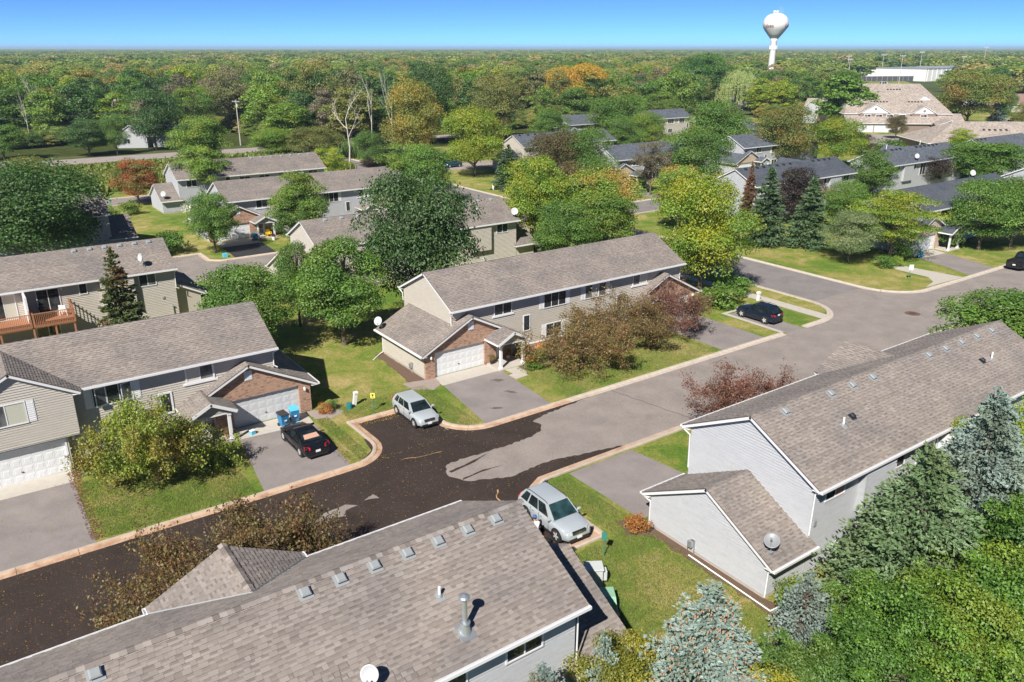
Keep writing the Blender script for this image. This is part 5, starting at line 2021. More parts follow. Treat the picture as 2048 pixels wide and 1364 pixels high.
def proto_broad(name, R, H, n, size, seed, nc=34, rz=0.42, low=0.15, loose=0.0, cr=(0.26, 0.4), pointy=0.0, flatlay=False):
    """returns (trunk mesh, crown mesh) of a round or oval broadleaf tree of radius R and height H"""
    r = np.random.default_rng(seed)
    zc = H * (low + (1 - low) / 2)
    Rz = H * (1 - low) / 2
    cl = []
    segs = limb((0, 0, -.2), (0, 0, H * low * .9), .045 * H * .55, .038 * H * .5, r, 2, .02)
    segs += limb((0, 0, H * low * .9), (r.normal() * .2, r.normal() * .2, H * .8), .03 * H * .6, .01 * H * .5, r, 5, .03)
    k = 0
    while len(cl) < nc:
        k += 1
        a = r.random() * 2 * pi
        z = -1 + 2 * ((len(cl) + .5) / nc)
        z = max(-0.85, min(.92, z + .1 * r.normal()))
        prof = sqrt(max(0.05, 1 - z * z)) * (1 - pointy * max(0, z))
        rr = prof * (0.55 + 0.3 * r.random() + loose * .25 * r.random())
        if flatlay:
            z = round(z * 3) / 3
        c = (cos(a + len(cl) * 2.4) * rr * R, sin(a + len(cl) * 2.4) * rr * R, zc + z * Rz * .84)
        q = R * (cr[0] + (cr[1] - cr[0]) * r.random()) * (1 - .25 * max(0, z) * (pointy > 0))
        cl.append((c[0], c[1], c[2], q, q * (.32 if flatlay else .78), .5 + .28 * r.normal()))
        if len(cl) % 2 == 0:
            zz = max(H * low * .8, min(c[2] - .1 * H, H * .7))
            segs += limb((0, 0, zz * .85), (c[0] * .9, c[1] * .9, c[2]), .012 * H, .004 * H, r, 3, .06)
    # inner fill
    for i in range(int(nc * .3)):
        d = r.normal(size=3)
        d /= np.linalg.norm(d)
        cl.append((d[0] * R * .35, d[1] * R * .35, zc + d[2] * Rz * .45, R * .36, R * .3, .3))
    V, F, t = clump_leaves(cl, n, size, r, core=.3 + loose * .5)
    crown = fastmesh(name + "_crown", V, F, "leaf_mid", t)
    V, F = tubes(segs, 5)
    trunk = fastmesh(name + "_trunk", V, F, "bark", smooth=True)
    return trunk, crown, R, H


def proto_spruce(name, R, H, seed, dens=1.0, blade=(.26, .075), low=.04, lean=0.0, cones=0):
    r = np.random.default_rng(seed)
    segs = [((0, 0, -.2), (0, 0, H * .5), .02 * H, .012 * H), ((0, 0, H * .5), (0, 0, H * .97), .012 * H, .003 * H)]
    P, D, T = [], [], []
    z = H * low
    tips = []
    while z < H * .985:
        f = 1 - z / H
        nb = int(max(4, (7 + 7 * f) * dens))
        for i in range(nb):
            a = r.random() * 2 * pi
            L = R * (f ** .85) * (.75 + .4 * r.random()) + .12
            up = .35 - .55 * f + .12 * r.normal()
            zz = z + .12 * r.normal()
            d = np.array([cos(a), sin(a), up])
            p0 = np.array([0, 0, zz])
            nseg = max(2, int(L / .16))
            if L > .6:
                segs.append((p0, p0 + d * L * .8 + np.array([0, 0, -.1 * L]), .008 * L + .006, .004))
            tn = .5 + .25 * r.normal()
            for j in range(nseg):
                s = (j + .6) / nseg
                if s * L < .18 * L and f > .3:
                    continue
                c = p0 + d * (s * L) + np.array([0, 0, -.16 * L * s * s + .12 * L * max(0, s - .7)])
                side = np.array([-sin(a), cos(a), 0])
                wd = (.22 + .26 * (1 - s)) * L * .7
                for q in range(4 if j > 1 else 2):
                    u = (r.random() - .5) * 2
                    cc = c + side * u * wd + np.array([0, 0, -.05 * abs(u) * wd + .03 * r.normal()])
                    dd = d * .8 + side * (u * .9) + r.normal(size=3) * .25
                    P.append(cc)
                    D.append(dd)
                    T.append(tn + .25 * s + .15 * r.normal())
            if f > .1:
                tips.append(p0 + d * (L * .85) + np.array([0, 0, -.1]))
        z += .3 * (.7 + .5 * f)
    for k in range(8):
        P.append((0, 0, H - .1 * k))
        D.append((r.normal() * .3, r.normal() * .3, 1))
        T.append(.7)
    P, D, T = np.array(P), np.array(D), np.clip(np.array(T), 0, 1)
    D /= np.linalg.norm(D, axis=1, keepdims=True)
    # three blades per spray: a tuft of needles
    Vs, Fs, Ts = [], [], []
    for b in range(3):
        n = len(P)
        jit = D + r.normal(size=(n, 3)) * .35
        jit /= np.linalg.norm(jit, axis=1, keepdims=True)
        w = np.cross(jit, r.normal(size=(n, 3)))
        w /= np.linalg.norm(w, axis=1, keepdims=True)
        L = (blade[0] * (.7 + .6 * r.random(n)))[:, None]
        W = (blade[1] * (.7 + .6 * r.random(n)))[:, None]
        V = np.empty((n, 4, 3))
        V[:, 0] = P - jit * L * .4
        V[:, 1] = P + w * W
        V[:, 2] = P + jit * L * .6
        V[:, 3] = P - w * W
        Vs.append(V.reshape(-1, 3))
        Fs.append(np.arange(n * 4).reshape(-1, 4) + b * n * 4)
        Ts.append(T)
    crown = fastmesh(name + "_crown", np.concatenate(Vs), np.concatenate(Fs), "leaf_sprg", np.concatenate(Ts))
    V, F = tubes(segs, 5)
    trunk = fastmesh(name + "_trunk", V, F, "bark", smooth=True)
    cm = None
    if cones:
        tips = sorted(tips, key=lambda p: -p[2])[:int(len(tips) * .55)]
        sel = [tips[i] for i in r.choice(len(tips), min(cones, len(tips)), replace=False)]
        Vc, Fc = [], []
        for p in sel:
            for q in range(3):
                c = p + r.normal(size=3) * .12
                k = len(Vc)
                for (rr, zz) in ((.0, .0), (.028, -.035), (.024, -.09), (.0, -.125)):
                    if rr == 0:
                        Vc.append(c + np.array([0, 0, zz]))
                    else:
                        for a in range(4):
                            Vc.append(c + np.array([cos(a * pi / 2) * rr, sin(a * pi / 2) * rr, zz]))
                for a in range(4):
                    b2 = (a + 1) % 4
                    Fc += [(k, k + 1 + a, k + 1 + b2, k + 1 + b2), (k + 1 + a, k + 5 + a, k + 5 + b2, k + 1 + b2), (k + 5 + a, k + 9, k + 9, k + 5 + b2)]
        me = bpy.data.meshes.new(name + "_cones")
        me.from_pydata([tuple(v) for v in Vc], [], [tuple(dict.fromkeys(f)) for f in Fc])
        me.materials.append(M["cone_brown"])
        cm = me
    return trunk, crown, R, H, cm


def proto_crab(name, R, H, seed, nleaf=9000, size=.13, up=.6):
    """low many-stemmed crab apple: fine reddish twigs with thin leaves"""
    r = np.random.default_rng(seed)
    segs, tips = [], []

    def grow(p, d, L, rad, lev):
        n = 4
        q = p.copy()
        for i in range(n):
            d = d + r.normal(size=3) * .16 + np.array([0, 0, .05 if lev < 2 else -.02])
            d /= np.linalg.norm(d)
            q2 = q + d * L / n
            segs.append((q.copy(), q2.copy(), rad * (1 - i / n * .5), rad * (1 - (i + 1) / n * .5)))
            if lev >= 2:
                tips.append((q2.copy(), d.copy()))
            if lev < 3 and i > 0:
                for k in range(2 if lev < 2 else 3):
                    dd = d + r.normal(size=3) * (.75 if lev else .6)
                    dd[2] = dd[2] * .7 + .08
                    dd /= np.linalg.norm(dd)
                    grow(q2.copy(), dd, L * (.62 + .25 * r.random()) * (.62 if lev == 2 else .8), rad * .45, lev + 1)
            q = q2
    for i in range(6):
        a = 2 * pi * i / 6 + r.random()
        d = np.array([cos(a) * .9, sin(a) * .9, up + .5 * r.random()])
        d /= np.linalg.norm(d)
        grow(np.array([0, 0, .25]), d, R * .62, .045, 0)
    segs.append(((0, 0, -.2), (0, 0, .5), .14, .1))
    T = np.array([t[0] for t in tips])
    # squash into the wanted envelope
    mx = np.percentile(np.hypot(T[:, 0], T[:, 1]), 96)
    mz = np.percentile(T[:, 2], 97)
    sc = np.array([R / mx, R / mx, H / mz])
    segs = [(np.array(a) * sc, np.array(b) * sc, c, d) for a, b, c, d in segs]
    T = T * sc
    idx = r.integers(0, len(T), nleaf)
    P = T[idx] + r.normal(size=(nleaf, 3)) * .16
    P[:, 2] = np.maximum(P[:, 2], .12)
    V, F = leafquads(P, size, r, None, 1, 1.6)
    crown = fastmesh(name + "_crown", V, F, "leaf_crab", r.random(nleaf))
    if len(segs) > 9000:
        keep = [s for i, s in enumerate(segs) if s[2] > .006 or i % 2 == 0][:9000]
    else:
        keep = segs
    V, F = tubes([(a, b, max(c, .007), max(d, .006)) for a, b, c, d in keep], 3)
    trunk = fastmesh(name + "_branches", V, F, "bark_red")
    return trunk, crown, R, H


def proto_bare(name, R, H, seed, leaves=0):
    r = np.random.default_rng(seed)
    segs, tips = [], []

    def grow(p, d, L, rad, lev):
        q = p.copy()
        n = 5
        for i in range(n):
            d = d + r.normal(size=3) * .1 + np.array([0, 0, .08])
            d /= np.linalg.norm(d)
            q2 = q + d * L / n
            segs.append((q.copy(), q2.copy(), rad * (1 - i / n * .6), rad * (1 - (i + 1) / n * .6)))
            if lev < 3 and i > (1 if lev == 0 else 0):
                dd = d + r.normal(size=3) * .55
                dd /= np.linalg.norm(dd)
                grow(q2.copy(), dd, L * .5, rad * .45, lev + 1)
            q = q2
        tips.append(q)
    grow(np.array([0, 0, -.2]), np.array([.05, .02, 1.]), H * .9, .02 * H, 0)
    T = np.array(tips)
    mz, mr = T[:, 2].max(), np.percentile(np.hypot(T[:, 0], T[:, 1]), 95)
    sc = np.array([R / mr, R / mr, H / mz])
    segs = [(np.array(a) * sc, np.array(b) * sc, c * .6, d * .6) for a, b, c, d in segs]
    T = T * sc
    V, F = tubes(segs, 4)
    trunk = fastmesh(name + "_trunk", V, F, "bark_pale", smooth=True)
    crown = None
    if leaves:
        idx = r.integers(0, len(T), leaves)
        V, F = leafquads(T[idx] + r.normal(size=(leaves, 3)) * .5, .3, r)
        crown = fastmesh(name + "_crown", V, F, "leaf_birch", r.random(leaves))
    return trunk, crown, R, H


def proto_willow(name, R, H, seed):
    r = np.random.default_rng(seed)
    P, D = [], []
    segs = limb((0, 0, -.2), (0, 0, H * .55), .045 * H, .03 * H, r, 3, .03)
    for i in range(420):
        a = r.random() * 2 * pi
        rr = R * sqrt(r.random())
        z0 = H * (1 - .45 * (rr / R) ** 2) * (.86 + .14 * r.random())
        L = H * (.35 + .4 * r.random()) * (.6 + .4 * rr / R)
        n = int(L / .35)
        x, y = cos(a) * rr, sin(a) * rr
        if i % 8 == 0:
            segs += limb((0, 0, H * .4), (x * .85, y * .85, z0 - .3), .012 * H, .003 * H, r, 4, .06)
        for j in range(n):
            s = j / n
            P.append((x * (1 + .1 * s) + .1 * r.normal(), y * (1 + .1 * s) + .1 * r.normal(), z0 - L * s))
            P.append((x * (1 + .1 * s) + .2 * r.normal(), y * (1 + .1 * s) + .2 * r.normal(), z0 - L * s - .15))
    P = np.array(P)
    P = P[P[:, 2] > .3]
    n = len(P)
    v = r.normal(size=(n, 3))
    v[:, 2] = 0
    v /= np.linalg.norm(v, axis=1, keepdims=True)
    s = .6
    V = np.empty((n, 4, 3))
    V[:, 0] = P + np.array([0, 0, s / 2])
    V[:, 1] = P + v * .1
    V[:, 2] = P - np.array([0, 0, s / 2])
    V[:, 3] = P - v * .1
    crown = fastmesh(name + "_crown", V.reshape(-1, 3), np.arange(n * 4).reshape(-1, 4), "leaf_willow", r.random(n))
    V, F = tubes(segs, 5)
    return fastmesh(name + "_trunk", V, F, "bark", smooth=True), crown, R, H


PROTO = {
    "broad": [proto_broad("broad_a", 4.6, 9, 38000, .165, 1, 46), proto_broad("broad_b", 4.6, 9, 38000, .165, 2, 40, cr=(.24, .44)),
              proto_broad("broad_c", 4.4, 8.5, 36000, .165, 3, 54, cr=(.2, .34))],
    "oval": [proto_broad("oval_a", 3.8, 9.5, 36000, .16, 11, 46, low=.16, pointy=.35), proto_broad("oval_b", 3.6, 9, 32000, .16, 12, 44, low=.18, pointy=.3)],
    "loose": [proto_broad("loose_a", 4, 8.5, 21000, .165, 21, 46, loose=.7, cr=(.16, .32)), proto_broad("loose_b", 4, 8.5, 21000, .165, 22, 40, loose=.9, cr=(.15, .3))],
    "locust": [proto_broad("locust", 5, 8, 26000, .155, 31, 52, low=.3, loose=.4, cr=(.2, .36), flatlay=True)],
    "poplar": [proto_broad("poplar", 4.5, 16, 9000, .5, 41, 50, low=.1, pointy=.3, cr=(.25, .42))],
    "spruce": [proto_spruce("spruce_a", 2.7, 8, 51), proto_spruce("spruce_b", 2.5, 8, 52)],
    "spruceb": [proto_spruce("spruce_c", 2.5, 9, 53, dens=.8, cones=0)],
    "willow": [proto_willow("willow", 9, 14, 61)],
    "bare": [proto_bare("bare_a", 3, 15, 71), proto_bare("bare_b", 3, 15, 72)],
    "crab": [proto_crab("crab_a", 4.2, 4.2, 81, 17000), proto_crab("crab_b", 4.2, 4.4, 82, 17000), proto_crab("crab_c", 4.2, 4.0, 83, 13000), proto_crab("crab_d", 4.2, 4.6, 84, 26000, .14)],
    "wood": [proto_broad("wood_a", 5, 13, 9000, .4, 91, 34, low=.12, cr=(.26, .42)), proto_broad("wood_b", 5, 13, 9000, .4, 92, 30, low=.1, cr=(.28, .46)),
             proto_broad("wood_c", 4.4, 14, 8500, .4, 93, 34, low=.1, pointy=.35), proto_broad("wood_d", 5, 12, 5500, .4, 94, 34, loose=.8, cr=(.18, .34))],
    "shrub": [proto_broad("shrub_a", 1.2, 1.5, 2600, .12, 101, 22, low=.02, cr=(.3, .46)), proto_broad("shrub_b", 1.2, 1.4, 2600, .12, 102, 18, low=.02, cr=(.3, .5))],
}
_rt = random.Random(3)


def plant(kind, pal, x, y, h, r, label, cat="tree", group=None, name=None, which=None, rz=None, barkm=None, z=0.0):
    ps = PROTO[kind]
    p = ps[which] if which is not None else _rt.choice(ps)
    tr, cr, R, H = p[:4]
    nm = name or {"spruce": "spruce_tree", "spruceb": "spruce_tree", "willow": "willow_tree", "crab": "crab_apple_tree", "bare": "dead_tree", "shrub": "shrub"}.get(kind, "broadleaf_tree")
    t = thing(nm, label, cat, (x, y, z), rz if rz is not None else _rt.random() * 6.28, group)
    t.scale = (r / R, r / R, h / H)
    a = put("trunk", tr, t)
    if barkm:
        a.material_slots[0].link = 'OBJECT'
        a.material_slots[0].material = M[barkm]
    if cr is not None:
        c = put("foliage" if kind == "shrub" else "crown", cr, t)
        c.material_slots[0].link = 'OBJECT'
        c.material_slots[0].material = M["leaf_" + pal]
    if len(p) > 4 and p[4] is not None:
        c = put("cones", p[4], t, kind="stuff")
    return t



# kind, foliage, x, y, height, crown radius, label
TREES = [
 ('oval', 'mid', 27.2, 64.6, 9.7, 4.2, 'tall dense green maple on the lawn between the two tan townhouses'),
 ('broad', 'dark', 35.5, 65.6, 13.9, 5.6, 'large dark green broad crowned tree behind the tan townhouse roof'),
 ('broad', 'mid', 19.2, 66.8, 7.7, 4.3, 'green tree rising behind the right end of the near tan townhouse'),
 ('oval', 'mid', 25.9, 72.0, 8.1, 2.4, 'slim light green tree just left of the tall maple'),
 ('broad', 'dark', 7.4, 109.5, 11.0, 8.2, 'big dark green tree over the left end of the brown roofs'),
 ('spruceb', 'sprb', 10.7, 73.9, 9.1, 2.7, 'spruce with brown cone laden top against the tan rear wall'),
 ('loose', 'lgreen', 36.3, 140.3, 9.3, 4.1, 'bright green loose tree beside the small white garage gable'),
 ('broad', 'mid', 28.0, 107.1, 6.8, 3.2, 'green tree in front of the white townhouse garage with brick gable'),
 ('oval', 'lgreen', 39.0, 104.6, 9.0, 3.8, 'rounded bright green tree before the white townhouse wall'),
 ('loose', 'mid', 37.4, 102.2, 6.0, 2.6, 'looser grey green tree right under the rounded one'),
 ('spruce', 'sprg', 49.4, 160.3, 4.9, 2.2, 'small dark spruce behind the white townhouse roof'),
 ('loose', 'mid', 42.1, 148.2, 4.9, 3.4, 'small green tree beside the little spruce at the roof'),
 ('broad', 'autumn', 27.6, 150.6, 6.7, 4.0, 'low red and orange maple at the kerb near the small garage'),
 ('loose', 'yg', 64.0, 153.7, 6.1, 3.7, 'yellow green tree at the right end of the rearmost tan roof'),
 ('loose', 'lgreen', 71.7, 133.6, 8.2, 5.3, 'green crown above the cross street behind the dark tree'),
 ('broad', 'mid', 67.9, 120.7, 8.9, 4.2, 'second green crown overlapping the street bend'),
 ('broad', 'yg', 92.7, 144.0, 11.8, 6.2, 'large round yellow green tree beside the parked teal car'),
 ('spruce', 'sprg', 88.9, 126.3, 7.2, 3.2, 'blue green spruce on the lawn left of the street island'),
 ('broad', 'ygold', 63.2, 83.8, 10.7, 4.5, 'broad yellow and green tree above the dish roof'),
 ('broad', 'brown', 90.4, 113.8, 10.1, 4.4, 'dark bronze green tree in front of the slate roofed house'),
 ('broad', 'mid', 96.6, 112.7, 10.3, 5.1, 'mid green tree beside the slate roofed porch house'),
 ('broad', 'autred', 71.1, 80.0, 8.9, 5.1, 'green tree with pink and orange top over the side street'),
 ('broad', 'mid', 61.3, 75.0, 6.9, 4.0, 'wide green tree behind the tan roof ridge'),
 ('broad', 'lgreen', 68.6, 76.8, 7.4, 4.6, 'fresh green tree behind the right end of the tan roof ridge'),
 ('spruce', 'sprg', 61.6, 78.3, 5.2, 1.5, 'slender spruce beside the rear ridge of the tan roof'),
 ('broad', 'ygold', 66.2, 57.4, 10.7, 5.0, 'tall yellow green tree at the right end of the tan townhouse'),
 ('broad', 'autred', 88.2, 81.5, 8.2, 3.8, 'orange tipped maple behind the yellow green tree'),
 ('spruceb', 'sprbr', 102.5, 80.4, 7.9, 1.4, 'thin rusty brown spruce before the white slate roofed house'),
 ('spruce', 'sprg', 91.4, 68.4, 9.1, 3.2, 'dark spruce left of the purple maple'),
 ('broad', 'purple', 105.4, 73.6, 7.5, 3.5, 'deep purple maple before the white slate roofed house'),
 ('spruce', 'sprg', 94.9, 64.1, 8.2, 3.0, 'dark green spruce right of the purple maple'),
 ('broad', 'mid', 105.1, 65.4, 6.6, 3.5, 'dense green tree between the slate roofed houses'),
 ('oval', 'mid', 134.5, 79.4, 7.8, 4.1, 'tall green tree at the gable of the far slate roofed house'),
 ('broad', 'linden', 91.5, 55.6, 5.7, 3.3, 'round pale leaved linden casting a shadow on the dry lawn'),
 ('locust', 'locust', 96.9, 53.3, 7.6, 5.3, 'layered honey locust in front of the white gable'),
 ('broad', 'purple', 157.2, 82.1, 5.1, 4.2, 'purple maple behind the slate roof with a white dish'),
 ('broad', 'mid', 169.7, 78.6, 7.1, 8.8, 'wide green crown behind the slate roofs at the right'),
 ('broad', 'mid', 111.7, 49.4, 8.0, 4.5, 'green street tree before the white house at right'),
 ('broad', 'mid', 116.7, 47.6, 8.1, 4.4, 'rightmost green street tree in front of the white house'),
 ('broad', 'autumn2', 157.0, 114.1, 11.6, 6.7, 'rounded tree with green and orange leaves between slate roofs'),
 ('broad', 'ygold', 166.3, 107.5, 9.2, 5.5, 'green tree with a bright yellow top between slate roofs'),
 ('broad', 'purple', 191.7, 117.2, 4.4, 3.2, 'small purple maple beside the grass in front of the beige block'),
 ('willow', 'willow', 311.0, 257.0, 15.0, 10.1, 'weeping willow drooping beside the white gabled house'),
 ('broad', 'dgreen', 302.8, 271.5, 19.9, 14.2, 'huge dark green tree left of the weeping willow'),
 ('poplar', 'mid', 253.6, 165.1, 16.2, 8.5, 'tall narrow green tree left of the beige apartment block'),
 ('broad', 'autumn2', 298.9, 144.5, 15.6, 10.4, 'green and orange tree right of the beige apartment block'),
 ('spruce', 'dark', 305.1, 152.5, 12.2, 3.4, 'dark pine at the right corner of the beige block'),
 ('spruce', 'blue', 307.2, 138.6, 10.9, 3.4, 'blue spruce beside the brown roofed house'),
 ('broad', 'mid', 309.2, 137.2, 10.0, 3.2, 'small green tree left of the far driveway'),
 ('broad', 'autumn2', 269.6, 113.7, 8.6, 3.3, 'green tree at the right edge by the far driveway'),
 ('broad', 'ygold', 200.8, 239.9, 17.2, 11.0, 'large golden orange tree over the far slate roofs'),
 ('broad', 'golden', 211.4, 246.6, 15.4, 9.1, 'second golden crown beside the large golden tree'),
 ('loose', 'lgreen', 195.3, 191.4, 10.7, 6.0, 'green tree with yellow branches left of the far slate roof'),
 ('broad', 'mid', 116.9, 105.0, 9.6, 6.4, 'wide green tree beside the slate roofed porch house'),
 ('loose', 'dry', 106.3, 105.7, 8.7, 3.3, 'thin grey brown tree right of the slate roofed porch'),
 ('broad', 'mid', 147.3, 126.1, 12.4, 6.7, 'green tree above the slate roofed pair'),
 ('broad', 'dark', 48.9, 231.7, 13.4, 6.8, 'dark round tree in front of the white farmhouse'),
 ('broad', 'lgreen', 47.2, 182.6, 10.1, 5.9, 'spreading green tree beside the utility pole'),
 ('loose', 'lgreen', 68.6, 265.7, 12.8, 6.9, 'light green tree behind the dark round tree'),
 ('loose', 'birch', 79.6, 267.6, 17.3, 7.0, 'thin leaved olive tree above the utility pole'),
 ('broad', 'mid', 103.0, 309.4, 15.9, 7.1, 'dark green round tree behind the utility pole'),
 ('loose', 'olive', 100.9, 252.5, 19.4, 9.4, 'tall olive yellow tree behind the rearmost roof'),
 ('broad', 'yg', 88.3, 251.7, 9.5, 5.2, 'bright yellow green round tree by the road'),
 ('broad', 'lgreen', 68.8, 198.5, 6.0, 5.3, 'light green tree at the rear of the rearmost roof'),
 ('broad', 'olive', 75.7, 187.8, 6.8, 6.4, 'olive green tree above the right end of the rearmost roof'),
 ('broad', 'mid', 38.3, 226.2, 8.4, 2.9, 'slim green tree beside the farmhouse steps'),
 ('broad', 'dark', 32.2, 228.1, 7.8, 5.4, 'dark bushy tree left of the farmhouse'),
 ('bare', 'bark', 26.8, 269.5, 16.4, 3.4, 'bare white trunked birch standing in the left woods'),
 ('bare', 'bark', 23.0, 264.4, 12.7, 2.2, 'leaning thin bare birch at the left'),
 ('bare', 'bark', 34.3, 272.4, 12.7, 1.2, 'straight pale bare trunk in the left woods'),
 ('bare', 'bark', 78.4, 175.1, 16.1, 4.0, 'leaning dead tree with pale limbs over the cross street'),
 ('bare', 'bark', 95.6, 198.5, 17.7, 2.5, 'tall dead tree with forked pale limbs'),
 ('bare', 'bark', 88.7, 173.0, 18.6, 3.2, 'tallest dead tree with branching white limbs'),
 ('broad', 'gold', 90.7, 166.3, 15.7, 6.5, 'golden olive tree behind the dead trees'),
 ('broad', 'dark', 113.3, 200.3, 18.3, 7.2, 'dark green tree above the golden olive one'),
 ('broad', 'olive', 136.0, 200.1, 15.8, 6.8, 'olive yellow tree behind the round yellow green tree'),
 ('broad', 'mid', 80.3, 168.6, 6.9, 2.9, 'small green tree at the street bend by the dead limbs'),
 ('spruce', 'sprg', 87.2, 174.1, 7.2, 2.8, 'small spruce at the street bend'),
 ('broad', 'purple', 78.7, 164.9, 2.2, 2.3, 'low dark purple shrub tree at the street bend'),
 ('broad', 'mid', 157.2, 169.1, 11.6, 8.0, 'bluish green tree between the far slate roofs'),
 ('broad', 'mid', 135.9, 145.0, 8.5, 4.1, 'dense blue green tree behind the slate roof'),
 ('broad', 'lgreen', 147.1, 148.9, 8.8, 5.3, 'fresh green tree behind the slate roof'),
 ('broad', 'mid', 134.0, 171.2, 9.3, 4.8, 'green tree before the far left slate roof'),
 ('broad', 'brown', 6.9, 135.1, 5.8, 2.6, 'low reddish brush tree at the left edge'),
 ('broad', 'olive', 14.0, 181.0, 5.2, 4.2, 'olive bushy tree on the meadow by the road'),
 ('broad', 'mid', 14.0, 231.0, 7.5, 5.0, 'green tree left of the road meadow'),
 ('oval', 'mid', 67.0, 26.3, 7.3, 5.4, 'dense green tree overhanging the right end of the tan roof'),
 ('broad', 'autumn2', 318.6, 239.2, 10.6, 7.5, 'autumn green tree beside the tiny white gables')]

for (k, pal, x, y, h, r, lab) in TREES:
    if lab.startswith("large golden"):
        pal = "golden"
    f_ = 1.04 if hypot(x, y) < 85 else 1.14
    plant(k, pal, x, y, round(h * f_, 2), round(r * f_, 2), lab, group="trees of the neighbourhood")

def pal_words(p):
    return {"mid": "mid green", "dark": "dark green", "olive": "olive green", "lgreen": "light green", "birch": "thin greyish", "yg": "yellow green", "dry": "brown thinly leaved",
            "gold": "golden olive", "autumn2": "orange tinged", "ygold": "yellow topped"}[p]


# crab apples on the front lawns
plant("crab", "crab", 40.9, 47.6, 4.3, 4.4, "bronze leaved crab apple sprawling over the lawn nearest the porch flowers", group="crab apples", which=0)
plant("crab", "crab", 47.6, 49.0, 4.6, 4.0, "bronze leaved crab apple in the middle of the tan townhouse front", group="crab apples", which=1)
plant("crab", "crabred", 54.0, 49.2, 4.4, 3.6, "thin reddish crab apple before the far brick garage of the tan townhouse", group="crab apples", which=2)
plant("crab", "crabyg", 7.5, 48.6, 5.2, 3.9, "yellow green crab apple before the triple window of the left townhouse", group="crab apples", which=3)
plant("crab", "crab", 4.2, 32.0, 4.8, 3.6, "dark bronze crab apple hanging over the wet street behind the front gable", group="crab apples", which=2)
plant("crab", "crab", 9.2, 32.6, 5.0, 3.9, "dark bronze crab apple right of the front gable over the wet street", group="crab apples", which=0)
plant("crab", "crabred", 43.0, 32.2, 4.2, 3.7, "bare looking red crab apple behind the white townhouse eave", group="crab apples", which=1)

# foreground evergreens
PROTO["bigblue"] = [proto_spruce("big_blue", 3.4, 8.5, 151, dens=1.45, blade=(.17, .045), cones=420)]
PROTO["biggreen"] = [proto_spruce("big_green", 4.0, 9, 153, dens=1.3, blade=(.2, .05))]
PROTO["smallblue"] = [proto_spruce("small_blue", 1.8, 3.4, 155, dens=1.8, blade=(.12, .035))]
N_ = dict(name="spruce_tree", group="spruces at the foreground")
plant("bigblue", "blue", 19.8, 15.4, 7.4, 3.7, "blue spruce with orange cones, largest of the pale blue spruces", which=0, **N_)
plant("smallblue", "blue", 17.1, 18.0, 4.6, 1.3, "small blue spruce tip beside the garage roof and the cone laden spruce", **N_)
plant("smallblue", "blue", 27.7, 16.4, 3.8, 1.9, "small dense blue spruce at the rear corner of the white garage wing", **N_)
plant("bigblue", "blue", 13.9, 17.6, 5.2, 2.3, "blue spruce under the eave of the nearest roof", **N_)
plant("biggreen", "sprgreen", 33.6, 15.0, 8.9, 4.7, "large green spruce against the white townhouse rear wall", **N_)
plant("biggreen", "blue", 40.8, 15.6, 9.6, 4.2, "tall blue green spruce above the white townhouse eave", **N_)
PROTO["yel"] = [proto_broad("yel", 3, 5.0, 30000, .11, 161, 56, low=.03, loose=.8, cr=(.13, .28)), proto_broad("yel2", 2.6, 4.6, 30000, .105, 162, 60, low=.02, loose=.8, cr=(.12, .26))]
F_ = dict(cat="shrub", name="tall_shrub", group="tall shrubs at the foreground")
plant("yel", "walnut", 18.2, 17.6, 3.9, 2.3, "yellow green feathery shrub beside the nearest roof corner", which=0, **F_)
plant("yel", "walnut", 20.9, 13.4, 3.8, 2.6, "yellow green feathery shrub at the bottom edge below the blue spruce", which=0, **F_)
plant("yel", "mid", 23.6, 13.4, 4.2, 2.3, "dark green tall shrub right of the cone laden blue spruce", which=1, **F_)
plant("yel", "hedge", 26.3, 12.4, 4.4, 2.6, "glossy green tall shrub below the small blue spruce", which=1, **F_)
plant("yel", "brush", 29.6, 11.4, 5.4, 3.2, "bright yellow green tall shrub at the bottom right", which=0, **F_)
plant("yel", "brush", 33.2, 11.2, 5.8, 3.2, "bright yellow green tall shrub in front of the green spruce", which=1, **F_)
plant("yel", "hedge", 37.4, 12.0, 6.2, 3.2, "dark leaved tall shrub between the green and the blue spruce", which=1, **F_)
plant("yel", "brush", 41.2, 12.0, 5.0, 3.0, "leafy tall shrub at the right edge below the blue spruce", which=0, **F_)
plant("yel", "ygold", 44.6, 16.6, 7.2, 2.8, "yellow leaved tall shrub by the blue spruce under the roof edge", which=0, **F_)
plant("yel", "ygold", 49.5, 15.8, 6.6, 3.0, "orange and green tall shrub at the right edge under the eave", which=0, **F_)
plant("yel", "mid", 30.4, 14.6, 3.6, 2.2, "low green tall shrub between the small blue and the green spruce", which=1, **F_)
plant("yel", "walnut", 3.3, 17.3, 6.2, 1.9, "yellow green tree top poking up at the bottom edge over the nearest roof", which=0, cat="tree", name="broadleaf_tree", group="trees of the neighbourhood")
plant("shrub", "lgreen", 29.3, 18.2, 1.6, .8, "bright green low shrub at the rear corner of the white garage wing", cat="shrub")
plant("shrub", "burning", 28.0, 27.3, 1.0, .75, "round orange red shrub at the white garage corner", cat="shrub")
plant("shrub", "burning", 19.9, 51.9, .7, .6, "round pale orange shrub beside the left brick garage", cat="shrub")
plant("shrub", "mid", 20.7, 52.2, .7, .45, "small green plant beside the pale orange shrub", cat="shrub")
plant("shrub", "arbor", 38.3, 52.5, 1.9, .55, "narrow bright green arborvitae beside the porch post", cat="shrub")
plant("shrub", "flower", 38.2, 50.9, .6, .6, "yellow and orange flowers beside the front walk", cat="flowers", name="flower_clump")
plant("shrub", "lgreen", 37.8, 50.0, .7, .8, "low green shrub in front of the yellow flowers", cat="shrub")
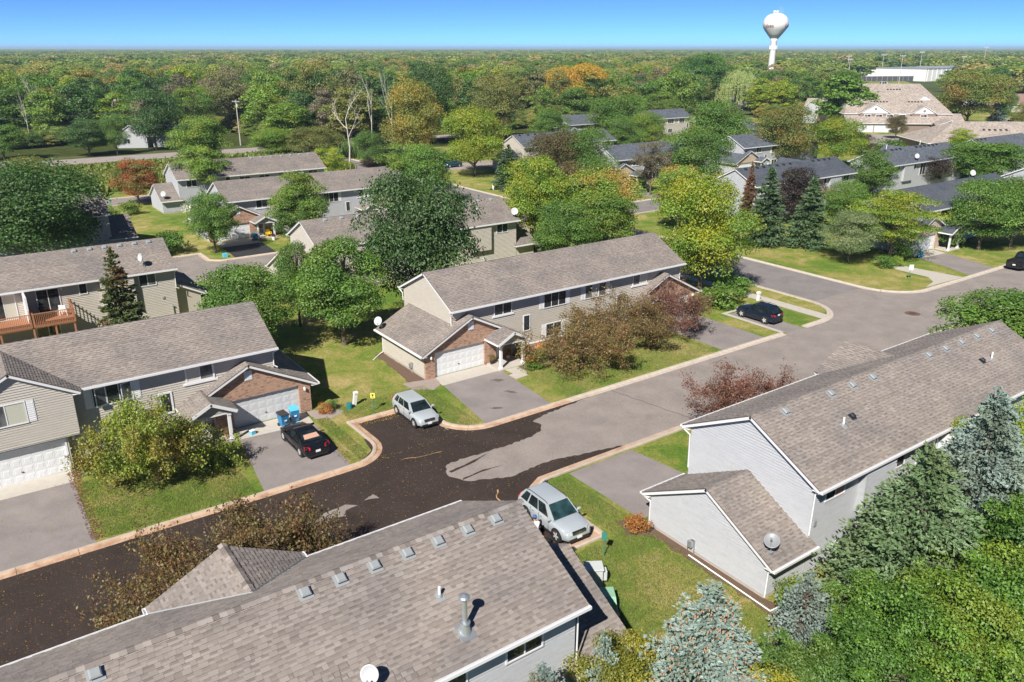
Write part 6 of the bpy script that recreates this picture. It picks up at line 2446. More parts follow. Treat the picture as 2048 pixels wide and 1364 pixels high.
plant("shrub", "flower", 40.8, 52.6, .8, .7, "yellow and red flowers half under the bronze crab apple", cat="flowers", name="flower_clump")
plant("shrub", "lgreen", 39.6, 51.4, .9, .8, "green shrub behind the yellow flowers", cat="shrub")
plant("shrub", "mid", 5.1, 51.9, 1.1, 1.3, "dark green low shrub at the left garage corner", cat="shrub")
plant("shrub", "mid", 64.2, 52.9, 2.2, 2.4, "green shrub behind the black parked car", cat="shrub")
plant("shrub", "hedge", 68.4, 54.4, 2.0, 2.0, "leafy shrub between the footpath and the black parked car", cat="shrub")
plant("shrub", "mid", 61.0, 52.6, .7, .7, "small green shrub at the far brick garage corner", cat="shrub")
plant("shrub", "hedge", 92.9, 51.6, 1.3, 1.4, "clipped round green shrub on the dry corner lawn", cat="shrub")
plant("shrub", "lgreen", 94.6, 51.2, 1.1, 1.1, "bright green shrub beside the clipped round one", cat="shrub")
plant("shrub", "mid", 98.3, 52.7, 2.0, 1.5, "dark round shrub before the white garage side at right", cat="shrub")
plant("shrub", "blue", 99.9, 52.6, 2.2, 1.4, "blue green shrub beside the blue bin at right", cat="shrub")
plant("shrub", "mid", 109.5, 52.2, 3.2, 1.7, "tall clipped green shrub right of the white porch posts", cat="shrub")
plant("shrub", "lgreen", 20.4, 138.5, 2.2, 2.2, "round bright green shrub at the lawn edge by the small garage", cat="shrub")
plant("shrub", "lgreen", 24.4, 141.3, 2.2, 1.8, "second round bright green shrub beside the small garage", cat="shrub")
plant("shrub", "hedge", 13.2, 150.6, 3.0, 5.0, "dark green hedge mass beyond the brown roof end", cat="shrub")
plant("shrub", "mid", 17.4, 106.6, 2.4, 2.6, "bushy green shrub by the yellow toy near the kerb", cat="shrub")
plant("shrub", "hedge", 22.6, 110.2, 2.6, 2.8, "large green shrub left of the white garage drive", cat="shrub")
plant("shrub", "whitebloom", 31.5, 126.0, 3.0, 3.2, "white flowering shrub tree beside the white townhouse gable", cat="shrub")
plant("shrub", "arbor", 57.0, 112.2, 2.4, 1.0, "small cone shaped arborvitae by the white townhouse porch", cat="shrub")
plant("shrub", "hedge", 111.0, 113.0, 2.8, 1.6, "dark clipped shrub by the slate roofed porch", cat="shrub")
plant("shrub", "hedge", 205, 118, 2.6, 4.5, "bright yellow green shrub bank before the beige block", cat="shrub")
plant("shrub", "hedge", 212, 108, 2.4, 4.5, "green shrub bank behind the slate roof with vents", cat="shrub")
plant("spruceb", "sprbr", 226, 118, 6, 2.4, "rusty spruce before the low beige roof", group="trees of the neighbourhood")
plant("loose", "yg", 213, 103, 6.5, 4.0, "yellow green tree before the low beige house wall", group="trees of the neighbourhood")
plant("broad", "brown", 236, 134, 6.6, 3.2, "thin reddish tree in front of the white garage doors", group="trees of the neighbourhood")
plant("broad", "brown", 185, 82, 5.6, 3.6, "bronze tree at the right edge before the taupe wall", group="trees of the neighbourhood")

for i, (x, y, h, r, pal) in enumerate([(640, 318, 13, 8, "gold"), (664, 312, 11, 7, "mid"), (684, 330, 12, 8, "birch"), (702, 318, 14, 9, "olive"), (725, 322, 12, 8, "yg"),
                                       (748, 318, 14, 9, "mid"), (770, 330, 12, 8, "dry"), (790, 318, 13, 9, "dark"), (545, 262, 12, 7, "autumn2"), (520, 268, 10, 6, "ygold"), (585, 300, 11, 6, "mid")]):
    plant("wood", pal, x, y, h, r, "%s tree, %s from the left in the row before the white hall" % (pal_words(pal), ("first", "second", "third", "fourth", "fifth", "sixth", "seventh", "eighth", "ninth", "tenth", "eleventh")[i]),
          group="loose trees before the white hall", name="woodland_tree")

# woods: boundary distance by bearing (degrees from +X)
BND = [(86.7, 262), (79.9, 272), (77.4, 325), (72.9, 285), (70.4, 245), (65.8, 238), (58.9, 262), (53.7, 285), (46.8, 300), (41.9, 330), (37.1, 345), (34, 365), (32.9, 430), (32.4, 700), (28.5, 720), (23.3, 420)]


def bound(a):
    if a >= BND[0][0]:
        return BND[0][1]
    for (a0, d0), (a1, d1) in zip(BND, BND[1:]):
        if a1 <= a <= a0:
            return d1 + (d0 - d1) * (a - a1) / (a0 - a1)
    return BND[-1][1]


def clear(x, y):
    if 560 < x < 640 and 325 < y < 410:
        return True
    if 440 < x < 640 and 260 < y < 380:
        return True
    # sight line to the hall, the shops and the ball field
    a, d = math.degrees(atan2(y, x)), hypot(x, y)
    if 26.2 < a < 32.5 and d < 850 and (d > 560 or a > 29):
        return True
    if (38.2 < a < 42.2 and d < 425) or (23.5 < a < 27.2 and d < 440):
        return True
    for cx, cy, rr in ((48, 245, 15), (56, 292, 15), (60, 322, 12), (314, 262, 12), (368, 180, 22), (740, 400, 90), (725, 460, 50)):
        if (x - cx) ** 2 + (y - cy) ** 2 < rr * rr:
            return True
    return False


WOODPAL = ["mid", "mid", "dark", "mid", "olive", "lgreen", "dark", "olive", "mid", "birch", "lgreen", "yg", "dry", "gold", "dark", "autumn2", "mid"]
WLAB = {"mid": "mid green", "dark": "dark green", "olive": "olive green", "lgreen": "light green", "birch": "thin greyish", "yg": "yellow green", "dry": "brown thinly leaved",
        "gold": "golden olive", "autumn2": "orange tinged"}
r_ = np.random.default_rng(77)
cands = []
for i in range(9000):
    a = 24 + 65 * r_.random()
    d = 225 + 480 * r_.random() ** .8
    if d < bound(a) + 3:
        continue
    x, y = d * cos(radians(a)), d * sin(radians(a))
    if clear(x, y):
        continue
    cands.append((d, a, x, y))
cands.sort()
grid = {}
sel = []
for d, a, x, y in cands:
    gx, gy = int(x // 7), int(y // 7)
    mind = 8.2 + d * .006
    if any((x - q[0]) ** 2 + (y - q[1]) ** 2 < mind * mind for i in (-1, 0, 1) for j in (-1, 0, 1) for q in grid.get((gx + i, gy + j), [])):
        continue
    grid.setdefault((gx, gy), []).append((x, y))
    sel.append((d - bound(a), d, a, x, y))
sel.sort()
near_w, far_w = sel[:235], sel[235:]


def sector(a):
    return ("at the far left" if a > 82 else "behind the farmhouse" if a > 74 else "above the utility pole" if a > 68 else "behind the dead trees" if a > 60 else
            "left of the golden tree" if a > 52 else "right of the golden tree" if a > 44 else "near the willow" if a > 36 else "beyond the beige block")


for e, d, a, x, y in near_w:
    pal = WOODPAL[int(r_.random() * len(WOODPAL))]
    h = 12.5 + 6.5 * r_.random() - (3 if a < 38 else 0)
    if d < 250:
        h -= 3
    lab = "%s tree in the wood %s" % (WLAB[pal], sector(a))
    k = int(r_.random() * 4)
    plant("wood", pal, round(x, 1), round(y, 1), round(h, 1), round(4.8 + 3.6 * r_.random(), 1), lab, group=lab + "s", name="woodland_tree", which=k)


# ---- the rest of the wood and the far forest: real crowns, scattered by geometry nodes
def scatter(name, pts, scales, protos_, mat, kind="stuff"):
    out = []
    n = len(pts)
    pick = np.random.default_rng(5).integers(0, len(protos_), n)
    for k, me0 in enumerate(protos_):
        m = pick == k
        if not m.any():
            continue
        me = bpy.data.meshes.new(name + "_points")
        P = pts[m]
        me.vertices.add(len(P))
        me.vertices.foreach_set("co", P.astype(np.float32).ravel())
        a = me.attributes.new("sc", 'FLOAT_VECTOR', 'POINT')
        a.data.foreach_set("vector", scales[m].astype(np.float32).ravel())
        src = bpy.data.objects.new(name + "_crown", me0)
        src.material_slots[0].link = 'OBJECT'
        src.material_slots[0].material = M[mat]
        ng = bpy.data.node_groups.new(name, 'GeometryNodeTree')
        ng.interface.new_socket(name="Geometry", in_out='INPUT', socket_type='NodeSocketGeometry')
        ng.interface.new_socket(name="Geometry", in_out='OUTPUT', socket_type='NodeSocketGeometry')
        gi, go = ng.nodes.new("NodeGroupInput"), ng.nodes.new("NodeGroupOutput")
        ins = ng.nodes.new("GeometryNodeInstanceOnPoints")
        oi = ng.nodes.new("GeometryNodeObjectInfo")
        oi.inputs[0].default_value = src
        oi.inputs["As Instance"].default_value = True
        at = ng.nodes.new("GeometryNodeInputNamedAttribute")
        at.data_type = 'FLOAT_VECTOR'
        at.inputs[0].default_value = "sc"
        rv = ng.nodes.new("FunctionNodeRandomValue")
        rv.data_type = 'FLOAT_VECTOR'
        rv.inputs[0].default_value = (0, 0, 0)
        rv.inputs[1].default_value = (0, 0, 6.28)
        ng.links.new(gi.outputs[0], ins.inputs["Points"])
        ng.links.new(oi.outputs["Geometry"], ins.inputs["Instance"])
        ng.links.new(at.outputs[0], ins.inputs["Scale"])
        ng.links.new(rv.outputs[0], ins.inputs["Rotation"])
        ng.links.new(ins.outputs[0], go.inputs[0])
        o = put(name, me, None, kind=kind)
        md = o.modifiers.new("scatter", 'NODES')
        md.node_group = ng
        out.append(o)
    return out


pw = np.array([(x, y, 0) for e, d, a, x, y in far_w])
rs = np.random.default_rng(9)
q_ = rs.random(len(pw)) ** 2
sc = np.stack([1.15 + 1.0 * q_] * 2 + [.8 + .35 * rs.random(len(pw)) + .3 * q_], 1)
ug = []
for i in range(5200):
    a = 28 + 60 * rs.random()
    d = bound(a) - 8 + 75 * rs.random()
    x, y = d * cos(radians(a)), d * sin(radians(a))
    if d > 228 and not (clear(x, y) and a < 43) and not (208 < y < 232 and x < 150) and (x - 50) ** 2 + (y - 240) ** 2 > 260:
        ug.append((x, y, -.3))
ug = np.array(ug)
us = np.stack([.35 + .35 * rs.random(len(ug))] * 2 + [.22 + .2 * rs.random(len(ug))], 1)
scatter("undergrowth", ug, us, [p[1] for p in PROTO["wood"]], "leaf_forest")
scatter("forest", pw, sc, [p[1] for p in PROTO["wood"]], "leaf_forest")
FARP = [proto_broad("far_a", 6, 13, 1100, 1.25, 201, 18, low=.05, cr=(.32, .48)), proto_broad("far_b", 6, 12, 1100, 1.25, 202, 15, low=.05, cr=(.34, .5))]
pts = []
r2 = np.random.default_rng(31)
for i in range(38000):
    d = 560 + 5200 * r2.random() ** 1.35
    a = 22 + 69 * r2.random()
    x, y = d * cos(radians(a)), d * sin(radians(a))
    if d < 720 and d > bound(a) and a > 40:
        continue
    if d < bound(a) or clear(x, y):
        continue
    # the far land opens into fields and roofs here and there
    if sin(x * .006 + 1.3) * sin(y * .0047 + .4) > .8 and a < 50:
        continue
    pts.append((x, y, 0))
pts = np.array(pts)
dd = np.hypot(pts[:, 0], pts[:, 1])
s0 = 1 + dd / 6000
q2 = r2.random(len(pts)) ** 2
sc = np.stack([s0 * (1.05 + 1.3 * q2), s0 * (1.05 + 1.3 * q2 ** 1.1), (.7 + .35 * r2.random(len(pts)) + .35 * q2)], 1)
scatter("forest", pts, sc, [p[1] for p in FARP], "leaf_forest")


# the farthest woods: a lumpy canopy sheet to the horizon
def canopy():
    nr, na = 90, 420
    V, F, T = [], [], []
    for i in range(nr + 1):
        d = 5200 * (36000 / 5200) ** (i / nr)
        for j in range(na + 1):
            a = radians(14 + 82 * j / na)
            x, y = d * cos(a), d * sin(a)
            z = 9 + 3 * sin(x * .0021) * cos(y * .0017) + 4 * sin(x * .0006 + 2) + 2.2 * (sin(x * .031 + y * .017) + sin(y * .043 - x * .02)) + r2.random() * 3
            if i > 60:
                z += 7 * max(0, sin(a * 9 + .5) * sin(a * 23)) * (i - 60) / 30
            V.append((x, y, z))
    for i in range(nr):
        for j in range(na):
            k = i * (na + 1) + j
            F.append((k, k + na + 1, k + na + 2, k + 1))
    me = fastmesh("forest", V, F, "far_canopy")
    put("forest", me, None, kind="stuff")


m, nt, p = newmat("far_canopy")
p.inputs["Roughness"].default_value = 1
p.inputs["Specular IOR Level"].default_value = 0
rr = ramp(nt, [(.3, (.07, .11, .04)), (.5, (.12, .16, .055)), (.62, (.17, .18, .075)), (.75, (.21, .18, .11))])
nt.links.new(noise_at(nt, .012, 8, .75), rr.inputs[0])
nt.links.new(rr.outputs[0], p.inputs["Base Color"])
canopy()


# meadow plants and grass tufts: nobody could count them
def tufts(name, n, area, h, w, mat, seed, zone=None):
    r = np.random.default_rng(seed)
    P = []
    while len(P) < n:
        x = area[0] + (area[1] - area[0]) * r.random()
        y = area[2] + (area[3] - area[2]) * r.random()
        if zone is None or zone(x, y):
            P.append((x, y, 0))
    P = np.array(P)
    n = len(P)
    hh = (h * (.5 + .9 * r.random(n)))[:, None]
    a = r.random(n) * 2 * pi
    u = np.stack([np.cos(a), np.sin(a), np.zeros(n)], 1) * w
    l = r.normal(size=(n, 3)) * .25 * hh
    l[:, 2] = 0
    V = np.empty((n, 4, 3))
    V[:, 0] = P - u * .5
    V[:, 1] = P + u * .5
    V[:, 2] = P + u * .35 + l + np.array([0, 0, 1]) * hh
    V[:, 3] = P - u * .35 + l + np.array([0, 0, 1]) * hh
    me = fastmesh(name, V.reshape(-1, 3), np.arange(n * 4).reshape(-1, 4), mat, r.random(n))
    return put(name, me, None, kind="stuff")


tufts("tall_grass", 24000, (-25, 76, 166, 201), 1.2, .35, "leaf_olive", 3)
tufts("tall_grass", 12000, (-25, 76, 166, 203), 1.2, .4, "leaf_mid", 4)
tufts("tall_grass", 2500, (-25, 50, 168, 200), 1.3, .4, "leaf_gold", 14)
tufts("tall_grass", 2200, (84.5, 98, 166, 205), 2.2, .3, "leaf_reed", 5)
tufts("tall_grass", 5000, (20, 56, 4, 15), .9, .06, "leaf_olive", 6)
tufts("tall_grass", 9000, (30, 42, 5, 12.5), .8, .06, "leaf_dry", 8)
_dr = lambda x, y: not (29 < x < 35.4 and y < 35) and not (28.4 < x < 36.5 or 53.8 < x < 60.2 or 12 < x < 18.9 or x < 3.4)
for k_, (mt_, sd_) in enumerate((("leaf_lgreen", 7), ("leaf_olive", 17), ("leaf_dry", 27))):
    tufts("lawn_grass", 14000, (20.9, 60, 43.9, 52.3), .06, .03, mt_, sd_, lambda x, y: not (20.3 < x < 26.7 and y < 49.7) and _dr(x, y))
    tufts("lawn_grass", 9000, (3.6, 19.8, 43.8, 51.2), .06, .03, mt_, sd_ + 1, lambda x, y: _dr(x, y) and not (12 < x < 18.8))
    tufts("lawn_grass", 14000, (20.5, 28.6, 17.5, 34.3), .06, .03, mt_, sd_ + 2, lambda x, y: x > 26.7 or y < 27.6)


# fallen leaves: small scraps lying on the ground
def litter(n, area, seed, zone=None, size=.07, mat="leaf_golden", z=.03):
    r = np.random.default_rng(seed)
    P = []
    while len(P) < n:
        x = area[0] + (area[1] - area[0]) * r.random()
        y = area[2] + (area[3] - area[2]) * r.random()
        if zone is None or zone(x, y):
            P.append((x, y, z))
    V, F = leafquads(np.array(P), size, r, np.tile([0, 0, 3.0], (n, 1)), .5, 1.4)
    me = fastmesh("fallen_leaves", V, F, mat, r.random(n))
    put("fallen_leaves", me, None, kind="stuff")


litter(900, (2.9, 3.6, 43.9, 53.0), 1, size=.09, mat="leaf_crabred")
litter(300, (17.9, 18.7, 43.9, 50), 2, size=.08, mat="leaf_crabred")
litter(500, (-3, 60, 42.9, 43.6), 3, size=.07, mat="leaf_golden")
litter(260, (-3, 20, 43.6, 52), 4, size=.09, mat="leaf_walnut")
litter(700, (20.6, 26.2, 48.2, 50.2), 5, size=.08, mat="leaf_golden")
litter(500, (23, 28, 43.6, 51), 6, size=.08, mat="leaf_dry")
litter(1600, (-20, 36, 35, 43), 8, size=.055, mat="leaf_golden")
litter(1400, (-20, 26, 35, 43), 9, size=.05, mat="leaf_crabred")
litter(120, (-6, 3, 44, 53), 10, size=.07, mat="leaf_walnut")
litter(500, (40, 60, 43.7, 50), 12, size=.08, mat="leaf_crabred")

# ------------------------------------------------------------------ vehicles
def slab4(c, ins, off, th, mb):
    """panel from four corners (a b c d), inset, pushed off the surface"""
    c = [Vector(p) for p in c]
    ctr = sum(c, Vector()) / 4
    n = (c[1] - c[0]).cross(c[3] - c[0]).normalized()
    if n.dot(Vector((ctr.x * .3, ctr.y, ctr.z - .6))) < 0:
        n = -n
    P = lambda u, v: (c[0] * (1 - u) + c[1] * u) * (1 - v) + (c[3] * (1 - u) + c[2] * u) * v
    u0, u1, v0, v1 = ins
    q = [P(u0, v0), P(1 - u1, v0), P(1 - u1, 1 - v1), P(u0, 1 - v1)]
    mb.add([p + n * off for p in q] + [p + n * (off + th) for p in q], [(0, 3, 2, 1), (4, 5, 6, 7), (0, 1, 5, 4), (1, 2, 6, 5), (2, 3, 7, 6), (3, 0, 4, 7)])
    return n


def car(label, loc, ang, s, paint, group="parked cars", name="parked_car"):
    t = thing(name, label, s.get("cat", "car"), (loc[0], loc[1], Z3 + .01), ang, group)
    L, W, H = s["L"], s["W"], s["H"]
    hw = W / 2
    zb = s.get("zb", .2)
    st = s["st"]                               # (x fraction, shoulder z, centre z, width factor, bottom z)
    rings = []
    for (fx, zs, zc, wf, z0) in st:
        x = (fx - .5) * L
        w = hw * wf
        if s["cab"][3] - .01 <= fx <= s["cab"][0] + .02:
            zs, zc = min(zs, s["cab"][4] - .005), min(zc, s["cab"][4] - .005)
        zm = z0 + (zs - z0) * .55
        half = [(0, z0), (.8 * w, z0), (.96 * w, z0 + .1), (w, zm), (.985 * w, zs - .1), (.93 * w, zs - .02), (.84 * w, zs + (zc - zs) * .35), (.45 * w, zs + (zc - zs) * .85), (0, zc)]
        ring = [(x, y, z) for y, z in half] + [(x, -y, z) for y, z in half[-2:0:-1]]
        rings.append(ring)
    n = len(rings[0])
    mb = MB()
    vs = [p for r in rings for p in r]
    fs = []
    for i in range(len(rings) - 1):
        for j in range(n):
            k = (j + 1) % n
            fs.append((i * n + j, i * n + k, (i + 1) * n + k, (i + 1) * n + j))
    fs.append(tuple(range(n - 1, -1, -1)))
    fs.append(tuple((len(rings) - 1) * n + j for j in range(n)))
    mb.add(vs, fs)
    # cabin hull
    xa, xb, xc, xd, zbelt, zr, wb, wr = s["cab"]
    xa, xb, xc, xd = [(v - .5) * L for v in (xa, xb, xc, xd)]
    wb, wr = hw * wb, hw * wr
    zd = s.get("zd", zbelt)
    A, B, C_, D = (xa, zbelt), (xb, zr - .05), (xc, zr - .05), (xd, zd)
    k = len(mb.v)
    cv = []
    prof = [A, B, ((xb * .66 + xc * .34), zr), ((xb * .3 + xc * .7), zr), C_, D]
    for (x, z) in prof:
        top = z > zbelt + .15
        w = wr if top else wb
        cr = z == zr
        cv += [(x, w, z - (.04 if cr else 0)), (x, w * .8, z - (.01 if cr else 0)), (x, 0, z), (x, -w * .8, z - (.01 if cr else 0)), (x, -w, z - (.04 if cr else 0))]
    cf = []
    for i in range(len(prof) - 1):
        for j in range(4):
            cf.append((i * 5 + j, i * 5 + j + 1, (i + 1) * 5 + j + 1, (i + 1) * 5 + j))
    # side faces down to the belt
    m_ = len(cv)
    for sgn in (1, -1):
        b = len(cv)
        idx = 0 if sgn == 1 else 4
        for x in (prof[0][0], prof[1][0], prof[4][0], prof[5][0]):
            cv.append((x, sgn * wb, zbelt - .05))
        o = [b, b + 1, b + 2, b + 3]
        ring = [idx, 5 + idx, 10 + idx, 15 + idx, 20 + idx, 25 + idx]
        poly = [o[0], ring[0], ring[1], ring[2], ring[3], ring[4], ring[5], o[3]]
        cf.append(tuple(poly) if sgn == 1 else tuple(poly[::-1]))
    mb.add(cv, cf)
    body = mb.build("body", paint, t, local=True, smooth=True)
    bev = body.modifiers.new("edge", 'EDGE_SPLIT')
    bev.split_angle = radians(38)
    zt = zr - .05
    g = lambda nm, cs, ins, mat="car_glass": (lambda q: (slab4(cs, ins, .004, .012, q), q.build(nm, mat, t, local=True)))(MB())
    g("windshield", [(xa, wb, zbelt), (xa, -wb, zbelt), (xb, -wr, zt), (xb, wr, zt)], (.05, .05, .02, .03), s.get("glass", "car_glass"))
    if s.get("rear", True):
        g("rear_window", [(xd, wb, zd), (xd, -wb, zd), (xc, -wr, zt), (xc, wr, zt)], (.08, .08, .12, .05), s.get("rglass", "car_glass"))
    for sgn in (1, -1):
        def sd(f, z):
            """point on the side face: fraction along x, height"""
            u = (z - zbelt) / (zt - zbelt)
            x0, x1 = xa + (xb - xa) * u, xd + (xc - xd) * u
            return Vector((x0 + (x1 - x0) * f, sgn * (wb + (wr - wb) * u), z))
        cuts = s.get("cuts", [(.1, .42), (.46, .74), (.78, .93)])
        z0, z1 = zbelt + .025, zt - .045
        for a, b in cuts:
            q = MB()
            slab4([sd(a + (.03 if a < .15 else 0), z0), sd(b, z0 + (.02 if b > .85 else 0)), sd(min(b, .96), z1), sd(max(a, .06), z1)], (0, 0, 0, 0), .004, .01, q)
            q.build("side_window", "car_glass", t, local=True)
    # wheels with dark wells
    rw = s.get("rw", .34)
    xf, xr = [(v - .5) * L for v in s["axles"]]
    for x in (xf, xr):
        for sgn in (1, -1):
            w = MB()
            w.lathe((x, sgn * (hw - .05), rw), [(rw + .075, -.08 * sgn), (rw + .075, .053 * sgn), (.02, .053 * sgn)], 26, 0, 'y')
            w.build("wheel_well", "black_plastic", t, local=True)
            e = put("wheel", None, t, (x, sgn * (hw - .11), rw))
            m = MB()
            m.lathe((0, 0, 0), [(rw * .62, .12 * sgn), (rw * .93, .128 * sgn), (rw, .09 * sgn), (rw, -.09 * sgn), (rw * .6, -.12 * sgn)], 24, 0, 'y')
            m.build("tyre", "rubber", e, local=True, smooth=True)
            m = MB()
            m.lathe((0, 0, 0), [(rw * .66, .125 * sgn), (rw * .6, .11 * sgn), (rw * .56, .07 * sgn), (.02, .06 * sgn)], 20, 1, 'y')
            for q in range(s.get("spokes", 6)):
                a = 2 * pi * q / s.get("spokes", 6)
                U = Vector((cos(a), 0, sin(a)))
                V = Vector((-sin(a), 0, cos(a)))
                m.obox((0, 0, 0), U, V, Vector((0, sgn, 0)), .03, rw * .62, -.05, .05, .1, .132)
            m.lathe((0, 0, 0), [(.07, .08 * sgn), (.06, .135 * sgn), (.0, .14 * sgn)], 10, 0, 'y')
            m.build("rim", ["wheel_silver", "black_plastic"], e, local=True)
    xF, xR = L / 2, -L / 2

    def part(nm, mat, *boxes):
        q = MB()
        for b_ in boxes:
            q.box(*b_)
        return q.build(nm, mat, t, local=True)
    zg = s["st"][-1][1]
    hz = s.get("hz", (.58, .74))
    for sgn in (1, -1):
        ya, yb = sorted((sgn * hw * .55, sgn * hw * .9))
        q = MB()
        c = [(xF - .03, sgn * hw * .5, hz[0]), (xF - .2, sgn * hw * .93, hz[0] + .04), (xF - .32, sgn * hw * .93, hz[1] + .05), (xF - .09, sgn * hw * .5, hz[1])]
        n_ = Vector((1, sgn * .5, .25)).normalized()
        q.add([Vector(p) + n_ * .0 for p in c] + [Vector(p) + n_ * .05 for p in c], [(0, 3, 2, 1), (4, 5, 6, 7), (0, 1, 5, 4), (1, 2, 6, 5), (2, 3, 7, 6), (3, 0, 4, 7)])
        q.build("headlight", "lamp_clear", t, local=True)
        q = MB()
        tz = s.get("tz", (.72, .92))
        c = [(xR + .03, sgn * hw * .55, tz[0]), (xR + .16, sgn * hw * .95, tz[0] + .03), (xR + .3, sgn * hw * .94, tz[1] + .04), (xR + .06, sgn * hw * .55, tz[1])]
        n_ = Vector((-1, sgn * .5, .2)).normalized()
        q.add([Vector(p) for p in c] + [Vector(p) + n_ * .05 for p in c], [(0, 3, 2, 1), (4, 5, 6, 7), (0, 1, 5, 4), (1, 2, 6, 5), (2, 3, 7, 6), (3, 0, 4, 7)])
        q.build("taillight", "lamp_red", t, local=True)
        # mirror
        q = MB()
        mx = xa + (xb - xa) * .22 - .02
        q.lathe((mx, sgn * (hw + .1), zbelt + .09), [(.0, -.11), (.07, -.1), (.085, 0), (.07, .1), (0, .11)], 8, 0, 'y')
        q.box(mx - .03, mx + .05, min(sgn * wb, sgn * (hw + .05)), max(sgn * wb, sgn * (hw + .05)), zbelt + .03, zbelt + .07)
        q.build("side_mirror", paint, t, local=True)
        for fx in s.get("handles", (.52, .36)):
            hx = (fx - .5) * L
            part("door_handle", "chrome" if "silver" in paint else paint, (hx - .1, hx + .1, min(sgn * hw * .985, sgn * (hw + .02)), max(sgn * hw * .985, sgn * (hw + .02)), zbelt - .17, zbelt - .13))
        for fx in s.get("doors", (.66, .47, .3)):
            hx = (fx - .5) * L
            part("door_seam", "black_plastic", (hx - .006, hx + .006, min(sgn * hw * .97, sgn * (hw + .002)), max(sgn * hw * .97, sgn * (hw + .002)), .3, zbelt - .05))
        part("sill", "black_plastic", (xr + .45, xf - .45, min(sgn * hw * .9, sgn * (hw + .006)), max(sgn * hw * .9, sgn * (hw + .006)), zb - .02, zb + .09))
        if s.get("rails"):
            q = MB()
            q.tube([(xb - .05, sgn * wr * .93, zr - .03), (xb - .25, sgn * wr * .93, zr + .055), (xc + .3, sgn * wr * .93, zr + .055), (xc + .05, sgn * wr * .93, zr - .03)], .018, 5)
            q.build("roof_rail", "black_plastic" if paint != "car_silver" else "vent_black", t, local=True)
    gm_ = s.get("grille", "black_plastic")
    e = part("grille", gm_, (xF - .1, xF + .012, -hw * .46, hw * .46, hz[0] - .02, hz[1] - .03))
    for i in range(3):
        part("grille_bar", "chrome", (xF, xF + .022, -hw * .46, hw * .46, hz[0] + .005 + i * .05, hz[0] + .02 + i * .05))
    part("bumper", "black_plastic", (xF - .12, xF + .006, -hw * .7, hw * .7, zb + .02, zb + .2))
    part("bumper", "black_plastic", (xR - .006, xR + .12, -hw * .75, hw * .75, zb + .02, zb + .16))
    part("licence_plate", "sign_white", (xF + .01, xF + .03, -.16, .16, .38, .53)) if s.get("fplate", True) else None
    part("licence_plate", "sign_white", (xR - .03, xR - .008, -.16, .16, s.get("rpz", .78), s.get("rpz", .78) + .15))
    part("emblem", "chrome", (xF + .02, xF + .035, -.09, .09, (hz[0] + hz[1]) / 2 - .05, (hz[0] + hz[1]) / 2 + .03))
    return t


suv = dict(L=4.68, W=1.92, H=1.7, zb=.24, rw=.37, axles=(.815, .21), rails=True, spokes=5, hz=(.66, .86), tz=(.95, 1.2), rpz=.85, glass="car_glass_teal",
           st=[(0, .72, .74, .82, .4), (.015, .95, .97, .93, .3), (.05, 1.05, 1.06, .985, .25), (.12, 1.06, 1.08, 1, .24), (.5, 1.03, 1.05, 1, .24), (.66, 1.02, 1.06, 1, .24), (.73, 1.0, 1.1, .995, .24),
               (.85, .95, 1.05, .985, .24), (.93, .87, .96, .95, .25), (.98, .76, .84, .86, .28), (1, .58, .62, .74, .34)],
           cab=(.74, .57, .13, .025, 1.04, 1.7, .93, .74), zd=1.08, cuts=[(.1, .4), (.43, .7), (.74, .93)])
car("silver crossover parked beyond the nearest roof with its hood towards the lawn", (24.6, 30.55), radians(-91), suv, "car_silver")
hatch = dict(L=4.4, W=1.75, H=1.53, zb=.22, rw=.33, axles=(.815, .2), spokes=6, hz=(.6, .8), tz=(.9, 1.15), rpz=.8,
             st=[(0, .66, .68, .84, .4), (.015, .88, .9, .93, .3), (.05, .98, 1.0, .98, .24), (.15, 1.0, 1.02, 1, .22), (.5, .97, 1.0, 1, .22), (.68, .96, 1.02, 1, .22), (.74, .95, 1.04, .99, .22),
                 (.86, .9, .99, .98, .22), (.94, .82, .9, .94, .24), (.985, .72, .78, .86, .27), (1, .56, .6, .76, .32)],
             cab=(.745, .585, .12, .03, .98, 1.53, .93, .74), zd=1.02, cuts=[(.1, .4), (.43, .69), (.73, .9)], glass="car_glass")
car("silver hatchback parked in the bay beside the tan garage wall", (25.0, 47.35), radians(-91), hatch, "car_silver_blue")
coupe = dict(L=4.72, W=1.82, H=1.4, zb=.18, rw=.34, axles=(.815, .205), spokes=7, hz=(.55, .68), tz=(.72, .9), rpz=.5, fplate=True, handles=(.5,), doors=(.66, .4),
             st=[(0, .62, .64, .84, .34), (.012, .84, .86, .93, .26), (.04, .93, .98, .97, .2), (.12, .95, 1.0, .99, .18), (.2, .93, .97, 1, .18), (.45, .88, .9, 1, .18), (.66, .86, .92, 1, .18), (.7, .86, .95, .995, .18),
                 (.85, .8, .87, .98, .18), (.94, .72, .78, .94, .2), (.985, .62, .67, .86, .23), (1, .5, .53, .78, .28)],
             cab=(.71, .56, .37, .13, .89, 1.39, .92, .7), zd=.97, cuts=[(.1, .5), (.53, .78)])
c = car("black coupe parked nose in before the grey garage door at left", (16.75, 47.95), radians(91), coupe, "car_black")
q = MB()
q.add([(-1.5, -.52, 1.13), (-1.5, .52, 1.13), (-1.12, .46, 1.29), (-1.12, -.46, 1.29)], [(0, 1, 2, 3)])
q.add([(-1.5, -.52, 1.15), (-1.5, .52, 1.15), (-1.12, .46, 1.31), (-1.12, -.46, 1.31)], [(0, 1, 2, 3)])
q.build("seat_cover", "tan_cloth", c, local=True, label="tan cloth lying in the rear window")
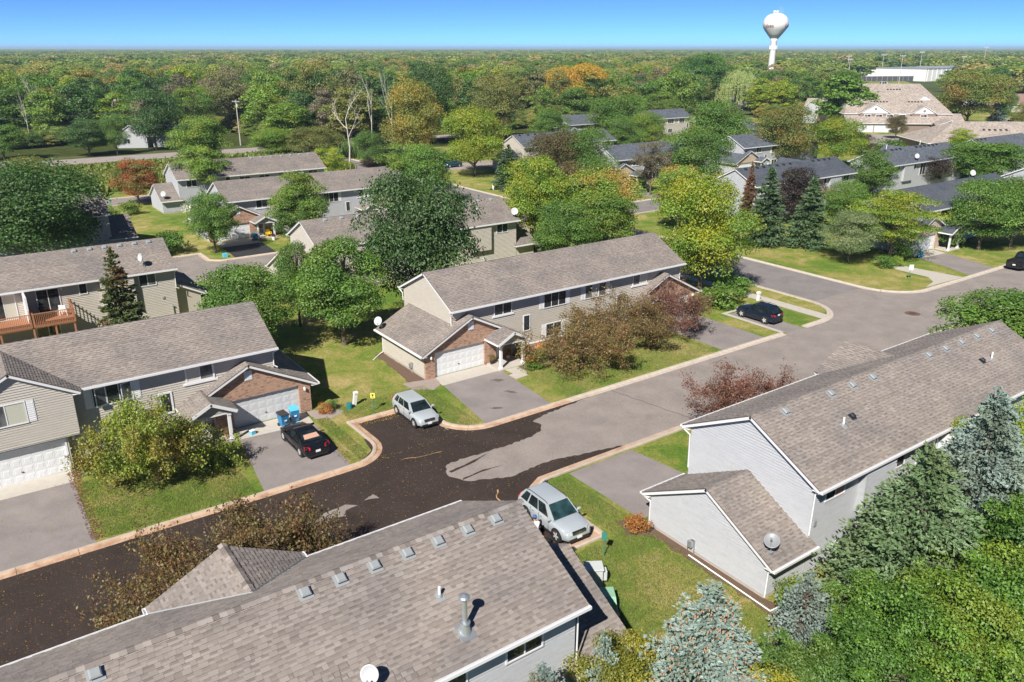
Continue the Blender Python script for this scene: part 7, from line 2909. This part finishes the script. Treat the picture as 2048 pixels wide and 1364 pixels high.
suv2 = dict(suv, L=4.5, W=1.86, H=1.66, rw=.36, fplate=False, glass="car_glass", tz=(.85, 1.0), rpz=.9, spokes=5,
            cab=(.72, .56, .16, .03, 1.02, 1.65, .93, .73))
c = car("black crossover parked on the short pad beside the footpath", (64.05, 47.6), radians(92), suv2, "car_navy")
for x in (.15, -.75):
    q = MB()
    q.tube([(x, -.66, 1.76), (x, .66, 1.76)], .025, 6)
    q.build("cross_bar", "vent_black", c, local=True)
truck = dict(L=5.6, W=1.98, H=1.85, zb=.3, rw=.4, axles=(.82, .2), hz=(.8, 1.0), tz=(.85, 1.15), rpz=.65, rear=True,
             st=[(0, 1.15, 1.16, .95, .42), (.02, 1.2, 1.2, .99, .36), (.3, 1.2, 1.2, 1, .34), (.7, 1.2, 1.22, 1, .34), (.85, 1.14, 1.2, .99, .34), (.96, 1.05, 1.1, .95, .36), (1, .9, .92, .85, .4)],
             cab=(.74, .63, .42, .39, 1.2, 1.85, .94, .78), cuts=[(.12, .5), (.54, .9)], zd=1.22)
c = car("black pickup truck cut by the right edge on the street", (107.0, 41.7), radians(2), truck, "car_black", name="pickup_truck")
c["category"] = "pickup truck"
q = MB()
q.box(-2.6, -.75, -.85, .85, 1.19, 1.215)
q.build("bed_cover", "black_plastic", c, local=True)
car("teal blue car parked under the round yellow green tree", (96.0, 158.4), radians(185), hatch, "car_teal")
car("dark blue car parked at the kerb beyond the beige roofs", (316, 136.5), radians(-40), hatch, "car_navy")
car("dark car on the drive behind the willow", (292, 236), radians(-40), hatch, "car_black")
for i, (x, y, p, l) in enumerate([(600, 389, "paint_red", "red trailer beside the ball field fence"), (571, 340, "cloth_white", "white camper parked beside the ball field")]):
    car(l, (x, y), radians(-35 + 20 * i), dict(truck, L=7.5, W=2.4, cab=(.9, .86, .2, .12, 1.2, 2.6, .95, .9)), p)

# ------------------------------------------------------------------ bins, signs, boxes, person
def bin_(label, x, y, rz, body="bin_blue", lid="bin_lid_blue", lean=0):
    t = thing("wheeled_bin", label, "bin", (x, y, Z3), rz, "wheeled bins by the garages")
    m = MB()
    vs = []
    for z, a, b in ((.08, .23, .26), (.9, .3, .36), (.95, .32, .38)):
        vs += [(-a, -b, z), (a, -b, z), (a, b, z), (-a, b, z)]
    fs = [(0, 3, 2, 1), (8, 9, 10, 11)]
    for k in (0, 4):
        for i in range(4):
            j = (i + 1) % 4
            fs.append((k + i, k + j, k + 4 + j, k + 4 + i))
    m.add(vs, fs)
    m.box(-.1, .1, -.375, -.36, .45, .62)
    m.build("body", body, t, local=True)
    m = MB()
    vs = [(-.33, -.4, .96), (.33, -.4, .96), (.33, .42, .96), (-.33, .42, .96), (-.31, -.38, 1.0), (.31, -.38, 1.0), (.29, .4, 1.08), (-.29, .4, 1.08)]
    m.add(vs, [(0, 3, 2, 1), (4, 5, 6, 7), (0, 1, 5, 4), (1, 2, 6, 5), (2, 3, 7, 6), (3, 0, 4, 7)])
    m.build("lid", lid, t, local=True)
    m = MB()
    m.tube([(-.27, .47, .93), (.27, .47, .93)], .02, 6)
    m.box(-.27, -.24, .36, .47, .9, .95)
    m.box(.24, .27, .36, .47, .9, .95)
    m.build("handle", body, t, local=True)
    m = MB()
    m.box(-.09, .09, -.392, -.375, .5, .6)
    m.build("sticker", "sign_white", t, local=True)
    for s in (-1, 1):
        m = MB()
        m.lathe((s * .27, .27, .12), [(.0, -.03), (.12, -.03), (.12, .03), (0, .03)], 12, 0, 'x')
        m.build("wheel", "rubber", t, local=True)


bin_("blue wheeled bin with a black lid before the grey garage door", 16.65, 51.6, radians(8), "bin_blue", "bin_lid_black")
bin_("blue wheeled bin with a light blue lid at the brick corner", 17.6, 51.95, radians(-6))
bin_("blue wheeled bin beside the yellow chair at the white townhouse", 34.6, 110.9, radians(5))
bin_("blue wheeled bin behind the blue green shrub at right", 101.2, 51.6, radians(20))


def sign(label, x, y, rz, board, post, h, w, bh, lean=(0, 0), text=None, cat="sign"):
    t = thing("street_sign", label, cat, (x, y, 0), rz)
    m = MB()
    m.tube([(0, 0, -.1), (lean[0], lean[1], h)], .03, 6)
    m.build("post", post, t, local=True)
    m = MB()
    m.box(lean[0] - w / 2, lean[0] + w / 2, lean[1] - .045, lean[1] - .03, h - bh, h)
    b = m.build("board", board, t, local=True)
    return t, b


t, b = sign("green backed parking sign on a green post beside the silver crossover", 24.9, 26.6, radians(-60), "sign_green", "sign_green", 1.5, .3, .46)
t, b = sign("small yellow sign on a green post beside the parking bay", 23.0, 50.15, radians(-35), "sign_yellow", "sign_green", 1.5, .33, .42)
m = MB()
m.lathe((0, -.05, 1.3), [(.07, 0), (.07, -.006), (0, -.006)], 10, 0, 'y')
m.box(-.11, .11, -.052, -.046, 1.38, 1.41)
m.box(-.11, .11, -.052, -.046, 1.14, 1.17)
m.build("print", "black_plastic", t, local=True)
sign("white sign on a leaning green post at the street corner", 89.9, 46.8, radians(-35), "sign_white", "sign_green", 1.8, .5, .65, (.25, .1))
sign("small green sign at the kerb by the small white garage", 22.6, 147.2, radians(-35), "sign_green", "sign_green", 1.8, .4, .6)
sign("orange yellow marker sign between the green shrubs near the kerb", 17.5, 104.6, radians(-35), "plastic_yellow", "sign_green", .9, .6, .6)
sign("thin white marker post beside the road meadow", 26.4, 211.3, 0, "sign_white", "pole_grey", 1.2, .12, .3)


def box_thing(name, label, cat, x, y, rz, parts):
    t = thing(name, label, cat, (x, y, 0), rz)
    for nm, mat, bs in parts:
        m = MB()
        for b in bs:
            m.box(*b)
        o = m.build(nm, mat, t, local=True)
        bv = o.modifiers.new("edge", 'BEVEL')
        bv.width = .02
        bv.segments = 2
    return t


box_thing("utility_cabinet", "pale grey utility cabinet behind the low garage roof", "utility box", 22.95, 25.2, radians(-32),
          [("body", "box_grey", [(-.42, .42, -.35, .35, 0, .95)]), ("lid", "box_grey", [(-.47, .47, -.4, .4, .95, 1.04)]),
           ("side_box", "box_grey", [(.42, .66, -.2, .2, .25, .8)]), ("seam", "vent_grey", [(-.01, .01, -.358, -.35, .05, .95)])])
tb = thing("transformer_box", "green padmount transformer box beside the grey cabinet", "utility box", (22.0, 23.45, 0), radians(-32))
m = MB()
vs = [(-.6, -.5, 0), (.6, -.5, 0), (.6, .55, 0), (-.6, .55, 0), (-.6, -.5, .62), (.6, -.5, .62), (.6, -.2, .82), (-.6, -.2, .82), (.6, .55, .82), (-.6, .55, .82)]
m.add(vs, [(0, 3, 2, 1), (0, 1, 5, 4), (4, 5, 6, 7), (7, 6, 8, 9), (3, 9, 8, 2), (1, 2, 8, 6, 5), (0, 4, 7, 9, 3)])
m.build("body", "box_green", tb, local=True)
m = MB()
m.box(-.5, .5, -.512, -.5, .1, .56)
for i in range(9):
    m.box(.6, .612, -.4 + i * .1, -.34 + i * .1, .15, .6)
m.build("door", "box_green", tb, local=True)
m = MB()
m.box(-.75, .75, -.7, .7, 0, .05)
m.build("pad", "concrete", tb, local=True)

t = thing("utility_pedestal", "leaning white cable pedestal on the lawn behind the yellow sign", "pedestal", (22.3, 52.0, 0))
m = MB()
m.obox((0, 0, 0), XH, Vector((.12, -.1, 1)).normalized(), Vector((0, -1, -.1)).normalized(), -.13, .13, 0, 1.05, -.1, .1)
m.obox((0, 0, 0), XH, Vector((.12, -.1, 1)).normalized(), Vector((0, -1, -.1)).normalized(), -.16, .16, .98, 1.1, -.13, .13)
m.build("post", "pvc_white", t, local=True)
t = thing("utility_pedestal", "dark teal utility canister beside the white pedestal", "pedestal", (21.75, 51.65, 0))
m = MB()
m.lathe((0, 0, 0), [(.23, 0), (.21, .3), (.24, .31), (.22, .42), (0, .45)], 16)
m.build("canister", "teal_plastic", t, local=True, smooth=False)
t = thing("utility_pedestal", "small white utility post behind the black parked car", "pedestal", (69.0, 51.6, 0))
m = MB()
m.box(-.12, .12, -.12, .12, 0, .8)
m.box(-.2, .2, -.16, .16, .8, 1.0)
m.build("post", "pvc_white", t, local=True)
t = thing("utility_pedestal", "white marker post on the lawn by the cross street", "pedestal", (86.0, 127.2, 0))
m = MB()
m.lathe((0, 0, 0), [(.16, 0), (.16, 1.1), (0, 1.2)], 10)
m.build("post", "pvc_white", t, local=True)
box_thing("meter_box", "small blue meter box on the lawn by the fresh black driveway", "box", 28.3, 103.9, 0, [("body", "bin_lid_blue", [(-.3, .3, -.25, .25, 0, .5)])])
t = thing("flower_pot", "white pot of purple flowers beside the white porch post", "flower pot", (36.9, 109.9, 0))
m = MB()
m.lathe((0, 0, 0), [(.2, 0), (.3, .5), (.0, .5)], 14)
m.build("pot", "pvc_white", t, local=True)
t2 = put("flowers", PROTO["shrub"][0][1], t, (0, 0, .4))
t2.scale = (.32, .32, .35)
t2.material_slots[0].link = 'OBJECT'
t2.material_slots[0].material = M["petal_purple"]


def chair(label, x, y, z, rz, mat):
    t = thing("garden_chair", label, "chair", (x, y, z), rz)
    for nm, b in (("seat", [(-.28, .28, -.3, .25, .38, .43)]), ("backrest", [(-.28 + i * .12, -.19 + i * .12, .22, .27, .43, 1.0) for i in range(5)]),
                  ("armrest", [(-.36, -.27, -.3, .28, .6, .64)]), ("armrest", [(.27, .36, -.3, .28, .6, .64)])):
        m = MB()
        for q in b:
            m.box(*q)
        m.build(nm, mat, t, local=True)
    for sx in (-1, 1):
        for sy in (-.27, .22):
            m = MB()
            m.box(sx * .31 - .03, sx * .31 + .03, sy - .03, sy + .03, 0, .6)
            m.build("leg", mat, t, local=True)


chair("yellow garden chair on the white townhouse porch", 36.9, 111.9, .14, radians(10), "plastic_yellow")
chair("small folding chair on the far half of the rear deck", 6.9, 79.6, 2.73, radians(150), "pvc_white")
g = thing("barbecue_grill", "covered grill standing on the rear deck by the glass doors", "grill", (5.3, 80.2, 2.73), 0)
m = MB()
m.lathe((0, 0, .55), [(.05, 0), (.3, .08), (.34, .3), (.2, .46), (0, .5)], 12)
m.build("cover", "bin_lid_black", g, local=True, smooth=True)
for sx in (-.2, .2):
    for sy in (-.15, .15):
        m = MB()
        m.box(sx - .02, sx + .02, sy - .02, sy + .02, 0, .62)
        m.build("leg", "vent_black", g, local=True)
for (lab, x, y, z) in (("hanging basket pot by the middle townhouse front door", 37.2, 52.9, .15), ("dark plant pot beside the garage pier of the middle townhouse", 35.35, 52.7, .14),
                       ("potted plant with dried flowers on the left townhouse porch", 12.75, 51.9, .14)):
    t = thing("plant_pot", lab, "plant pot", (x, y, z))
    m = MB()
    m.lathe((0, 0, 0), [(.14, 0), (.2, .32), (0, .32)], 12)
    m.build("pot", "tan_cloth" if "dark" not in lab else "black_plastic", t, local=True)
    c = put("foliage", PROTO["shrub"][1][1], t, (0, 0, .25))
    c.scale = (.28, .28, .35)
    c.material_slots[0].link = 'OBJECT'
    c.material_slots[0].material = M["leaf_crab"]
box_thing("bucket", "small blue and white crate beside the porch post at left", "crate", 14.4, 51.6, .3, [("body", "bin_lid_blue", [(-.17, .17, -.15, .15, 0, .3)]), ("lid", "pvc_white", [(-.18, .18, -.16, .16, .3, .34)])])
t = thing("garden_tub", "black round tub on the ground beside the silver crossover", "tub", (23.05, 29.2, 0))
m = MB()
m.lathe((0, 0, 0), [(.2, 0), (.27, .3), (.25, .3), (.19, .05), (0, .05)], 20)
m.build("tub", "black_plastic", t, local=True, smooth=False)


def person():
    """kneeling person in a blue cap, seen from behind and above"""
    t = thing("person", "person in a blue cap and white shirt kneeling beside the silver crossover", "person", (22.75, 29.75, 0), radians(-20))
    J = [(0, 0, .62, .13), (0, .06, .85, .125), (0, .16, 1.06, .15), (0, .2, 1.18, .075), (0, .25, 1.28, .085), (0, .27, 1.4, .09),
         (.19, .17, 1.1, .07), (.3, .32, .92, .048), (.26, .52, .82, .036), (.25, .58, .8, .035),
         (-.19, .17, 1.1, .07), (-.32, .3, .92, .048), (-.24, .5, .78, .036), (-.22, .57, .76, .035),
         (.11, .05, .56, .1), (.16, .38, .5, .075), (.16, .34, .1, .055), (.16, .46, .05, .05),
         (-.11, .03, .56, .1), (-.15, .3, .12, .075), (-.14, -.1, .1, .055), (-.14, -.24, .07, .045)]
    E = [(0, 1), (1, 2), (2, 3), (3, 4), (4, 5), (2, 6), (6, 7), (7, 8), (8, 9), (2, 10), (10, 11), (11, 12), (12, 13), (0, 14), (14, 15), (15, 16), (16, 17), (0, 18), (18, 19), (19, 20), (20, 21)]

    def skin(nm, joints, edges, mat, root=0):
        me = bpy.data.meshes.new(nm)
        me.from_pydata([j[:3] for j in joints], edges, [])
        o = put(nm, me, t)
        sk = o.modifiers.new("skin", 'SKIN')
        for i, j in enumerate(joints):
            v = me.skin_vertices[0].data[i] if me.skin_vertices else None
            if v:
                v.radius = (j[3], j[3])
                v.use_root = i == root
        sb = o.modifiers.new("sub", 'SUBSURF')
        sb.levels = sb.render_levels = 1
        me.materials.append(M[mat])
        return o
    # the Skin modifier needs its layer: made through the object's own data
    import bmesh

    def skin2(nm, joints, edges, mat, root=0):
        bm = bmesh.new()
        lay = bm.verts.layers.skin.verify()
        vs = []
        for i, j in enumerate(joints):
            v = bm.verts.new(j[:3])
            v[lay].radius = (j[3], j[3])
            v[lay].use_root = i == root
            vs.append(v)
        for a, b in edges:
            bm.edges.new((vs[a], vs[b]))
        me = bpy.data.meshes.new(nm)
        bm.to_mesh(me)
        bm.free()
        o = put(nm, me, t)
        me.materials.append(M[mat])
        o.modifiers.new("skin", 'SKIN')
        sb = o.modifiers.new("sub", 'SUBSURF')
        sb.levels = sb.render_levels = 1
        return o
    skin2("body", J, E, "skin")
    shirt = [(0, .0, .68, .16), (0, .06, .86, .155), (0, .15, 1.04, .18), (0, .19, 1.13, .1), (.19, .17, 1.1, .09), (.27, .28, .98, .07), (-.19, .17, 1.1, .09), (-.28, .26, .98, .07)]
    skin2("shirt", shirt, [(0, 1), (1, 2), (2, 3), (2, 4), (4, 5), (2, 6), (6, 7)], "cloth_white")
    tr = [(0, 0, .6, .15), (.11, .05, .56, .12), (.16, .38, .5, .09), (.16, .34, .14, .07), (-.11, .03, .56, .12), (-.15, .3, .14, .09), (-.14, -.08, .11, .07)]
    skin2("trousers", tr, [(0, 1), (1, 2), (2, 3), (0, 4), (4, 5), (5, 6)], "denim")
    for s in (1, -1):
        hx, hy, hz = (.25, .6, .79) if s > 0 else (-.22, .59, .75)
        for f in range(4):
            x = hx + (f - 1.5) * .021
            L = (.07, .078, .074, .06)[f]
            skin2("finger", [(x, hy, hz, .011), (x, hy + L * .5, hz - .01, .0095), (x, hy + L * .8, hz - .035, .008)], [(0, 1), (1, 2)], "skin")
        skin2("thumb", [(hx - s * .03, hy - .02, hz, .011), (hx - s * .06, hy + .01, hz - .015, .0095), (hx - s * .055, hy + .035, hz - .03, .008)], [(0, 1), (1, 2)], "skin")
    m = MB()
    m.lathe((0, .265, 1.4), [(.118, -.01), (.115, .05), (.085, .105), (.03, .125), (0, .127)], 16)
    m.build("cap", "cloth_blue", t, local=True, smooth=True)
    m = MB()
    m.add([(-.08, .36, 1.405), (.08, .36, 1.405), (.06, .46, 1.385), (-.06, .46, 1.385), (-.08, .36, 1.42), (.08, .36, 1.42), (.06, .46, 1.4), (-.06, .46, 1.4)],
          [(0, 3, 2, 1), (4, 5, 6, 7), (0, 1, 5, 4), (1, 2, 6, 5), (2, 3, 7, 6), (3, 0, 4, 7)])
    m.build("cap_peak", "cloth_blue", t, local=True)
    m = MB()
    m.lathe((0, .255, 1.34), [(.05, -.07), (.1, -.03), (.105, .06), (.1, .08)], 14)
    m.build("hair", "hair_brown", t, local=True, smooth=True)
    m = MB()
    for s in (-1, 1):
        m.lathe((s * .035, .352, 1.37), [(0, -.01), (.012, 0), (0, .01)], 6)
    m.lathe((0, .365, 1.335), [(0, -.025), (.016, -.01), (.006, .03)], 6)
    m.box(-.03, .03, .345, .36, 1.29, 1.297)
    m.build("face", "hair_brown", t, local=True)
    m = MB()
    for s in (-1, 1):
        m.lathe((s * .098, .27, 1.355), [(0, -.03), (.018, 0), (0, .03)], 6)
    m.build("ear", "skin", t, local=True)
    m = MB()
    m.box(-.3, -.12, .34, .54, .3, .75)
    return t


person()
sack = box_thing("cloth_bundle", "orange cloth bundle on the ground beside the kneeling person", "bundle", 23.1, 29.75, .4, [("cloth", "cloth_orange", [(-.14, .14, -.12, .12, 0.02, .2)])])

# ------------------------------------------------------------------ poles and wires
def utility_pole(label, x, y, h, arms=True, mat="pole_wood", lean=(0, 0), group=None):
    t = thing("utility_pole", label, "pole", (x, y, 0), radians(-60), group)
    m = MB()
    m.tube([(0, 0, -.3), (lean[0], lean[1], h)], [.2, .13], 8)
    m.build("pole", mat, t, local=True)
    if arms:
        m = MB()
        m.box(-1.3, 1.3, -.08, .08, h - .6, h - .45)
        m.build("crossarm", mat, t, local=True)
        for s in (-1.15, -.5, .5, 1.15):
            m = MB()
            m.lathe((s, 0, h - .45), [(.06, 0), (.1, .12), (.04, .26), (0, .28)], 8)
            m.build("insulator", "vent_grey", t, local=True)
        m = MB()
        m.lathe((.28, 0, h - 1.9), [(.0, 0), (.22, .03), (.22, .8), (0, .84)], 10)
        m.build("transformer", "box_grey", t, local=True)
    return t


utility_pole("pale wooden utility pole with a crossarm beside the road", 70.5, 229.5, 12.2)
utility_pole("thin utility pole standing in front of the willow", 328, 270, 12)
for i, (x, y, h, l) in enumerate([(607, 392, 17, "tall light pole left of the ball field"), (675, 405, 20, "light pole behind the ball field fence"), (602, 346, 20, "tall light pole above the ball field outfield"),
                                  (735, 405, 22, "thin pole before the white hall"), (870, 415, 26, "light pole with a lamp bar above the white hall roof"), (800, 400, 18, "short lamp pole over the white hall roof"),
                                  (640, 415, 19, "lamp pole beside the white shops")]):
    t = utility_pole(l, x, y, h, False, "pole_grey", group="light poles round the ball field")
    m = MB()
    m.box(-2, 2, -.15, .15, h - .3, h)
    for k in range(4):
        m.box(-1.9 + k * 1.15, -1.4 + k * 1.15, -.4, .2, h, h + .6)
    m.build("lamp_bar", "pole_grey", t, local=True)


def wire(a, b, sag, label, n=16):
    t = thing("power_line", label, "wire", a, 0, "wires along the road")
    m = MB()
    pts = []
    for i in range(n + 1):
        s = i / n
        p = Vector(a).lerp(Vector(b), s)
        p.z -= sag * 4 * s * (1 - s)
        pts.append(p - Vector(a))
    m.tube(pts, .035, 4)
    m.build("wire", "wire_dark", t, local=True)


pw_ = [(-60, 233, 11.6), (70.5, 229.5, 11.6), (200, 227, 11.5), (330, 226, 11.5)]
for i in range(3):
    for j, (dy, dz) in enumerate(((-.5, 0), (.5, .05), (0, -2.2), (.2, -3.0))):
        a, b = pw_[i], pw_[i + 1]
        wire((a[0], a[1] + dy, a[2] + dz), (b[0], b[1] + dy, b[2] + dz), 1.6 if i else 2.2, "power line sagging along the road at the wood's edge")

# ---- ball field
sheet("ball_field", [(560, 350), (640, 408), (668, 380), (590, 322)], .03, "lawn")
sheet("infield", rag([(563, 348), (572, 354), (600, 330), (592, 323)], 2, .4), .04, "clay_orange")
t = thing("field_fence", "dark windscreen fence along the back of the ball field", "fence", (640, 408, 0))
for i in range(16):
    a = Vector((600, 404, 0)).lerp(Vector((668, 372, 0)), i / 16)
    b = Vector((600, 404, 0)).lerp(Vector((668, 372, 0)), (i + 1) / 16)
    d = (b - a)
    U = d.normalized()
    m = MB()
    m.obox(a, U, ZH, U.cross(ZH), .1, d.length - .1, .1, 4.0, -.05, .05)
    m.build("screen_panel", "fence_dark", t)
    m = MB()
    m.tube([a, a + Vector((0, 0, 4.3))], .1, 6)
    m.build("fence_post", "pole_grey", t)

# ------------------------------------------------------------------ water tower
def water_tower():
    t = thing("water_tower", "white bulb shaped water tower with red lettering on a single stem above the trees", "water tower", (443.9, 341.4, -2.6))
    sc = 1.0
    prof = [(5.2, -.5), (3.3, 1.5), (2.15, 4.0), (1.9, 9), (1.9, 32.2), (2.5, 33.6)]
    m = MB()
    m.lathe((0, 0, 0), prof, 40)
    m.build("stem", "tower_white", t, local=True, smooth=True)
    b = [(2.5, 33.6), (4.6, 36.2), (6.7, 38.9), (7.55, 40.6), (7.78, 42.0), (7.6, 43.5), (6.9, 45.4), (5.6, 46.9), (3.7, 47.9), (1.8, 48.3), (0.0, 48.4)]
    m = MB()
    m.lathe((0, 0, 0), b, 56)
    m.build("tank", "tower_white", t, local=True, smooth=True)
    m = MB()
    for i in range(8):
        a = i * pi / 4
        m.obox((cos(a) * 1.9, sin(a) * 1.9, 28.4), Vector((-sin(a), cos(a), 0)), ZH, Vector((cos(a), sin(a), 0)), -.35, .35, -1.1, 1.1, 0, .45)
    m.build("antenna_panel", "tower_white", t, local=True)
    rt = Vector((sin(radians(54.6)), -cos(radians(54.6)), 0))
    for dx in (-1.6, .35):
        m = MB()
        m.lathe((rt.x * dx * .9, rt.y * dx * .9, 48.1), [(.25, 0), (.25, .4), (.75, .8), (.85, 1.25), (.6, 1.7), (0, 1.9)], 12)
        m.build("radome", "tower_white", t, local=True, smooth=True)
    for k, dx in enumerate((.2, 1.6, 2.2, 3.0, 3.7)):
        m = MB()
        m.tube([(rt.x * dx, rt.y * dx, 47.3), (rt.x * dx, rt.y * dx, 50.5 + (k * 37 % 3))], .05, 5)
        m.build("antenna", "pole_grey", t, local=True)
    # lettering wrapped round the tank
    for word, a0 in (("Lakes", radians(37.6 + 180 - 62)), ("Lakes", radians(37.6 + 180 + 47))):
        cu = bpy.data.curves.new("lettering", 'FONT')
        cu.body = word
        cu.size = 3.1
        cu.extrude = 0.02
        cu.resolution_u = 2
        ob = bpy.data.objects.new("lettering", cu)
        dg = bpy.context.evaluated_depsgraph_get()
        COL.objects.link(ob)
        dg.update()
        me = bpy.data.meshes.new_from_object(ob.evaluated_get(dg))
        bpy.data.objects.remove(ob)
        for v in me.vertices:
            z = 40.1 + v.co.y
            for (r0, z0), (r1, z1) in zip(b, b[1:]):
                if z0 <= z <= z1:
                    R = r0 + (r1 - r0) * (z - z0) / (z1 - z0)
                    break
            a = a0 + v.co.x / 7.3
            R += .2 + v.co.z
            v.co = (cos(a) * R, sin(a) * R, z)
        me.materials.clear()
        me.materials.append(M["tower_red"])
        put("lettering", me, t)


water_tower()

# small pale buildings glimpsed in the far forest
for i, (x, y, w, d_, h_, lab) in enumerate([(700, 1010, 30, 12, 12, "tiny white chimney like block in the forest near the willow"), (690, 1500, 60, 20, 11, "small pale shed roof far off near the horizon"),
                                            (395, 1330, 24, 12, 11, "tiny white roof in the left forest"), (1330, 1550, 16, 10, 14, "tiny white block near the horizon left of the water tower")]):
    t = thing("far_building", lab, "building", (x, y, 0), radians(-35))
    m = MB()
    m.box(0, w, 0, d_, 0, h_)
    if "silos" in lab:
        m = MB()
        m.lathe((0, 0, 0), [(6, 0), (6, h_), (0, h_ + 3)], 12)
        m.lathe((18, 0, 0), [(6, 0), (6, h_), (0, h_ + 3)], 12)
    m.build("wall", "building_white", t, local=True)
    if "silos" not in lab:
        m = MB()
        m.box(-.5, w + .5, -.5, d_ + .5, h_, h_ + .8)
        m.build("roof", "building_white", t, local=True)

# ------------------------------------------------------------------ haze
hz = bpy.data.meshes.new("haze")
b = MB().box(-3000, 45000, -3000, 45000, -1.2, 56)
hz.from_pydata(b.v, [], b.f)
hm = bpy.data.materials.new("haze_air")
hm.use_nodes = True
hm.node_tree.nodes.clear()
pv = hm.node_tree.nodes.new("ShaderNodeVolumePrincipled")
pv.inputs["Color"].default_value = (0.6, 0.84, 1.0, 1)
pv.inputs["Density"].default_value = 0.00012
pv.inputs["Anisotropy"].default_value = 0.0
ho = hm.node_tree.nodes.new("ShaderNodeOutputMaterial")
hm.node_tree.links.new(pv.outputs[0], ho.inputs["Volume"])
hz.materials.append(hm)
put("haze", hz, None, kind="stuff")
